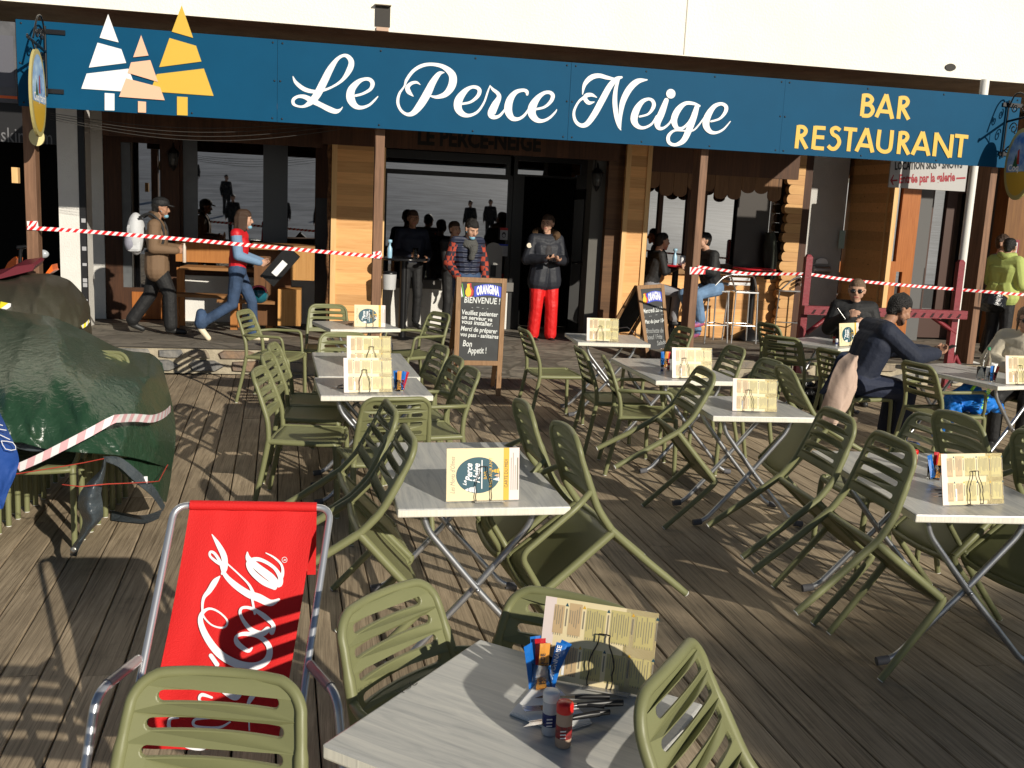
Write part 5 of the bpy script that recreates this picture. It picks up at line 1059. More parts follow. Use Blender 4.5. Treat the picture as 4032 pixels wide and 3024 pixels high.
o, V, h, s, ch = person('young man in a plaid shirt and navy quilted gilet with a grey snood', P4, -74, 1.68, dict(head=(.0, .10, 1.58), neck=(0, .05, 1.45), elr=(.27, .0, 1.13), wrr=(.18, .20, .92), ell=(-.26, -.02, 1.12), wrl=(-.25, .08, .90), anl=(-.11, -.12, .085), tol=(-.13, .05, .035)),
    {'top': gilet(), 'bottom': denim, 'sleeve': plaid(), 'shoe': mat('pale_trainer', (.62, .60, .60), .6)}, hair='curly', look=(12, -26), top_r=.026, sleeves='sleeve', leg_r=.02)
mask(ch, h, s)
mb = MB(); sc = cloth('knit_grey', (.085, .085, .08), .95, 1., 60)
for k, (r_, z) in enumerate(((.078, 1.445), (.09, 1.415), (.095, 1.385))): mb.tube([(r_*math.cos(a)*s, (.045 + r_*.9*math.sin(a) + .01*k)*s, (z - .03*math.sin(a))*s) for a in [2*math.pi*i/20 for i in range(21)]], .026*s, n=8)
mb.tube(smooth_path([(-.03*s, .145*s, 1.36*s), (.0, .165*s, 1.27*s), (.01*s, .15*s, 1.18*s)], 4), [.06*s]*4 + [.045*s]*4 + [.02*s], n=9); ch(mb, 'snood', [sc], .012)
# 5 smoker half hidden behind him
person('person in dark clothes half hidden behind the plaid-shirted man', gp(1772, 1310, .12), -60, 1.62, dict(wrr=(.05, .26, 1.18), elr=(.2, .1, 1.05)), {'top': blackc, 'bottom': blackc}, hairm=hair_b, vox=.011)
# 6 man in red ski trousers with a phone
P6 = gp(2130, 1350, .13)
o, V, h, s, ch = person('man in red ski trousers and dark parka looking aside, phone in hand', P6, -82, 1.77, dict(elr=(.27, .0, 1.14), wrr=(.09, .26, 1.17), ell=(-.27, .0, 1.14), wrl=(-.08, .28, 1.15), hdr=(-.5, .75, .1), hdl=(.5, .75, .1), npr=(0, -.1, 1), npl=(0, -.1, 1), knl=(-.11, .04, .5), knr=(.11, .03, .5), anl=(-.13, 0, .085), anr=(.12, -.02, .085)),
    {'top': cloth('parka_navy', (.018, .02, .028), .6, .7, 9), 'bottom': redc, 'shoe': blackc, 'shirt': cloth('shirt_charcoal', (.035, .032, .035))}, look=(-42, 2), hair='fade', hairm=hair_b, top_r=.036, leg_r=.03, coat=.10, curl=.6,
    extra=lambda C, V, h, s: [C(V['pelvis'] + Vector((.02, .07*s, .02)), V['chest'] + Vector((.01, .075*s, 0)), .07, .075, 'shirt')])
mb = MB(); mb.tube([(math.cos(a)*.155*s, (-.02 + math.sin(a)*.12)*s, (1.49 + .045*math.sin(-a))*s) for a in [R(-20) - i*R(220)/14 for i in range(15)]], .05*s, n=9); ch(mb, 'fur_hood', [cloth('fur', (.10, .055, .025), .95, 1., 70)], .014)
mb = MB(); mb.lathe([(.034*s, 0), (.034*s, .004)], M=Matrix.Translation((.262*s, .055*s, 1.33*s)) @ Matrix.Rotation(R(-75), 4, 'X') @ Matrix.Rotation(R(15), 4, 'Y'), n=16); ch(mb, 'sleeve_badge', [mat('badge', (.7, .62, .5), .6)])
ph = mat('phone_black', (.01, .01, .012), .2)
def phone(M, lab): mb = MB(); mb.box((0, 0, 0), (.072, .15, .009), bev=.004); tag(mb.build('phone', [ph], M=M), lab, 'phone')
phone(Matrix.Translation(P6 + Vector((.02, -.36, 1.195))) @ Matrix.Rotation(R(8), 4, 'Z') @ Matrix.Rotation(R(35), 4, 'X'), 'black phone in the hands of the man in red ski trousers')
# 7 seated on the bar stool, jeans and red trainers
SEAT = .74
def sit(sz, lean=0., kn=.50, an=None):
    return dict(pelvis=(0, 0, sz + .09), waist=(0, .02 + lean*.3, sz + .22), chest=(0, .03 + lean*.7, sz + .43), neck=(0, .03 + lean, sz + .60), head=(0, .07 + lean*1.15, sz + .745), shl=(-.17, .02 + lean*.9, sz + .555), shr=(.17, .02 + lean*.9, sz + .555), hil=(-.09, 0, sz + .08), hir=(.09, 0, sz + .08), knl=(-.12, .43, kn), knr=(.12, .43, kn), anl=(-.12, .40, kn - .42), anr=(.12, .40, kn - .42), tol=(-.13, .56, kn - .47), tor=(.13, .56, kn - .47))
j = sit(.70, .12, .72); j.update(ell=(-.23, .16, 1.02), wrl=(-.15, .38, 1.06), elr=(.23, .16, 1.02), wrr=(.15, .38, 1.06), knl=(-.22, .38, .70), anl=(-.24, .30, .32), tol=(-.26, .45, .26), knr=(.14, .40, .68), anr=(.16, .12, .12), tor=(.20, .22, .035))
P7 = gp(2790, 1345, .19); P7.z = .19
person('person in a black jacket and light jeans sitting on a bar stool, red trainers', P7, 188, 1.74, j, {'top': blackc, 'bottom': denim_l, 'shoe': mat('red_trainer', (.6, .07, .04), .5, col2=(.03, .12, .4), nscale=9)}, hairm=hair_k, top_r=.034, leg_r=.02)
j = sit(.70, .1, .72); j.update(ell=(-.22, .16, 1.02), wrl=(-.1, .38, 1.08), elr=(.22, .16, 1.02), wrr=(.1, .38, 1.08))
P8 = fp(2535, 1330, 13.95); P8.z = .15
person('dark-clothed person on the far side of the red high table, half behind the pine panel', P8, 5, 1.74, j, {'top': blackc, 'bottom': cloth('grey_trousers', (.22, .22, .24))}, vox=.011)
# 9 yellow hoodie with a drum
lime = cloth('lime_hoodie', (.40, .47, .14), .85, .5, 10)
P9 = fp(3915, 1380, 11.9); P9.z = .24
o, V, h, s, ch = person('person in a lime hoodie with cropped black hair, back turned, wearing a drum', P9, 25, 1.66, dict(ell=(-.25, .1, 1.12), wrl=(-.05, .33, 1.12), elr=(.25, .0, 1.11), wrr=(.14, .28, 1.05), head=(0, .05, 1.60)), {'top': lime, 'bottom': blackc}, look=(8, -4), hair='short', top_r=.04, leg_r=.025, coat=.02)
mb = MB(); mb.tube([h(-.10, -.02, -.11), h(-.05, -.10, -.12), h(0, -.125, -.14), h(.05, -.10, -.12), h(.10, -.02, -.11)], .05*s, n=10); ch(mb, 'hood', [lime])
dr = empty('drum', 'snare drum with a white head hanging at the side of the lime hoodie', 'drum', M=Matrix.Translation(P9 + Vector((-.30, -.20, .80))) @ Matrix.Rotation(R(16), 4, 'Y') @ Matrix.Rotation(R(-14), 4, 'X'))
mb = MB(); mb.lathe([(.19, -.08), (.19, .08)], n=28); mb.build('shell', [mat('drum_foil', (.02, .02, .022), .2, metal=.4, bump=.8, bscale=18)], dr)
mb = MB(); mb.lathe([(.195, .075), (.2, .08), (.2, .098), (.192, .102)], n=28); mb.build('hoop', [pine_v], dr)
mb = MB(); mb.lathe([(.0, .0985), (.19, .0985)], n=28); mb.build('drum_skin', [s_wht], dr)
person('person with tousled brown hair standing behind the lime hoodie', fp(3900, 1300, 12.9) * 1.0 - Vector((0, 0, fp(3900, 1300, 12.9).z - .2)), -60, 1.72, None, {'top': navy, 'bottom': blackc}, hair='curly', hairm=hair_b, vox=.011)
# 11 seated man in the navy hoodie
j = sit(.46, .16, .50); j.update(head=(0, .33, 1.185), neck=(0, .225, 1.055), ell=(-.22, .40, .82), wrl=(-.07, .66, .83), elr=(.22, .40, .82), wrr=(.07, .66, .83), hdl=(.3, .9, .15), hdr=(-.3, .9, .15), npl=(0, -.2, 1), npr=(0, -.2, 1))
PN = Vector((4.63, 7.98, 0))
def hoodx(C, V, h, s): C(V['neck'] + Vector((-.09*s, -.05*s, -.02*s)), V['neck'] + Vector((.09*s, -.05*s, -.02*s)), .065, .065, 'top'); C(V['neck'] + Vector((-.05*s, -.09*s, -.06*s)), V['neck'] + Vector((.05*s, -.09*s, -.06*s)), .06, .06, 'top'); [C(V['neck'] + Vector((e*.085*s, -.04*s, -.01)), V['neck'] + Vector((e*.045*s, .06*s, -.05*s)), .045, .035, 'top') for e in (-1, 1)]
o, V, h, s, ch = person('man in a navy hoodie seated at a table, bent over his phone', PN, -6, 1.80, j, {'top': navy, 'bottom': cloth('navy_jeans', (.014, .02, .045)), 'skin': skin_d, 'shoe': mat('blue_shoe', (.03, .06, .16), .6)}, hair='curly', look=(0, -22), top_r=.04, leg_r=.024, curl=.8, extra=hoodx, vox=.008)
mb = MB(); 
for e in (-1, 1): mb.tube([h(e*.066, .03, -.06), h(e*.045, .07, -.085), h(0, .082, -.10)], .012*s, n=7)
mb.tube([h(-.028, .094, -.043), h(.028, .094, -.043)], .006*s, n=6); ch(mb, 'stubble', [mat('stubble', (.12, .07, .05), .8)])
mb = MB(); t = 'TGGC'; put_text(mb, t, (-.07*s, (.03 + .16*.7 + .17)*s, .93*s), (1, 0, 0), (0, .3, 1), .06, 0, bold=.002); ch(mb, 'chest_print', [s_wht])
wr = PN + Matrix.Rotation(R(-96), 3, 'Z') @ Vector((0, .80*s, .87*s)); phone(Matrix.Translation(wr) @ Matrix.Rotation(R(-96), 4, 'Z') @ Matrix.Rotation(R(25), 4, 'X'), 'phone held by the man in the navy hoodie')
# 12 man in black with sunglasses behind him
j = sit(.46, .05, .50); j.update(ell=(-.25, .1, .78), wrl=(-.10, .30, .86), elr=(.25, .1, .78), wrr=(.12, .34, .95), hdr=(-.6, .6, .3))
o, V, h, s, ch = person('man in black with sunglasses sitting behind the man in the navy hoodie', Vector((5.86, 10.28, .0)), 250, 1.78, j, {'top': blackc, 'bottom': blackc}, look=(-12, -2), hair='short', hairm=hair_l, top_r=.04, leg_r=.02)
shades(ch, h, s); phone(Matrix.Translation((5.55, 9.98, .99)) @ Matrix.Rotation(R(70), 4, 'Z') @ Matrix.Rotation(R(50), 4, 'X'), 'dark phone held up by the man in black with sunglasses')
# 13 woman with sunglasses in a pale jacket
ecru = cloth('ecru_jacket', (.50, .45, .35), .85, .6, 9)
j = sit(.46, .10, .50); j.update(ell=(-.27, .18, .80), wrl=(-.10, .42, .84), elr=(.27, .18, .80), wrr=(.10, .42, .80))
PW_ = Vector((6.30, 7.95, 0))
def scarfx(C, V, h, s): C(V['chest'] + Vector((0, .07*s, -.1*s)), V['neck'] + Vector((0, .055*s, -.03*s)), .065, .05, 'inner'); [C(V['neck'] + Vector((e*.09*s, .0, -.05*s)), V['chest'] + Vector((e*.075*s, .10*s, -.02*s)), .04, .03, 'lining') for e in (-1, 1)]; C(V['neck'] + Vector((-.09*s, -.04*s, 0)), V['neck'] + Vector((.09*s, -.04*s, 0)), .05, .05, 'top')
o, V, h, s, ch = person('woman in an ecru jacket with dark sunglasses seated at the right edge', PW_, 222, 1.70, j, {'top': ecru, 'bottom': blackc, 'inner': blackc, 'lining': cloth('rust_lining', (.22, .05, .03))}, look=(22, 0), hair='tied', hairm=hair_l, top_r=.05, fem=True, extra=scarfx)
shades(ch, h, s)
# people on the snow behind the camera, seen only in the window panes
p0, *_ = person('dark figure standing on the snow behind the camera, mirrored in the panes', (-1.6, -8.5, snow_z(-1.6, -8.5)), 90, 1.74, None, {'top': blackc, 'bottom': blackc}, vox=.016, face_on=False)
p0['group'] = 'figures mirrored in the window panes'
for k, (x, y, f) in enumerate(((-4.3, -15, 60), (-.2, -7.6, 100), (2.2, -19, 80), (5.6, -9, 120), (6.5, -9.6, 100), (-6.5, -22, 90), (10.5, -16, 70), (1.2, -8.2, 110), (-3.4, -8.0, 100))):
    c = copy_tree(p0); c.location = (x, y, snow_z(x, y)); c.rotation_euler = (0, 0, R(f - 90))
# ---------------------------------------------------------------- chalkboards
frame_w = wood('board_frame', (.33, .19, .095), (.22, .12, .055), 2, 2.2); slate = mat('slate_black', (.022, .024, .026), .55, noise=.35, nscale=5, detail=7); chalk = mat('chalk', (.72, .74, .72), .9); chalk_g = mat('chalk_grey', (.30, .31, .31), .9); lg_blue = mat('logo_blue', (.02, .05, .5), .5); lg_yel = mat('logo_yellow', (.85, .50, .02), .5); lg_red = mat('logo_red', (.5, .02, .02), .5); lg_grn = mat('logo_green', (.1, .35, .05), .5)
def aboard(P0, N, marks, depth, lab, texts, back, logo, feetz=None):
    """P0 a point of the front board, N its normal to the reader; marks = plan marks of its four corners and leg ends"""
    N = Vector(N).normalized(); g = lambda p: rp(*p, P0, N); tl, tr, bl, br, ll, lr = [g(m) for m in marks]
    base = (ll + lr)/2; r = empty('chalkboard', lab, 'chalkboard', base); inv = Matrix.Translation(-base)
    def p(mb, name, ms, par=None): o = mb.build(name, ms); o.parent = par or r; o.matrix_parent_inverse = Matrix() if par else inv; return o
    ux = (tr - tl).normalized(); w = .05
    def bar(a, b_, wd, th=.03):
        d = (b_-a); L = d.length; d.normalize(); s = d.cross(N).normalized(); M = Matrix(((d.x, s.x, N.x, (a.x+b_.x)/2), (d.y, s.y, N.y, (a.y+b_.y)/2), (d.z, s.z, N.z, (a.z+b_.z)/2), (0, 0, 0, 1))); m = MB(); m.box((0, 0, 0), (L, wd, th), M=M, bev=.003); return m
    p(bar(tl + ux*w/2, ll + ux*w/2, w), 'frame_leg', [frame_w]); p(bar(tr - ux*w/2, lr - ux*w/2, w), 'frame_leg', [frame_w])
    dn = (bl - tl).normalized(); p(bar(tl + ux*w + dn*w/2, tr - ux*w + dn*w/2, w, .028), 'frame_rail', [frame_w]); p(bar(bl + ux*w - dn*w/2, br - ux*w - dn*w/2, w, .028), 'frame_rail', [frame_w])
    a, b_, c, d = tl + ux*w + dn*w, tr - ux*w + dn*w, br - ux*w - dn*w, bl + ux*w - dn*w; mb = MB(); mb.prism([d + N*.006, c + N*.006, b_ + N*.006, a + N*.006], -N*.012); pn = p(mb, 'slate_panel', [slate])
    mb = MB()
    for t, A, Bq, h_, mi in texts: fit_text(mb, t, g(A), g(Bq), h_, N, mi, bold=.0012, shear=.12, off=.0085)
    p(mb, 'chalk_writing', [chalk, chalk_g], pn)
    # maker's emblem: white capitals on a blue band, yellow bottle
    (A, Bq, h_), (x, y, s) = logo; mb = MB(); t0, t1 = g(A), g(Bq); u = (t1-t0).normalized(); v = N.cross(u); L = (t1-t0).length; n = 14
    arc = lambda k: .022*s*math.sin(math.pi*k)
    up = [t0 + u*L*k/n + v*(h_*1.12 + arc(k/n)) + N*.0075 for k in range(-1, n+2)]; lo = [t0 + u*L*k/n + v*(-h_*.18 + arc(k/n)*.8) + N*.0075 for k in range(-1, n+2)]
    mb.add(up + lo, [(len(up)+i, len(up)+i+1, i+1, i) for i in range(len(up)-1)], 0)
    t = MB(); fit_text(t, 'ORANGINA', t0 + u*.006, t1 - u*.006, h_, N, 0, bold=.006*s, off=.0085); mb.add([Vector(q) + v*arc(max(0, min(1, (Vector(q)-t0).dot(u)/L))) for q in t.v], t.f, 1)
    c0 = g((x, y)) + N*.008; bt = [(-.3, 1.), (.3, 1.), (.3, .55), (.7, 0), (.6, -.55), (.2, -.85), (-.3, -.85), (-.65, -.5), (-.65, 0), (-.25, .55)]
    mb.poly([c0 + u*(a_*.062*s + .012*s) + v*b2*.078*s for a_, b2 in bt], 3); mb.poly([c0 + N*.001 + u*a_*.045*s + v*b2*.07*s for a_, b2 in bt], 2)
    for k, m_ in ((-1.35, 1), (-1.0, 4)): mb.poly([c0 + N*.0005 + u*(k*.05*s + q[0]*.012*s) + v*q[1]*.07*s for q in ((-1.6, 1), (-.9, 1.05), (.9, -.8), (0, -1))], m_)
    p(mb, 'emblem', [lg_blue, s_wht, lg_yel, lg_red, lg_grn], pn)
    # rear leaf and stay
    off = Vector(back); kz = [q + off for q in (ll, lr)]; top = [tl - N*.03, tr - N*.03]
    for (a, b_) in zip(top, kz): b_.z = floorz(b_.x, b_.y) if feetz is None else feetz; p(bar(a + (ux*w/2 if a is top[0] else -ux*w/2), b_, w), 'rear_leg', [frame_w])
    m2 = MB(); q = [top[0] + ux*w, top[1] - ux*w, kz[1].lerp(top[1], .22) - ux*w, kz[0].lerp(top[0], .22) + ux*w]; m2.prism(q, (0, .01, 0)); p(m2, 'rear_panel', [slate])
    m3 = MB(); a = tl.lerp(ll, .72); b_ = top[0].lerp(kz[0], .72); mid = (a+b_)/2 + Vector((0, 0, .10)); m3.tube([a, mid, b_], .006, n=6); p(m3, 'stay', [steel])
k1 = lambda x, y: (1780 + x*.35714, 1080 + y*.35714)
N1 = Vector((-.03, -1, .16)); P0 = Vector((1.55, 9.96, .3))
aboard(P0, N1, [k1(50, 28), k1(604, 50), k1(0, 1000), k1(555, 1010), (1782, 1548), (1970, 1560)], .5, 'large chalkboard headed Bienvenue standing where the deck meets the pavement',
    [('BIENVENUE !', k1(128, 312), k1(528, 332), .062, 0), ('Veuillez patienter', k1(102, 440), k1(505, 470), .048, 0), ('un serveur va', k1(102, 490), k1(442, 522), .042, 0), ('vous installer.', k1(102, 542), k1(445, 575), .046, 0), ('Merci de préparer', k1(92, 618), k1(496, 655), .048, 0), ('vos pass - sanitaires', k1(88, 680), k1(508, 712), .042, 0), ('Bon', k1(112, 790), k1(216, 800), .062, 0), ('Appetit !', k1(172, 872), k1(378, 872), .062, 0), ('. - . .', k1(210, 370), k1(400, 384), .03, 1)],
    (.02, .62, 0), ((k1(262, 232), k1(524, 238), .085), (*k1(178, 182), 1.), ), feetz=.02)
k2 = lambda x, y: (2450 + x*.33602, 1100 + y*.33602)
N2 = Vector((.24, -.95, .14)); P2b = Vector((4.27, 12.35, .2))
aboard(P2b, N2, [k2(165, 72), k2(485, 55), k2(270, 880), k2(545, 850), k2(285, 960), k2(560, 930)], .5, 'second chalkboard with the dish of the day, beside the pine panel',
    [('Mercredi 22/12', k2(240, 400), k2(468, 372), .060, 0), ('.  ..  -  ..', k2(250, 445), k2(480, 412), .03, 1), ('Plat du jour 15€', k2(262, 520), k2(502, 498), .048, 0), ('Brochette de', k2(275, 630), k2(478, 622), .062, 1), ('boeuf / Frite', k2(285, 705), k2(465, 695), .062, 1), ('Salade', k2(405, 775), k2(512, 752), .06, 1), ('~', k2(365, 880), k2(465, 850), .10, 0)],
    (-.45, .62, 0), ((k2(300, 262), k2(458, 245), .10), (*k2(258, 230), .95), ))
# ---------------------------------------------------------------- red sling lounger
ltop, lbot = Vector((0, 3.42, .86)), Vector((0, 2.93, .28)); ln = Vector((0, -(ltop.z-lbot.z), (ltop.y-lbot.y))).normalized(); L_ = lambda x, y, o=.0: rp(x, y, ltop, ln) + ln*o
LG = empty('sling_lounger', 'tubular lounger with a red sling lettered in white script', 'lounger', (-.27, 3.1, 0)); LI = Matrix.Translation((.27, -3.1, 0))
def lp(mb, name, ms, par=None): o = mb.build(name, ms); o.parent = par or LG; o.matrix_parent_inverse = Matrix() if par else LI; return o
red_sl = mat('red_canvas', (.62, .010, .010), .75, bump=.25, bscale=220, noise=.04, nscale=3)
mb = MB(); nx, ny = 12, 22; vs = []
EL = lambda t: (749 - 131*t, 1990 + 660*t); ER = lambda t: (1247 - 110*t, 1998 + 660*t)
for j in range(ny+1):
    t = j/ny*1.45; a, b_ = L_(*EL(t)), L_(*ER(t))
    for i in range(nx+1):
        q = a.lerp(b_, i/nx); q = q - ln*(.05*math.sin(math.pi*min(1, t/1.45)) + .004*math.sin(i*1.9 + t*4)); vs.append(q)
fs = [(j*(nx+1)+i, (j+1)*(nx+1)+i, (j+1)*(nx+1)+i+1, j*(nx+1)+i+1) for j in range(ny) for i in range(nx)]; mb.add(vs, fs, 0, True)
mb.add([v - ln*.004 for v in vs], [f[::-1] for f in fs], 0, True)
sl_ = lp(mb, 'sling', [red_sl])
a, b_ = L_(749, 1990), L_(1247, 1998); u = (b_-a).normalized(); mb = MB(); mb.tube([a + ln*.004 + u*.0, b_ + ln*.004 - u*.0], .017, n=12); mb.box((b_.x - .015, b_.y + .03, b_.z - .13), (.03, .05, .24)); lp(mb, 'sling_hem', [red_sl], sl_)
alu = mat('lounger_tube', (.62, .63, .66), .32, metal=.75)
def lt(pts, r_=.0125): m = MB(); m.tube(pts, r_, n=12); return m
zf = lambda x, y, z: gp(x, y, z)
pa, pb_ = a - u*.03, b_ + u*.03; bl, br = L_(560, 2640), L_(1205, 2660); bl2, br2 = bl + (bl-pa)*.45, br + (br-pb_)*.45
lp(lt(fillet([a + u*.1, pa - u*.02, bl, bl2], .05, 6)), 'frame_tube', [alu]); lp(lt(fillet([b_ - u*.1, pb_ + u*.02, br, br2], .05, 6)), 'frame_tube', [alu])
for sgn, e0 in ((-1, bl), (1, br)):
    e = e0 + Vector((sgn*.012, .02, .03)); f0 = Vector((e.x + sgn*.085, e.y - .20, e.z - .01)); lp(lt(fillet([e, f0, Vector((f0.x + sgn*.035, f0.y - .14, .10)), Vector((f0.x + sgn*.03, f0.y - .20, .03)), Vector((f0.x - sgn*.2, f0.y - .26, .03))], .06, 6), .0145), 'arm_tube', [alu])
    m = MB(); m.tube([e + (f0-e)*.05, e + (f0-e)*.75], .0175, n=12); lp(m, 'arm_pad', [mat('pad_grey', (.25, .22, .22), .25, coat=.5)])
mb = MB(); q0 = Vector((bl.x - .16, 2.72, .12)); mb.tube([q0, q0 + Vector((.75, .02, 0))], .012, n=10); lp(mb, 'cross_tube', [alu]); mb = MB(); mb.ell(q0, (.022, .022, .022), n=10, m=8); lp(mb, 'tube_knob', [mat('knob_blue', (.02, .05, .13), .4)])
# white script running up the sling
K3 = lambda x, y: L_(600 + x*1.129, 1950 + y*1.1282, .0)
def onsling(x, y):
    px, py = 600 + x*1.129, 1950 + y*1.1282; q = L_(px, py); t = (py - 1990)/660; return q - ln*(.05*math.sin(math.pi*min(1, max(0, t)/1.45)) - .0045)
SC = [[(206,131,3),(228,165,20),(248,205,26),(250,245,22),(240,262,10)],[(252,240,8),(225,225,12),(200,205,10),(200,190,10),(215,195,12),(235,225,14),(250,265,18),(285,300,26),(330,330,30),(370,345,34),(410,362,28),(440,350,10)],
 [(258,228,6),(300,265,7),(335,300,10),(352,335,16)],[(232,272,6),(215,290,24),(195,320,22),(175,345,14),(170,380,10),(175,410,8),(205,440,7),(245,448,8),(258,425,8),(230,395,8),(195,382,10),(168,400,18),(165,435,24),(190,490,30),(235,545,34),(300,580,36),(360,585,34),(400,560,30),(405,515,24),(370,480,20),(320,470,18),(290,480,14),(295,505,24),(330,530,18),(345,520,8)],
 [(400,455,26),(375,470,26),(335,450,20),(305,405,14),(310,380,12),(345,382,14),(390,410,22),(420,440,18),(415,465,22)],[(355,400,10),(345,345,10)],
 [(330,192,6),(335,215,24),(370,245,30),(410,275,34),(440,300,24),(445,275,20),(420,240,14),(370,215,16),(335,225,20),(345,255,24),(385,290,26),(425,310,20)],[(430,305,16),(452,270,14),(450,235,10),(425,210,8),(395,194,4)],
 [(200,548,18),(222,580,20)],[(185,605,16),(215,640,30),(260,680,36),(290,700,26),(310,680,10)],[(205,700,10),(170,690,16),(162,710,10),(190,725,12)],[(262,600,5),(320,655,8)],[(405,618,3),(380,650,16),(345,700,22),(330,730,10)],[(90,775,6),(60,780,14),(62,820,18),(110,870,22),(170,885,20),(210,870,6)],[(215,775,8),(150,780,12),(150,805,12),(230,810,12),(270,790,8)],[(335,760,6),(338,820,6)]]
mb = MB()
for i, st in enumerate(SC): st = [(x_, y_, max(2., w_*.82)) for x_, y_, w_ in st]; ribbon(mb, st, (lambda k: (lambda x, y: onsling(x, y) + ln*.0004*k))(i), 0, 6, lift=tuple(ln*.0003))
c = (460, 216); ribbon(mb, [(c[0] + 9*math.cos(a), c[1] + 9*math.sin(a), 1.6) for a in [2*math.pi*i/14 for i in range(15)]], onsling, 0, 2); ribbon(mb, [(456,220,1.6),(464,214,1.6),(463,219,1.6),(458,214,1.6)], onsling, 0, 2)
lp(mb, 'script_print', [mat('print_white', (.80, .78, .80), .7)], sl_)
# ---------------------------------------------------------------- tarpaulins
def tarp_mat(name, c, r_=.30, wv=1.):
    m = bpy.data.materials.new(name); m.use_nodes = True; n = m.node_tree.nodes; l = m.node_tree.links; b = n['Principled BSDF']; b.inputs['Base Color'].default_value = (*c, 1); b.inputs['Roughness'].default_value = r_; b.inputs['Specular IOR Level'].default_value = .5
    tc = n.new('ShaderNodeTexCoord'); t = n.new('ShaderNodeTexNoise'); t.inputs['Scale'].default_value = 34; t.inputs['Detail'].default_value = 2.5; t.inputs['Distortion'].default_value = .8; l.new(tc.outputs['Object'], t.inputs[0])
    t5 = n.new('ShaderNodeTexNoise'); t5.inputs['Scale'].default_value = 7; t5.inputs['Detail'].default_value = 2; t5.inputs['Distortion'].default_value = 1.; l.new(tc.outputs['Object'], t5.inputs[0])
    ad = n.new('ShaderNodeMath'); ad.operation = 'MULTIPLY_ADD'; l.new(t5.outputs[0], ad.inputs[0]); ad.inputs[1].default_value = 1.6; l.new(t.outputs[0], ad.inputs[2])
    bp = n.new('ShaderNodeBump'); bp.inputs['Strength'].default_value = .5*wv; bp.inputs['Distance'].default_value = .012; l.new(ad.outputs[0], bp.inputs['Height']); l.new(bp.outputs[0], b.inputs['Normal']); return m
def sheet(rows, name, m, sub=6, amp=.012, seed=1, thick=.004):
    """smooth sheet through rows of points, with creases"""
    rnd = random.Random(seed); A = [smooth_path(r, sub) for r in rows]; nc = len(A[0]); cols = [smooth_path([A[j][i] for j in range(len(A))], sub) for i in range(nc)]; nr = len(cols[0]); vs = []
    tri = lambda q: abs((q % 1.) - .5)*2
    for j in range(nr):
        for i in range(nc):
            p = Vector(cols[i][j]); u, v = i/sub, j/sub; w = (1 - tri(u*.9 + .25*v + seed*.3))**3 - .7*(1 - tri(u*.55 - .5*v + seed))**4 + .35*(1 - tri(u*2.1 - .7*v))**2; vs.append(p + Vector((.3*w*amp, -w*amp*2.2, .6*w*amp)))
    mb = MB(); f = [(j*nc+i, (j+1)*nc+i, (j+1)*nc+i+1, j*nc+i+1) for j in range(nr-1) for i in range(nc-1)]; mb.add(vs, f, 0, True); mb.add([v + Vector((0, thick, -thick)) for v in vs], [q[::-1] for q in f], 0, True); return mb
def rows_px(R_): return [[tuple(fp(x, y, Y)) for x, y, Y in r] for r in R_]
green = tarp_mat('green_tarp', (.018, .050, .026)); lining = tarp_mat('tarp_lining', (.055, .068, .078), .35)
G = rows_px([[(-260,1205,8.6),(-60,1215,8.5),(60,1228,8.4),(200,1248,8.2),(330,1302,8.0),(480,1375,7.8),(590,1392,7.7),(640,1432,7.6)],
 [(-260,1250,7.6),(-60,1255,7.5),(60,1262,7.4),(204,1280,7.1),(345,1345,7.1),(505,1425,7.0),(590,1425,7.2),(650,1480,7.3)],
 [(-260,1320,6.7),(-60,1325,6.6),(60,1335,6.5),(206,1290,6.75),(330,1400,6.4),(528,1468,6.4),(608,1480,6.6),(664,1530,6.9)],
 [(-260,1420,5.95),(-60,1420,5.95),(66,1420,5.9),(215,1385,6.05),(335,1480,5.75),(532,1500,6.1),(616,1545,6.35),(680,1600,6.7)],
 [(-260,1530,5.6),(-60,1530,5.55),(70,1530,5.5),(225,1500,5.6),(345,1580,5.45),(528,1580,5.75),(622,1630,6.05),(690,1670,6.45)],
 [(-260,1650,5.4),(-60,1650,5.35),(70,1650,5.3),(200,1640,5.35),(370,1690,5.3),(520,1690,5.5),(627,1725,5.8),(690,1750,6.2)],
 [(-260,1760,5.3),(-60,1750,5.28),(70,1740,5.25),(200,1770,5.25),(400,1786,5.2),(520,1800,5.4),(630,1830,5.7),(676,1850,6.0)]])
TG = empty('green_tarpaulin', 'glossy dark green tarpaulin thrown over the stacked chairs at the left', 'tarpaulin', tuple(gp(330, 2100, 0))); TI = Matrix.Translation(-TG.location)
def tp(mb, name, ms): o = mb.build(name, ms); o.parent = TG; o.matrix_parent_inverse = TI; return o
tp(sheet(G, 'sheet', green, 8, .016, 3), 'sheet', [green])
SD = rows_px([[(455,1812,5.4),(520,1800,5.5),(630,1830,5.75),(676,1850,6.05)], [(470,1850,5.4),(540,1880,5.5),(625,1920,5.7),(668,1910,6.0)], [(490,1870,5.45),(560,1920,5.5),(615,1965,5.6),(655,1975,5.9)]]); tp(sheet(SD, 's', green, 5, .006, 5), 'side_flap', [green])
HM_ = rows_px([[(50,1722,5.36),(130,1735,5.33),(215,1760,5.30)], [(55,1760,5.34),(130,1775,5.32),(225,1768,5.29)]]); tp(sheet(HM_, 'h', lining, 5, .003, 2), 'turned_hem', [lining])
H2 = rows_px([[(405,1798,5.2),(470,1800,5.3),(540,1850,5.35),(610,1920,5.45),(650,1990,5.6)], [(420,1818,5.18),(470,1840,5.25),(530,1895,5.3),(595,1950,5.4),(640,2012,5.6)]]); tp(sheet(H2, 'h', lining, 5, .003, 6), 'turned_hem', [lining])
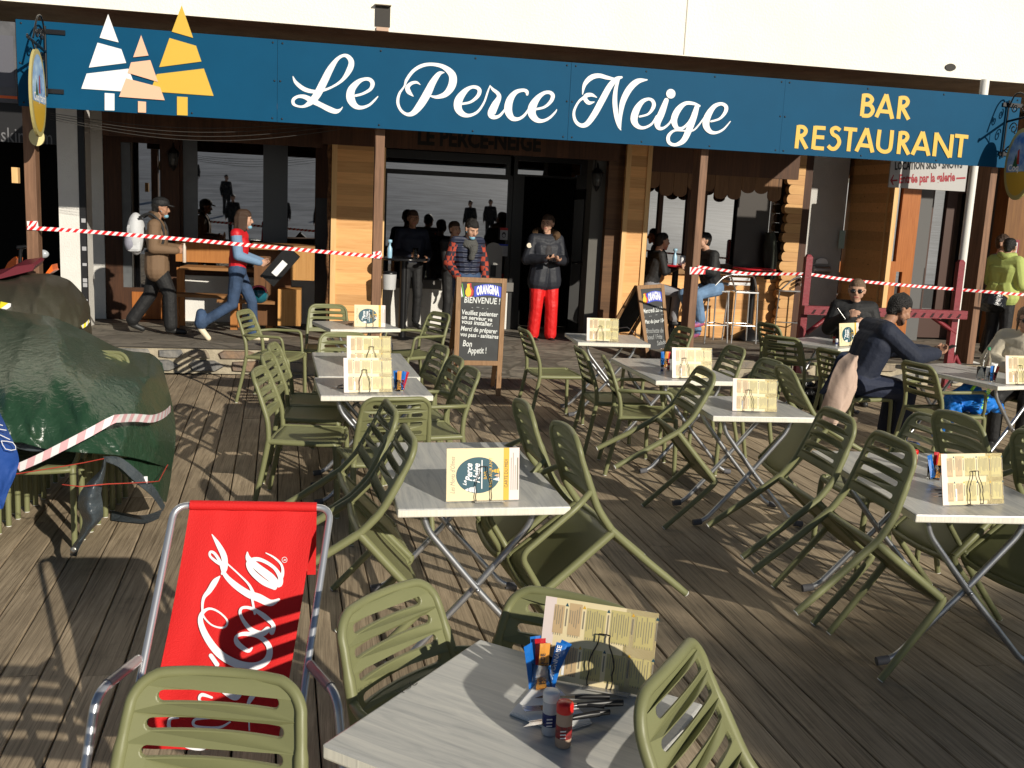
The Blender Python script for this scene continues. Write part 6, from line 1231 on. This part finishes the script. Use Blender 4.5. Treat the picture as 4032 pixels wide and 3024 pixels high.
tp(sheet([[tuple(gp(x, y, .01)) for x, y in r] for r in ([(440,2010),(500,2022),(570,2028),(640,2005)], [(438,2048),(500,2055),(570,2060),(625,2040)])], 'h', lining, 5, .002, 8), 'ground_hem', [lining])
mb = MB(); W0 = [fp(x, y, Y) for x, y, Y in ((408,1800,5.18),(395,1850,5.12),(360,1885,5.08),(315,1940,5.05),(308,2000,5.02),(325,2050,5.02),(310,2110,5.04),(285,2150,5.06),(275,2185,5.08))]; W1 = [fp(x, y, Y) for x, y, Y in ((418,1806,5.18),(415,1850,5.10),(405,1900,5.03),(398,1940,5.0),(405,1990,4.98),(400,2040,4.98),(360,2085,5.0),(320,2140,5.02),(300,2190,5.06))]; W2 = [fp(x, y, Y) for x, y, Y in ((412,1803,5.12),(405,1850,5.02),(382,1895,4.96),(355,1940,4.92),(350,1995,4.90),(365,2045,4.90),(335,2100,4.94),(303,2145,4.98),(288,2188,5.04))]
tp(sheet([[tuple(p) for p in W0], [tuple(p) for p in W2], [tuple(p) for p in W1]], 'w', lining, 5, .008, 11), 'twisted_corner', [lining])
mb = MB(); mb.lathe([(.012, 0), (.016, .002), (.016, .004), (.008, .005)], M=Matrix.Translation(fp(290, 2166, 4.95)) @ Matrix.Rotation(R(80), 4, 'X'), n=14); tp(mb, 'eyelet', [mat('brass_eyelet', (.55, .52, .45), .3, metal=.8)])
cord = mat('red_cord', (.45, .05, .03), .7)
for pts, lb in ((((65,1866,5.2),(215,1842,5.15),(330,1822,5.12),(408,1806,5.08)), 'upper red cord tied round the bunched green tarpaulin'), (((245,1908,5.0),(318,1916,4.9),(420,1906,4.95),(520,1902,5.2),(600,1897,5.35),(625,1895,5.5),(660,1830,5.8)), 'lower red cord tied round the bunched green tarpaulin')):
    mb = MB(); mb.tube([fp(*q) for q in pts], .0028, n=6); tag(mb.build('cord', cord), lb, 'cord')
mb = MB(); q = fp(557, 1891, 5.38); mb.box(q, (.062, .012, .04), rz=.2, bev=.004); tag(mb.build('white_tag', s_wht), 'small white tag on the red cord of the green tarpaulin', 'tag')
tape([fp(70, 1842, 5.15), fp(152, 1806, 5.12), fp(253, 1755, 5.1), fp(362, 1698, 5.1), fp(441, 1654, 5.15), fp(470, 1648, 5.2), fp(535, 1645, 5.4), fp(600, 1648, 5.6), fp(645, 1632, 5.85), fp(672, 1608, 6.1)], .042, 'wide pale pink and white tape lying across the green tarpaulin', t_pnk, .095)
# olive tarp behind
T2 = rows_px([[(-200,1100,10.9),(0,1095,10.9),(100,1078,10.9),(180,1078,10.8),(265,1100,10.6),(320,1150,10.4),(352,1200,10.3)], [(-200,1150,10.2),(0,1130,10.2),(100,1120,10.1),(190,1115,10.0),(270,1145,10.0),(325,1190,10.0),(356,1220,10.1)], [(-200,1210,9.6),(0,1190,9.6),(100,1185,9.5),(190,1180,9.5),(275,1200,9.6),(330,1235,9.7),(358,1260,9.9)], [(-200,1290,9.1),(0,1280,9.1),(100,1280,9.1),(190,1280,9.1),(275,1285,9.3),(335,1300,9.5),(362,1310,9.8)], [(-200,1400,8.8),(0,1400,8.8),(100,1400,8.8),(190,1400,8.9),(275,1390,9.2),(335,1380,9.4),(366,1375,9.8)]])
ol = tarp_mat('olive_tarp', (.045, .042, .026), .45, .5); tag(sheet(T2, 't', ol, 7, .022, 9).build('olive_tarpaulin', [ol]), 'dull olive tarpaulin heap behind the green one', 'tarpaulin')
tape([fp(0, 1200, 9.4), fp(22, 1205, 9.4), fp(42, 1208, 9.4)], .06, 'short yellow and black strap on the olive tarpaulin', mat('strap_yellow', (.75, .62, .02), .5), .2)
tape([fp(322, 1288, 9.3), fp(338, 1278, 9.3), fp(352, 1262, 9.35)], .03, 'yellow and black cord at the right end of the olive tarpaulin', mat('strap_yellow', (.75, .62, .02), .5), .05)
mb = MB(); mb.prism([fp(-120, 1105, 10.6), fp(0, 1082, 10.6), fp(60, 1050, 10.6), fp(125, 1040, 10.6), fp(138, 1048, 10.6), fp(128, 1066, 10.6), fp(0, 1098, 10.6), fp(-120, 1120, 10.6)], (0, .35, .05)); tag(mb.build('maroon_board', mat('maroon_paint', (.14, .02, .03), .35)), 'maroon pointed board resting above the olive tarpaulin', 'board')
# blue printed cloth at the left edge
BL = rows_px([[(-120,1560,4.7),(-40,1560,4.75),(-2,1620,4.8)], [(-120,1660,4.6),(-30,1660,4.62),(30,1690,4.65)], [(-120,1760,4.5),(0,1760,4.5),(74,1795,4.5)], [(-120,1860,4.45),(0,1860,4.42),(62,1860,4.42)], [(-120,1950,4.42),(-20,1950,4.42),(30,1940,4.42)], [(-120,2010,4.42),(-40,2010,4.42),(10,2000,4.42)]])
bcl = cloth('blue_cloth', (.012, .06, .27), .7, .5, 12); bo = sheet(BL, 'b', bcl, 6, .006, 4).build('blue_cloth', [bcl]); tag(bo, 'royal blue cloth with white outlined letters at the left edge', 'cloth')
mb = MB(); B_ = lambda x, y: fp(x, y, 4.5 + (1760 - y)*.0012 - .035)
for st in ([(5,1736),(22,1768),(62,1770),(50,1742),(5,1736)], [(0,1712),(38,1730)], [(0,1690),(24,1694)], [(0,1672),(10,1675)]): ribbon(mb, [(x, y, 3.2) for x, y in st], B_, 0, 2)
mb.build('outlined_letters', [s_wht]).parent = bo
# ---------------------------------------------------------------- dark red ski rack
rk = mat('dark_red_paint', (.20, .022, .032), .42, noise=.15, nscale=9, bump=.15, bscale=50); YB = 11.05
RK = empty('ski_rack', 'dark red wooden ski rack with a notched rail', 'rack', tuple(fp(3460, 1400, YB))); RI = Matrix.Translation(-RK.location)
def kp(mb, name): o = mb.build(name, [rk]); o.parent = RK; o.matrix_parent_inverse = RI; return o
for x, yt, zb in ((3170, 1012, .0), (3768, 1032, .0)):
    q = fp(x, 1150, YB); zt = fp(x + (12 if x < 3500 else 4), yt, YB).z; mb = MB(); mb.box((q.x, YB, (zt + zb)/2), (.082, .075, zt - zb)); mb.prism([(q.x - .041, YB - .0375, zt), (q.x + .041, YB - .0375, zt), (q.x + .02, YB - .02, zt + .03), (q.x - .02, YB - .02, zt + .03)], (0, .05, 0)); kp(mb, 'post')
qa, qb = fp(3146, 1215, YB), fp(3783, 1230, YB); z0, z1 = fp(3460, 1243, YB).z, fp(3460, 1210, YB).z
mb = MB(); mb.box(((qa.x+qb.x)/2, YB - .09, (z0+z1)/2), (qb.x-qa.x, .1, z1-z0)); kp(mb, 'rail')
nt_ = MB(); n = 17
for k in range(n):
    x = qa.x + .12 + (qb.x-qa.x-.24)*k/(n-1); zc = (z0+z1)/2 - .01; nt_.prism([(x - .035, YB - .1405, zc - .03), (x + .005, YB - .1405, zc + .022), (x + .035, YB - .1405, zc + .022), (x + .005, YB - .1405, zc - .03)], (0, -.002, 0))
o = nt_.build('notches', [mat('notch_dark', (.03, .006, .008), .8)]); o.parent = RK; o.matrix_parent_inverse = RI
for xa, ya, xb_, yb in ((3176, 1312, 3262, 1246), (3762, 1312, 3672, 1248), (3762, 1400, 3812, 1522), (3762, 1400, 3715, 1522)): mb = MB(); A_, B2 = fp(xa, ya, YB - .02), fp(xb_, yb, YB - .02); mb.tube([A_, B2], .03, n=4); kp(mb, 'brace')
# ---------------------------------------------------------------- bar stools and high tables
alu2 = mat('stool_aluminium', (.66, .66, .66), .28, metal=.85)
def make_stool():
    r = empty('bar_stool', 'stool', 'stool'); 
    for sx in (-1, 1):
        for sy in (-1, 1): m = MB(); m.tube([(sx*.19, sy*.19, 0), (sx*.165, sy*.16, .74)], .012, n=9); m.build('leg', [alu2], r)
    m = MB(); m.tube(fillet([(-.178, -.178, .26), (.178, -.178, .26), (.178, .178, .26), (-.178, .178, .26), (-.178, -.178, .26)], .02, 3), .009, n=7); m.build('foot_ring', [alu2], r)
    m = MB(); m.box((0, 0, .745), (.36, .36, .022), bev=.01); m.build('seat', [alu2], r)
    m = MB(); m.tube(fillet([(-.165, .16, .74), (-.18, -.05, .96), (-.175, -.19, .985), (.175, -.19, .985), (.18, -.05, .96), (.165, .16, .74)], .07, 5), .012, n=9)
    m.build('back_hoop', [alu2], r)
    for z in (.85, .92): m = MB(); m.box((0, -.155 - (z-.85)*.3, z), (.33, .012, .042), bev=.004); m.build('back_slat', [alu2], r)
    return r
st0 = make_stool(); tag(st0, 'aluminium bar stool carrying the person in light jeans', 'stool', 'aluminium bar stools'); st0.location = (P7.x, P7.y, .19); st0.rotation_euler = (0, 0, R(100))
for (x, y), rz, lb in (((2908, 1346), 178, 'empty aluminium bar stool seen from behind, slats to the camera'), ((3085, 1330), 75, 'aluminium bar stool in front of the log corner')):
    c = copy_tree(st0); P = gp(x, y, .17); c.location = P; c.rotation_euler = (0, 0, R(rz)); c['label'] = lb
blk = mat('black_steel', (.012, .012, .013), .35, metal=.3)
def make_high(top, cone=False):
    r = empty('high_table', 'table', 'table'); m = MB(); m.lathe([(.30, 1.06), (.325, 1.065), (.325, 1.085), (.32, 1.09)], n=36); m.build('tabletop', [top], r)
    m = MB(); m.lathe([(.05, .04), (.045, 1.06)], n=16); m.build('column', [blk], r); m = MB(); m.lathe([(.27, 0), (.27, .02), (.06, .16 if cone else .05)], n=30); m.build('foot', [blk], r); return r
tk = mat('tabletop_black', (.014, .014, .015), .18); tr_ = mat('tabletop_red', (.50, .02, .03), .18)
HT = []
for tp_, px, z, s, lb, cone in ((tk, (1582, 1338), .16, 1., 'black round high table left of the entrance', 0), (tk, (2318, 1318), .14, 1., 'black round high table right of the entrance', 0), (tr_, (2640, 1330), .18, 1., 'red-topped high table before the right windows', 0), (tr_, (2945, 1335), .16, 1., 'red-topped high table with a cone foot behind the bar stools', 1)):
    h = make_high(tp_, cone); P = gp(*px, z); h.location = P; tag(h, lb, 'high table', 'round high tables'); HT.append(P)
ht = lambda i, dx, dy: HT[i] + Vector((dx, dy, 1.0905))
cup_m = mat('porcelain', (.82, .80, .76), .25)
def small(name, prof, P, ms, lb, cat): m = MB(); m.lathe(prof, c=P, n=18); return tag(m.build(name, ms), lb, cat)
small('beer_glass', [(.028, 0), (.036, .14), (.034, .14), (.026, .006)], ht(0, .14, -.1), [glass], 'tall glass on the left high table', 'glass')
small('spray_bottle', [(.03, 0), (.033, .02), (.033, .12), (.014, .16), (.014, .19), (.03, .2), (.03, .23), (.01, .235)], ht(0, -.2, -.12), [mat('spray_blue', (.30, .5, .65), .3)], 'pale blue spray bottle on the left high table', 'bottle')
small('spray_bottle', [(.03, 0), (.033, .02), (.033, .12), (.014, .16), (.014, .19), (.03, .2), (.03, .23), (.01, .235)], ht(2, -.08, -.15), [mat('spray_blue', (.30, .5, .65), .3)], 'pale blue spray bottle on the red high table', 'bottle')
small('coffee_cup', [(.022, 0), (.034, .06), (.031, .06), (.02, .006)], ht(1, -.17, -.12), [cup_m], 'white coffee cup on the right black high table', 'cup')
small('coffee_cup', [(.022, 0), (.034, .055), (.031, .055), (.02, .006)], ht(2, .2, -.12), [cup_m], 'white coffee cup on the red high table', 'cup')
small('napkin_holder', [(.04, 0), (.04, .13), (.03, .135)], ht(2, .06, -.1), [s_wht], 'white napkin holder on the red high table', 'holder')
m = MB(); q = ht(1, .14, -.05); m.prism([q + Vector((-.05, 0, 0)), q + Vector((.05, 0, 0)), q + Vector((.06, 0, .13)), q + Vector((-.06, 0, .13))], (0, .08, 0)); o = m.build('napkin_box', [blk]); tag(o, 'black napkin box with a white mark on the right high table', 'box')
m = MB(); put_text(m, 'CAFE', (q.x - .035, q.y - .002, q.z + .07), (1, 0, 0), (0, 0, 1), .035); m.build('lettering', [s_wht]).parent = o
m = MB(); q = gp(1525, 1340, .16) + Vector((0, -.05, .68)); m.lathe([(.085, 0), (.095, .18), (.095, .2)], c=q, n=22); o = m.build('ash_bin', [mat('bin_grey', (.48, .48, .48), .4)]); tag(o, 'small grey bin hanging beside the left high table', 'bin')
m = MB(); m.lathe([(.098, .2), (.098, .23), (.09, .232)], c=q, n=22); m.build('bin_lid', [blk]).parent = o
# ---------------------------------------------------------------- lanterns
def lantern(px, Y, lb):
    P = fp(*px, Y); r = empty('wall_lantern', lb, 'lantern', P, 0, 'black wall lanterns'); m = MB(); m.lathe([(.035, -.15), (.05, -.14), (.075, .02), (.0, .02)], n=6); m.build('glass_body', [mat('lantern_glass', (.09, .085, .08), .15)], r)
    m = MB(); m.lathe([(.095, .02), (.06, .07), (.02, .1), (.012, .16), (.001, .17)], n=6); m.build('hood', [blk], r); m = MB(); m.lathe([(.012, -.22), (.03, -.18), (.055, -.15)], n=8); m.build('finial', [blk], r)
    m = MB()
    for k in range(6): a = 2*math.pi*k/6; m.tube([(.05*math.cos(a), .05*math.sin(a), -.145), (.077*math.cos(a), .077*math.sin(a), .02)], .006, n=5)
    m.tube([(0, .02, .12), (0, .14, .26), (0, .14, -.1)], .008, n=6); m.build('cage', [blk], r)
lantern((682, 610), YR - .2, 'black lantern beside the left window'); lantern((2352, 690), YP + .1, 'black lantern on the grey column by the entrance')
# ---------------------------------------------------------------- picnic bench, wooden bar and helmet at the left
pb = wood('bench_wood', (.34, .17, .065), (.22, .10, .035), 0, 2.2); po = wood('bench_orange', (.45, .19, .055), (.34, .13, .035), 2, 2.2)
PB = gp(890, 1290, .15); r = empty('picnic_bench', 'brown picnic bench against the white wall behind the woman in red', 'bench', PB, R(-4))
m = MB(); m.box((-.25, -.35, .46), (1.0, .13, .04)); m.box((-.25, -.20, .46), (1.0, .13, .04)); m.build('seat', [pb], r)
m = MB(); m.box((.35, -.5, .42), (.75, .14, .04)); m.build('lower_seat', [pb], r)
m = MB(); m.box((.05, .2, .80), (1.3, .5, .04)); m.build('tabletop', [pb], r)
for x in (-.62, .15, .62): m = MB(); m.box((x, -.25, .22), (.09, .09, .44)); m.build('leg', [po], r); m = MB(); m.box((x, .1, .4), (.1, .05, .8)); m.build('upright', [po], r)
m = MB(); m.box((-.2, .42, 1.0), (1.1, .04, .28)); m.build('back_board', [po], r)
q = fp(1190, 1040, 13.6); r = empty('wooden_bar', 'orange pine bar block with plank front left of the clad panel', 'bar', (q.x, 13.6, .1))
for px0, px1, py0, py1, Y, d in ((1145, 1238, 984, 1104, 13.55, .5), (1094, 1184, 1140, 1283, 13.45, .5)):
    m = bx(px0, px1, py0, py1, Y, d); o = m.build('plank_front', [pine_b]); o.parent = r; o.matrix_parent_inverse = Matrix.Translation((-q.x, -13.6, -.1))
m = bx(985, 1240, 966, 986, 13.54, .7); o = m.build('counter_top', [pb]); o.parent = r; o.matrix_parent_inverse = Matrix.Translation((-q.x, -13.6, -.1))
m = bx(1000, 1145, 986, 1283, 13.75, .3); o = m.build('shaded_side', [wood('bar_shaded', (.16, .07, .025), (.1, .045, .018), 2, 2.2, boards=.13, baxis=0)]); o.parent = r; o.matrix_parent_inverse = Matrix.Translation((-q.x, -13.6, -.1))  # side away from the sun, its shade put into a darker wood colour
m = bx(1240, 1296, 780, 1300, 14.2, .2); tag(m.build('dark_shutter', [darkf]), 'dark upright shutter between the wooden bar and the pine panel', 'shutter')
q = fp(1020, 1160, 12.6); r = empty('ski_helmet', 'teal ski helmet with a pink rim on the bench', 'helmet', q); m = MB(); m.ell((0, 0, 0), (.115, .125, .11), n=20, m=12); m.build('shell', [mat('helmet_teal', (.01, .11, .15), .25, coat=.6)], r)
m = MB(); m.tube([(.085*math.cos(a), -.06, .055 + .055*math.sin(a)) for a in [2*math.pi*i/22 for i in range(23)]], .013, n=8); m.build('pink_rim', [mat('helmet_pink', (.75, .10, .18), .4)], r); m = MB(); m.ell((0, -.055, .055), (.075, .05, .045), n=14, m=8); m.build('padding', [blk], r)
# ---------------------------------------------------------------- entrance notices, sanitiser stand, shop things
def notice(px, Y, lb, draw=None, c=None):
    a, b_ = fp(px[0], px[3], Y), fp(px[1], px[2], Y); m = MB(); m.box(((a.x+b_.x)/2, Y, (a.z+b_.z)/2), (b_.x-a.x, .004, b_.z-a.z)); o = m.build('notice', [c or s_wht]); tag(o, lb, 'notice')
    m = MB(); w, h = b_.x-a.x, b_.z-a.z; draw and draw(m, a.x, a.z, w, h, Y - .0035); 
    if m.f: m.build('printing', [m_ink, lg_red, lg_blue, mat('notice_grey', (.4, .4, .42), .6)]).parent = o
pap = mat('notice_paper', (.42, .42, .43), .6)
def mask_sign(m, x, z, w, h, Y):
    m.quad((x, Y, z + h*.8), (x + w, Y, z + h*.8), (x + w, Y, z + h), (x, Y, z + h), 1); m.ell((x + w/2, Y, z + h*.42), (w*.28, .002, h*.24), 0); m.ell((x + w/2, Y - .003, z + h*.36), (w*.2, .002, h*.12), 3)
notice((1968, 2000, 898, 944), YR - .03, 'small mask notice on the dark glass beside the entrance', mask_sign, pap)
def hands_sign(m, x, z, w, h, Y):
    m.quad((x, Y, z + h*.86), (x + w, Y, z + h*.86), (x + w, Y, z + h), (x, Y, z + h), 2)
    for k in range(4): m.ell((x + w*(.3 + .4*(k % 2)), Y, z + h*(.28 + .33*(k//2))), (w*.13, .002, h*.1), 3)
notice((1958, 2000, 962, 1008), YR - .03, 'hand washing notice below the mask notice by the entrance', hands_sign, pap)
notice((3300, 3330, 908, 978), 14.9, 'pale green sheet on the window right of the white wall', None, mat('pale_green_sheet', (.45, .62, .58), .5))
def menu_list(m, x, z, w, h, Y):
    for k in range(16): m.quad((x + w*.12, Y, z + h*(.08 + .052*k)), (x + w*(.55 + .3*((k*7) % 3)/2), Y, z + h*(.08 + .052*k)), (x + w*(.55 + .3*((k*7) % 3)/2), Y, z + h*(.1 + .052*k)), (x + w*.12, Y, z + h*(.1 + .052*k)), 3)
notice((3952, 4008, 955, 1105), 13.9, 'menu sheet in a dark red frame at the right edge', menu_list, mat('menu_sheet', (.55, .55, .55), .6))
a, b_ = fp(3945, 1115, 13.92), fp(4016, 945, 13.92); m = MB(); m.box(((a.x+b_.x)/2, 13.93, (a.z+b_.z)/2), (b_.x-a.x, .02, b_.z-a.z)); tag(m.build('notice_board', rk), 'dark red frame round the menu sheet at the right edge', 'frame')
r = empty('sanitiser_stand', 'grey hand-sanitiser stand with a rounded top beside the entrance', 'stand', fp(1940, 1090, 14.6)); P = r.location
m = MB(); w = .13; zt = fp(1940, 955, 14.6).z - P.z; pts = [(-w, 0, -1.1)] + [(-w*math.cos(math.pi*i/12), 0, zt - w + w*math.sin(math.pi*i/12)) for i in range(13)] + [(w, 0, -1.1)]; m.prism(pts, (0, .06, 0)); m.build('stand_body', [mat('stand_grey', (.32, .31, .29), .5)], r); m = MB(); m.box((0, -.01, zt - .42), (.08, .03, .17)); m.build('dispenser_slot', [blk], r)
r = empty('wall_ashtray', 'steel ashtray under a white plate on the grey-white wall', 'ashtray', fp(3232, 1050, 14.96)); m = MB(); m.tube([(-.15, -.03, -.05), (.13, -.03, -.05)], .07, n=16); m.build('steel_bowl', [steel], r); m = MB(); m.prism([(.11*math.cos(a), -.0, .05 + .09*math.sin(a)) for a in [math.pi*i/14 for i in range(15)]], (0, -.02, 0)); m.build('white_plate', [s_wht], r)
# black banner with white lines on the left pillar's side
x = fp(326, 900, 13.5).x; m = MB(); a, b_ = fp(314, 900, 13.38), fp(338, 900, 13.38); m.box(((a.x+b_.x)/2, 13.42, 1.6), (b_.x-a.x, .06, 3.0)); o = m.build('black_banner', [mat('banner_black', (.012, .012, .014), .5)]); tag(o, 'narrow black banner with white lines beside the left white pillar', 'banner')
m = MB()
for k, (zz, h_) in enumerate(((1.55, .05), (1.42, .04), (1.20, .05), (1.0, .035), (.80, .05), (.74, .05), (.55, .02), (.51, .02), (.47, .02), (.2, .08))): m.box((a.x + .045, 13.388, zz), (.05, .003, h_))
m.build('white_lines', [mat('banner_white', (.4, .4, .42), .6)]).parent = o
orp = mat('orange_plastic', (.78, .14, .015), .4)
for k, pts in enumerate(([(10,1075),(30,1035),(55,1012),(66,1018),(62,1040),(35,1060),(28,1078)], [(178,1078),(195,1055),(204,1042),(207,1062),(212,1066),(190,1080)])):
    m = MB(); m.prism([fp(x, y, 12.6) for x, y in pts], (0, .25, 0)); tag(m.build('orange_shell', [orp]), 'orange plastic shell in the dark shop mouth, ' + ('left' if k == 0 else 'right') + ' one', 'plastic shell')
m = MB(); m.tube(smooth_path([fp(80, 1040, 12.6), fp(82, 985, 12.6), fp(95, 970, 12.6), fp(118, 980, 12.6)], 4), .02, n=8); m.tube([fp(66, 975, 12.6), fp(98, 972, 12.6)], .025, n=8); tag(m.build('handlebar', [blk]), 'black handlebar standing in the dark shop mouth', 'handlebar')
m = MB(); m.ell(fp(168, 1000, 12.3), (.07, .04, .05), n=14, m=8); m.ell(fp(152, 975, 12.32), (.02, .03, .05), n=10, m=6); tag(m.build('grey_mirror', [mat('mirror_grey', (.4, .42, .45), .2)]), 'grey rounded mirror beside the left timber post', 'mirror')
# green coat hanging inside the right window
def drape(pts_l, pts_r, Y, d, name, ms, lb, cat, amp=.01, seed=3, sub=5):
    rws = []
    for (xl, yl), (xr, yr) in zip(pts_l, pts_r): a, b_ = fp(xl, yl, Y), fp(xr, yr, Y); rws.append([tuple(a), tuple(a.lerp(b_, .33) + Vector((0, -d, 0))), tuple(a.lerp(b_, .67) + Vector((0, -d*.8, 0))), tuple(b_)])
    return tag(sheet(rws, name, None, sub, amp, seed, .02).build(name, ms), lb, cat)
drape([(3015, 915), (3010, 960), (3005, 1020), (3012, 1095)], [(3050, 915), (3058, 960), (3060, 1020), (3052, 1095)], 14.45, .08, 'hanging_coat', [cloth('coat_green', (.03, .035, .025))], 'dark green coat hanging in front of the right window', 'coat')
# coats on chairs
pk = cloth('pale_pink_coat', (.50, .37, .30), .85, .5, 10); dn = cloth('coat_navy', (.02, .03, .06), .8, .5, 10)
drape([(3338, 1390), (3305, 1420), (3270, 1490), (3240, 1600), (3232, 1650)], [(3362, 1400), (3368, 1470), (3368, 1540), (3330, 1620), (3295, 1665)], 7.62, .10, 'pale_coat', [pk], 'pale pinkish coat hung over the chair back of the man in the navy hoodie', 'coat', .010, 5)
drape([(3318, 1385), (3300, 1400), (3262, 1480), (3232, 1540)], [(3365, 1400), (3345, 1420), (3300, 1480), (3255, 1560)], 7.68, .05, 'coat_lining', [dn], 'dark navy coat part hung behind the pale coat on the chair', 'coat', .006, 7)
bb = cloth('blue_jacket', (.008, .17, .62), .55, 1., 9); mb = MB(); rnd = random.Random(4); q0 = Vector((5.30, 7.30, .5))
for k in range(26): a = rnd.uniform(0, 6.28); rr = rnd.uniform(0, .16); ccap(mb, q0 + Vector((rr*math.cos(a)*1.0, rr*math.sin(a)*1.0, rnd.uniform(0, .14) - rr*.4)), q0 + Vector((rr*math.cos(a+.8), rr*math.sin(a+.8), rnd.uniform(0, .12) - rr*.4)), .055, .05)
for k in range(5): ccap(mb, q0 + Vector((.12 + .04*k, -.05 + .02*k, .05 - .015*k)), q0 + Vector((.18 + .04*k, -.03 + .02*k, .03 - .018*k)), .05, .042)
for k in range(4): ccap(mb, q0 + Vector((-.16 - .03*k, -.06, -.02 - .05*k)), q0 + Vector((-.2 - .03*k, -.05, -.07 - .05*k)), .06, .05)
me = remesh(mb, .012, 1)
for v in me.vertices: v.co += v.normal*.012*math.sin(v.co.x*70 + 3*math.sin(v.co.z*55))*math.sin(v.co.y*60 + v.co.z*40)
me.materials.append(bb); o = bpy.data.objects.new('blue_jacket', me); COL.objects.link(o); tag(o, 'bright blue jacket with lime trim heaped on the armchair before the navy hoodie', 'jacket')
lm = mat('lime_trim', (.3, .75, .05), .5); m = MB(); m.tube(smooth_path([q0 + Vector((-.08, -.13, .15)), q0 + Vector((-.04, -.12, .19)), q0 + Vector((.03, -.10, .2))], 4), .012, n=6); m.build('lime_trim', [lm]).parent = o
m = MB(); put_text(m, 'RUNNING', (q0.x + .02, q0.y - .19, q0.z + .0), (.2, 0, 1), (-1, 0, .2), .05, 0, bold=.002); m.build('lettering', [lm]).parent = o
mb = MB(); q0 = gp(3185, 1640, .0)
for k in range(12): a = rnd.uniform(0, 6.28); ccap(mb, q0 + Vector((.12*math.cos(a), .1*math.sin(a), .12 + rnd.uniform(0, .12))), q0 + Vector((.08*math.cos(a+1), .1*math.sin(a+1), .2 + rnd.uniform(0, .15))), .09, .06)
me = remesh(mb, .016, 1); me.materials.append(mat('black_plastic_bag', (.008, .008, .009), .2, bump=1., bscale=16)); o = bpy.data.objects.new('black_bag', me); COL.objects.link(o); tag(o, 'shiny black bag on the deck behind the pale coat', 'bag')
# drinks on the seated pair's table
def dr(px, prof, ms, lb, cat, n=18): m = MB(); m.lathe(prof, c=gp(*px, .7465), n=n); return tag(m.build(cat.replace(' ', '_'), ms), lb, cat)
dr((3860, 1492), [(.032, 0), (.034, .10), (.031, .10), (.029, .006)], [glass], 'clear glass beside the paper cups on the seated pair\'s table', 'glass')
o = dr((3882, 1470), [(.032, 0), (.033, .12), (.012, .19), (.012, .21), (.001, .212)], [glass], 'water bottle with a green cap on the seated pair\'s table', 'bottle'); m = MB(); m.lathe([(.014, .2), (.014, .225), (.001, .226)], c=gp(3882, 1470, .7465), n=14); m.build('cap', [mat('cap_green', (.03, .25, .12), .4)]).parent = o
dr((3896, 1480), [(.026, 0), (.036, .075), (.033, .075), (.024, .005)], [cup_m], 'white paper cup, front one on the seated pair\'s table', 'cup'); dr((3908, 1464), [(.026, 0), (.036, .075), (.033, .075), (.024, .005)], [cup_m], 'white paper cup, rear one on the seated pair\'s table', 'cup')
# ---------------------------------------------------------------- off-frame tree whose boughs shade the right of the deck
def shade_tree(bx_, by_, zc, rad, rz, lab, seed, n=900):
    rnd = random.Random(seed); z0 = snow_z(bx_, by_); r = empty('broadleaf_tree', lab, 'tree', (bx_, by_, z0)); bark = mat('tree_bark', (.09, .06, .04), .9); H = zc - z0
    m = MB(); m.tube([(0, 0, 0), (.06, .03, H*.5), (0, 0, H*.95)], [.14, .10, .05], n=10); lim = []
    for k in range(16):
        a = 2*math.pi*k/16 + rnd.uniform(-.2, .2); q = Vector((math.cos(a)*rad*rnd.uniform(.5, .95), math.sin(a)*rad*rnd.uniform(.5, .95), H + rz*rnd.uniform(-.5, .6))); st = Vector((0, 0, H*rnd.uniform(.62, .9))); md = st.lerp(q, .5) + Vector((0, 0, .15)); m.tube([st, md, q], [.04, .025, .008], n=6, cap=False); lim.append((st, md, q))
    m.build('trunk', [bark], r); m = MB()
    for k in range(n):
        st, md, q = rnd.choice(lim); t = rnd.random(); c = (st.lerp(md, t*2) if t < .5 else md.lerp(q, t*2 - 1)); c = c + Vector((rnd.gauss(0, rad*.22), rnd.gauss(0, rad*.22), rnd.gauss(0, rz*.35)))
        for j in range(5):
            e = c + Vector((rnd.gauss(0, .09), rnd.gauss(0, .09), rnd.gauss(0, .09))); u = Vector((rnd.gauss(0, 1), rnd.gauss(0, 1), rnd.gauss(0, 1))).normalized(); v = u.orthogonal().normalized(); L = rnd.uniform(.05, .11); m.add([e - u*L, e + v*L*.45, e + u*L, e - v*L*.45], [(0, 1, 2, 3)], 0)
    m.build('crown', [mat('tree_leaves', (.05, .07, .025), .7)], r); return r
shade_tree(9.35, -9.57, 5.6, 1.5, .6, 'tree standing behind the camera whose boughs dapple the right of the deck', 5, 3600)
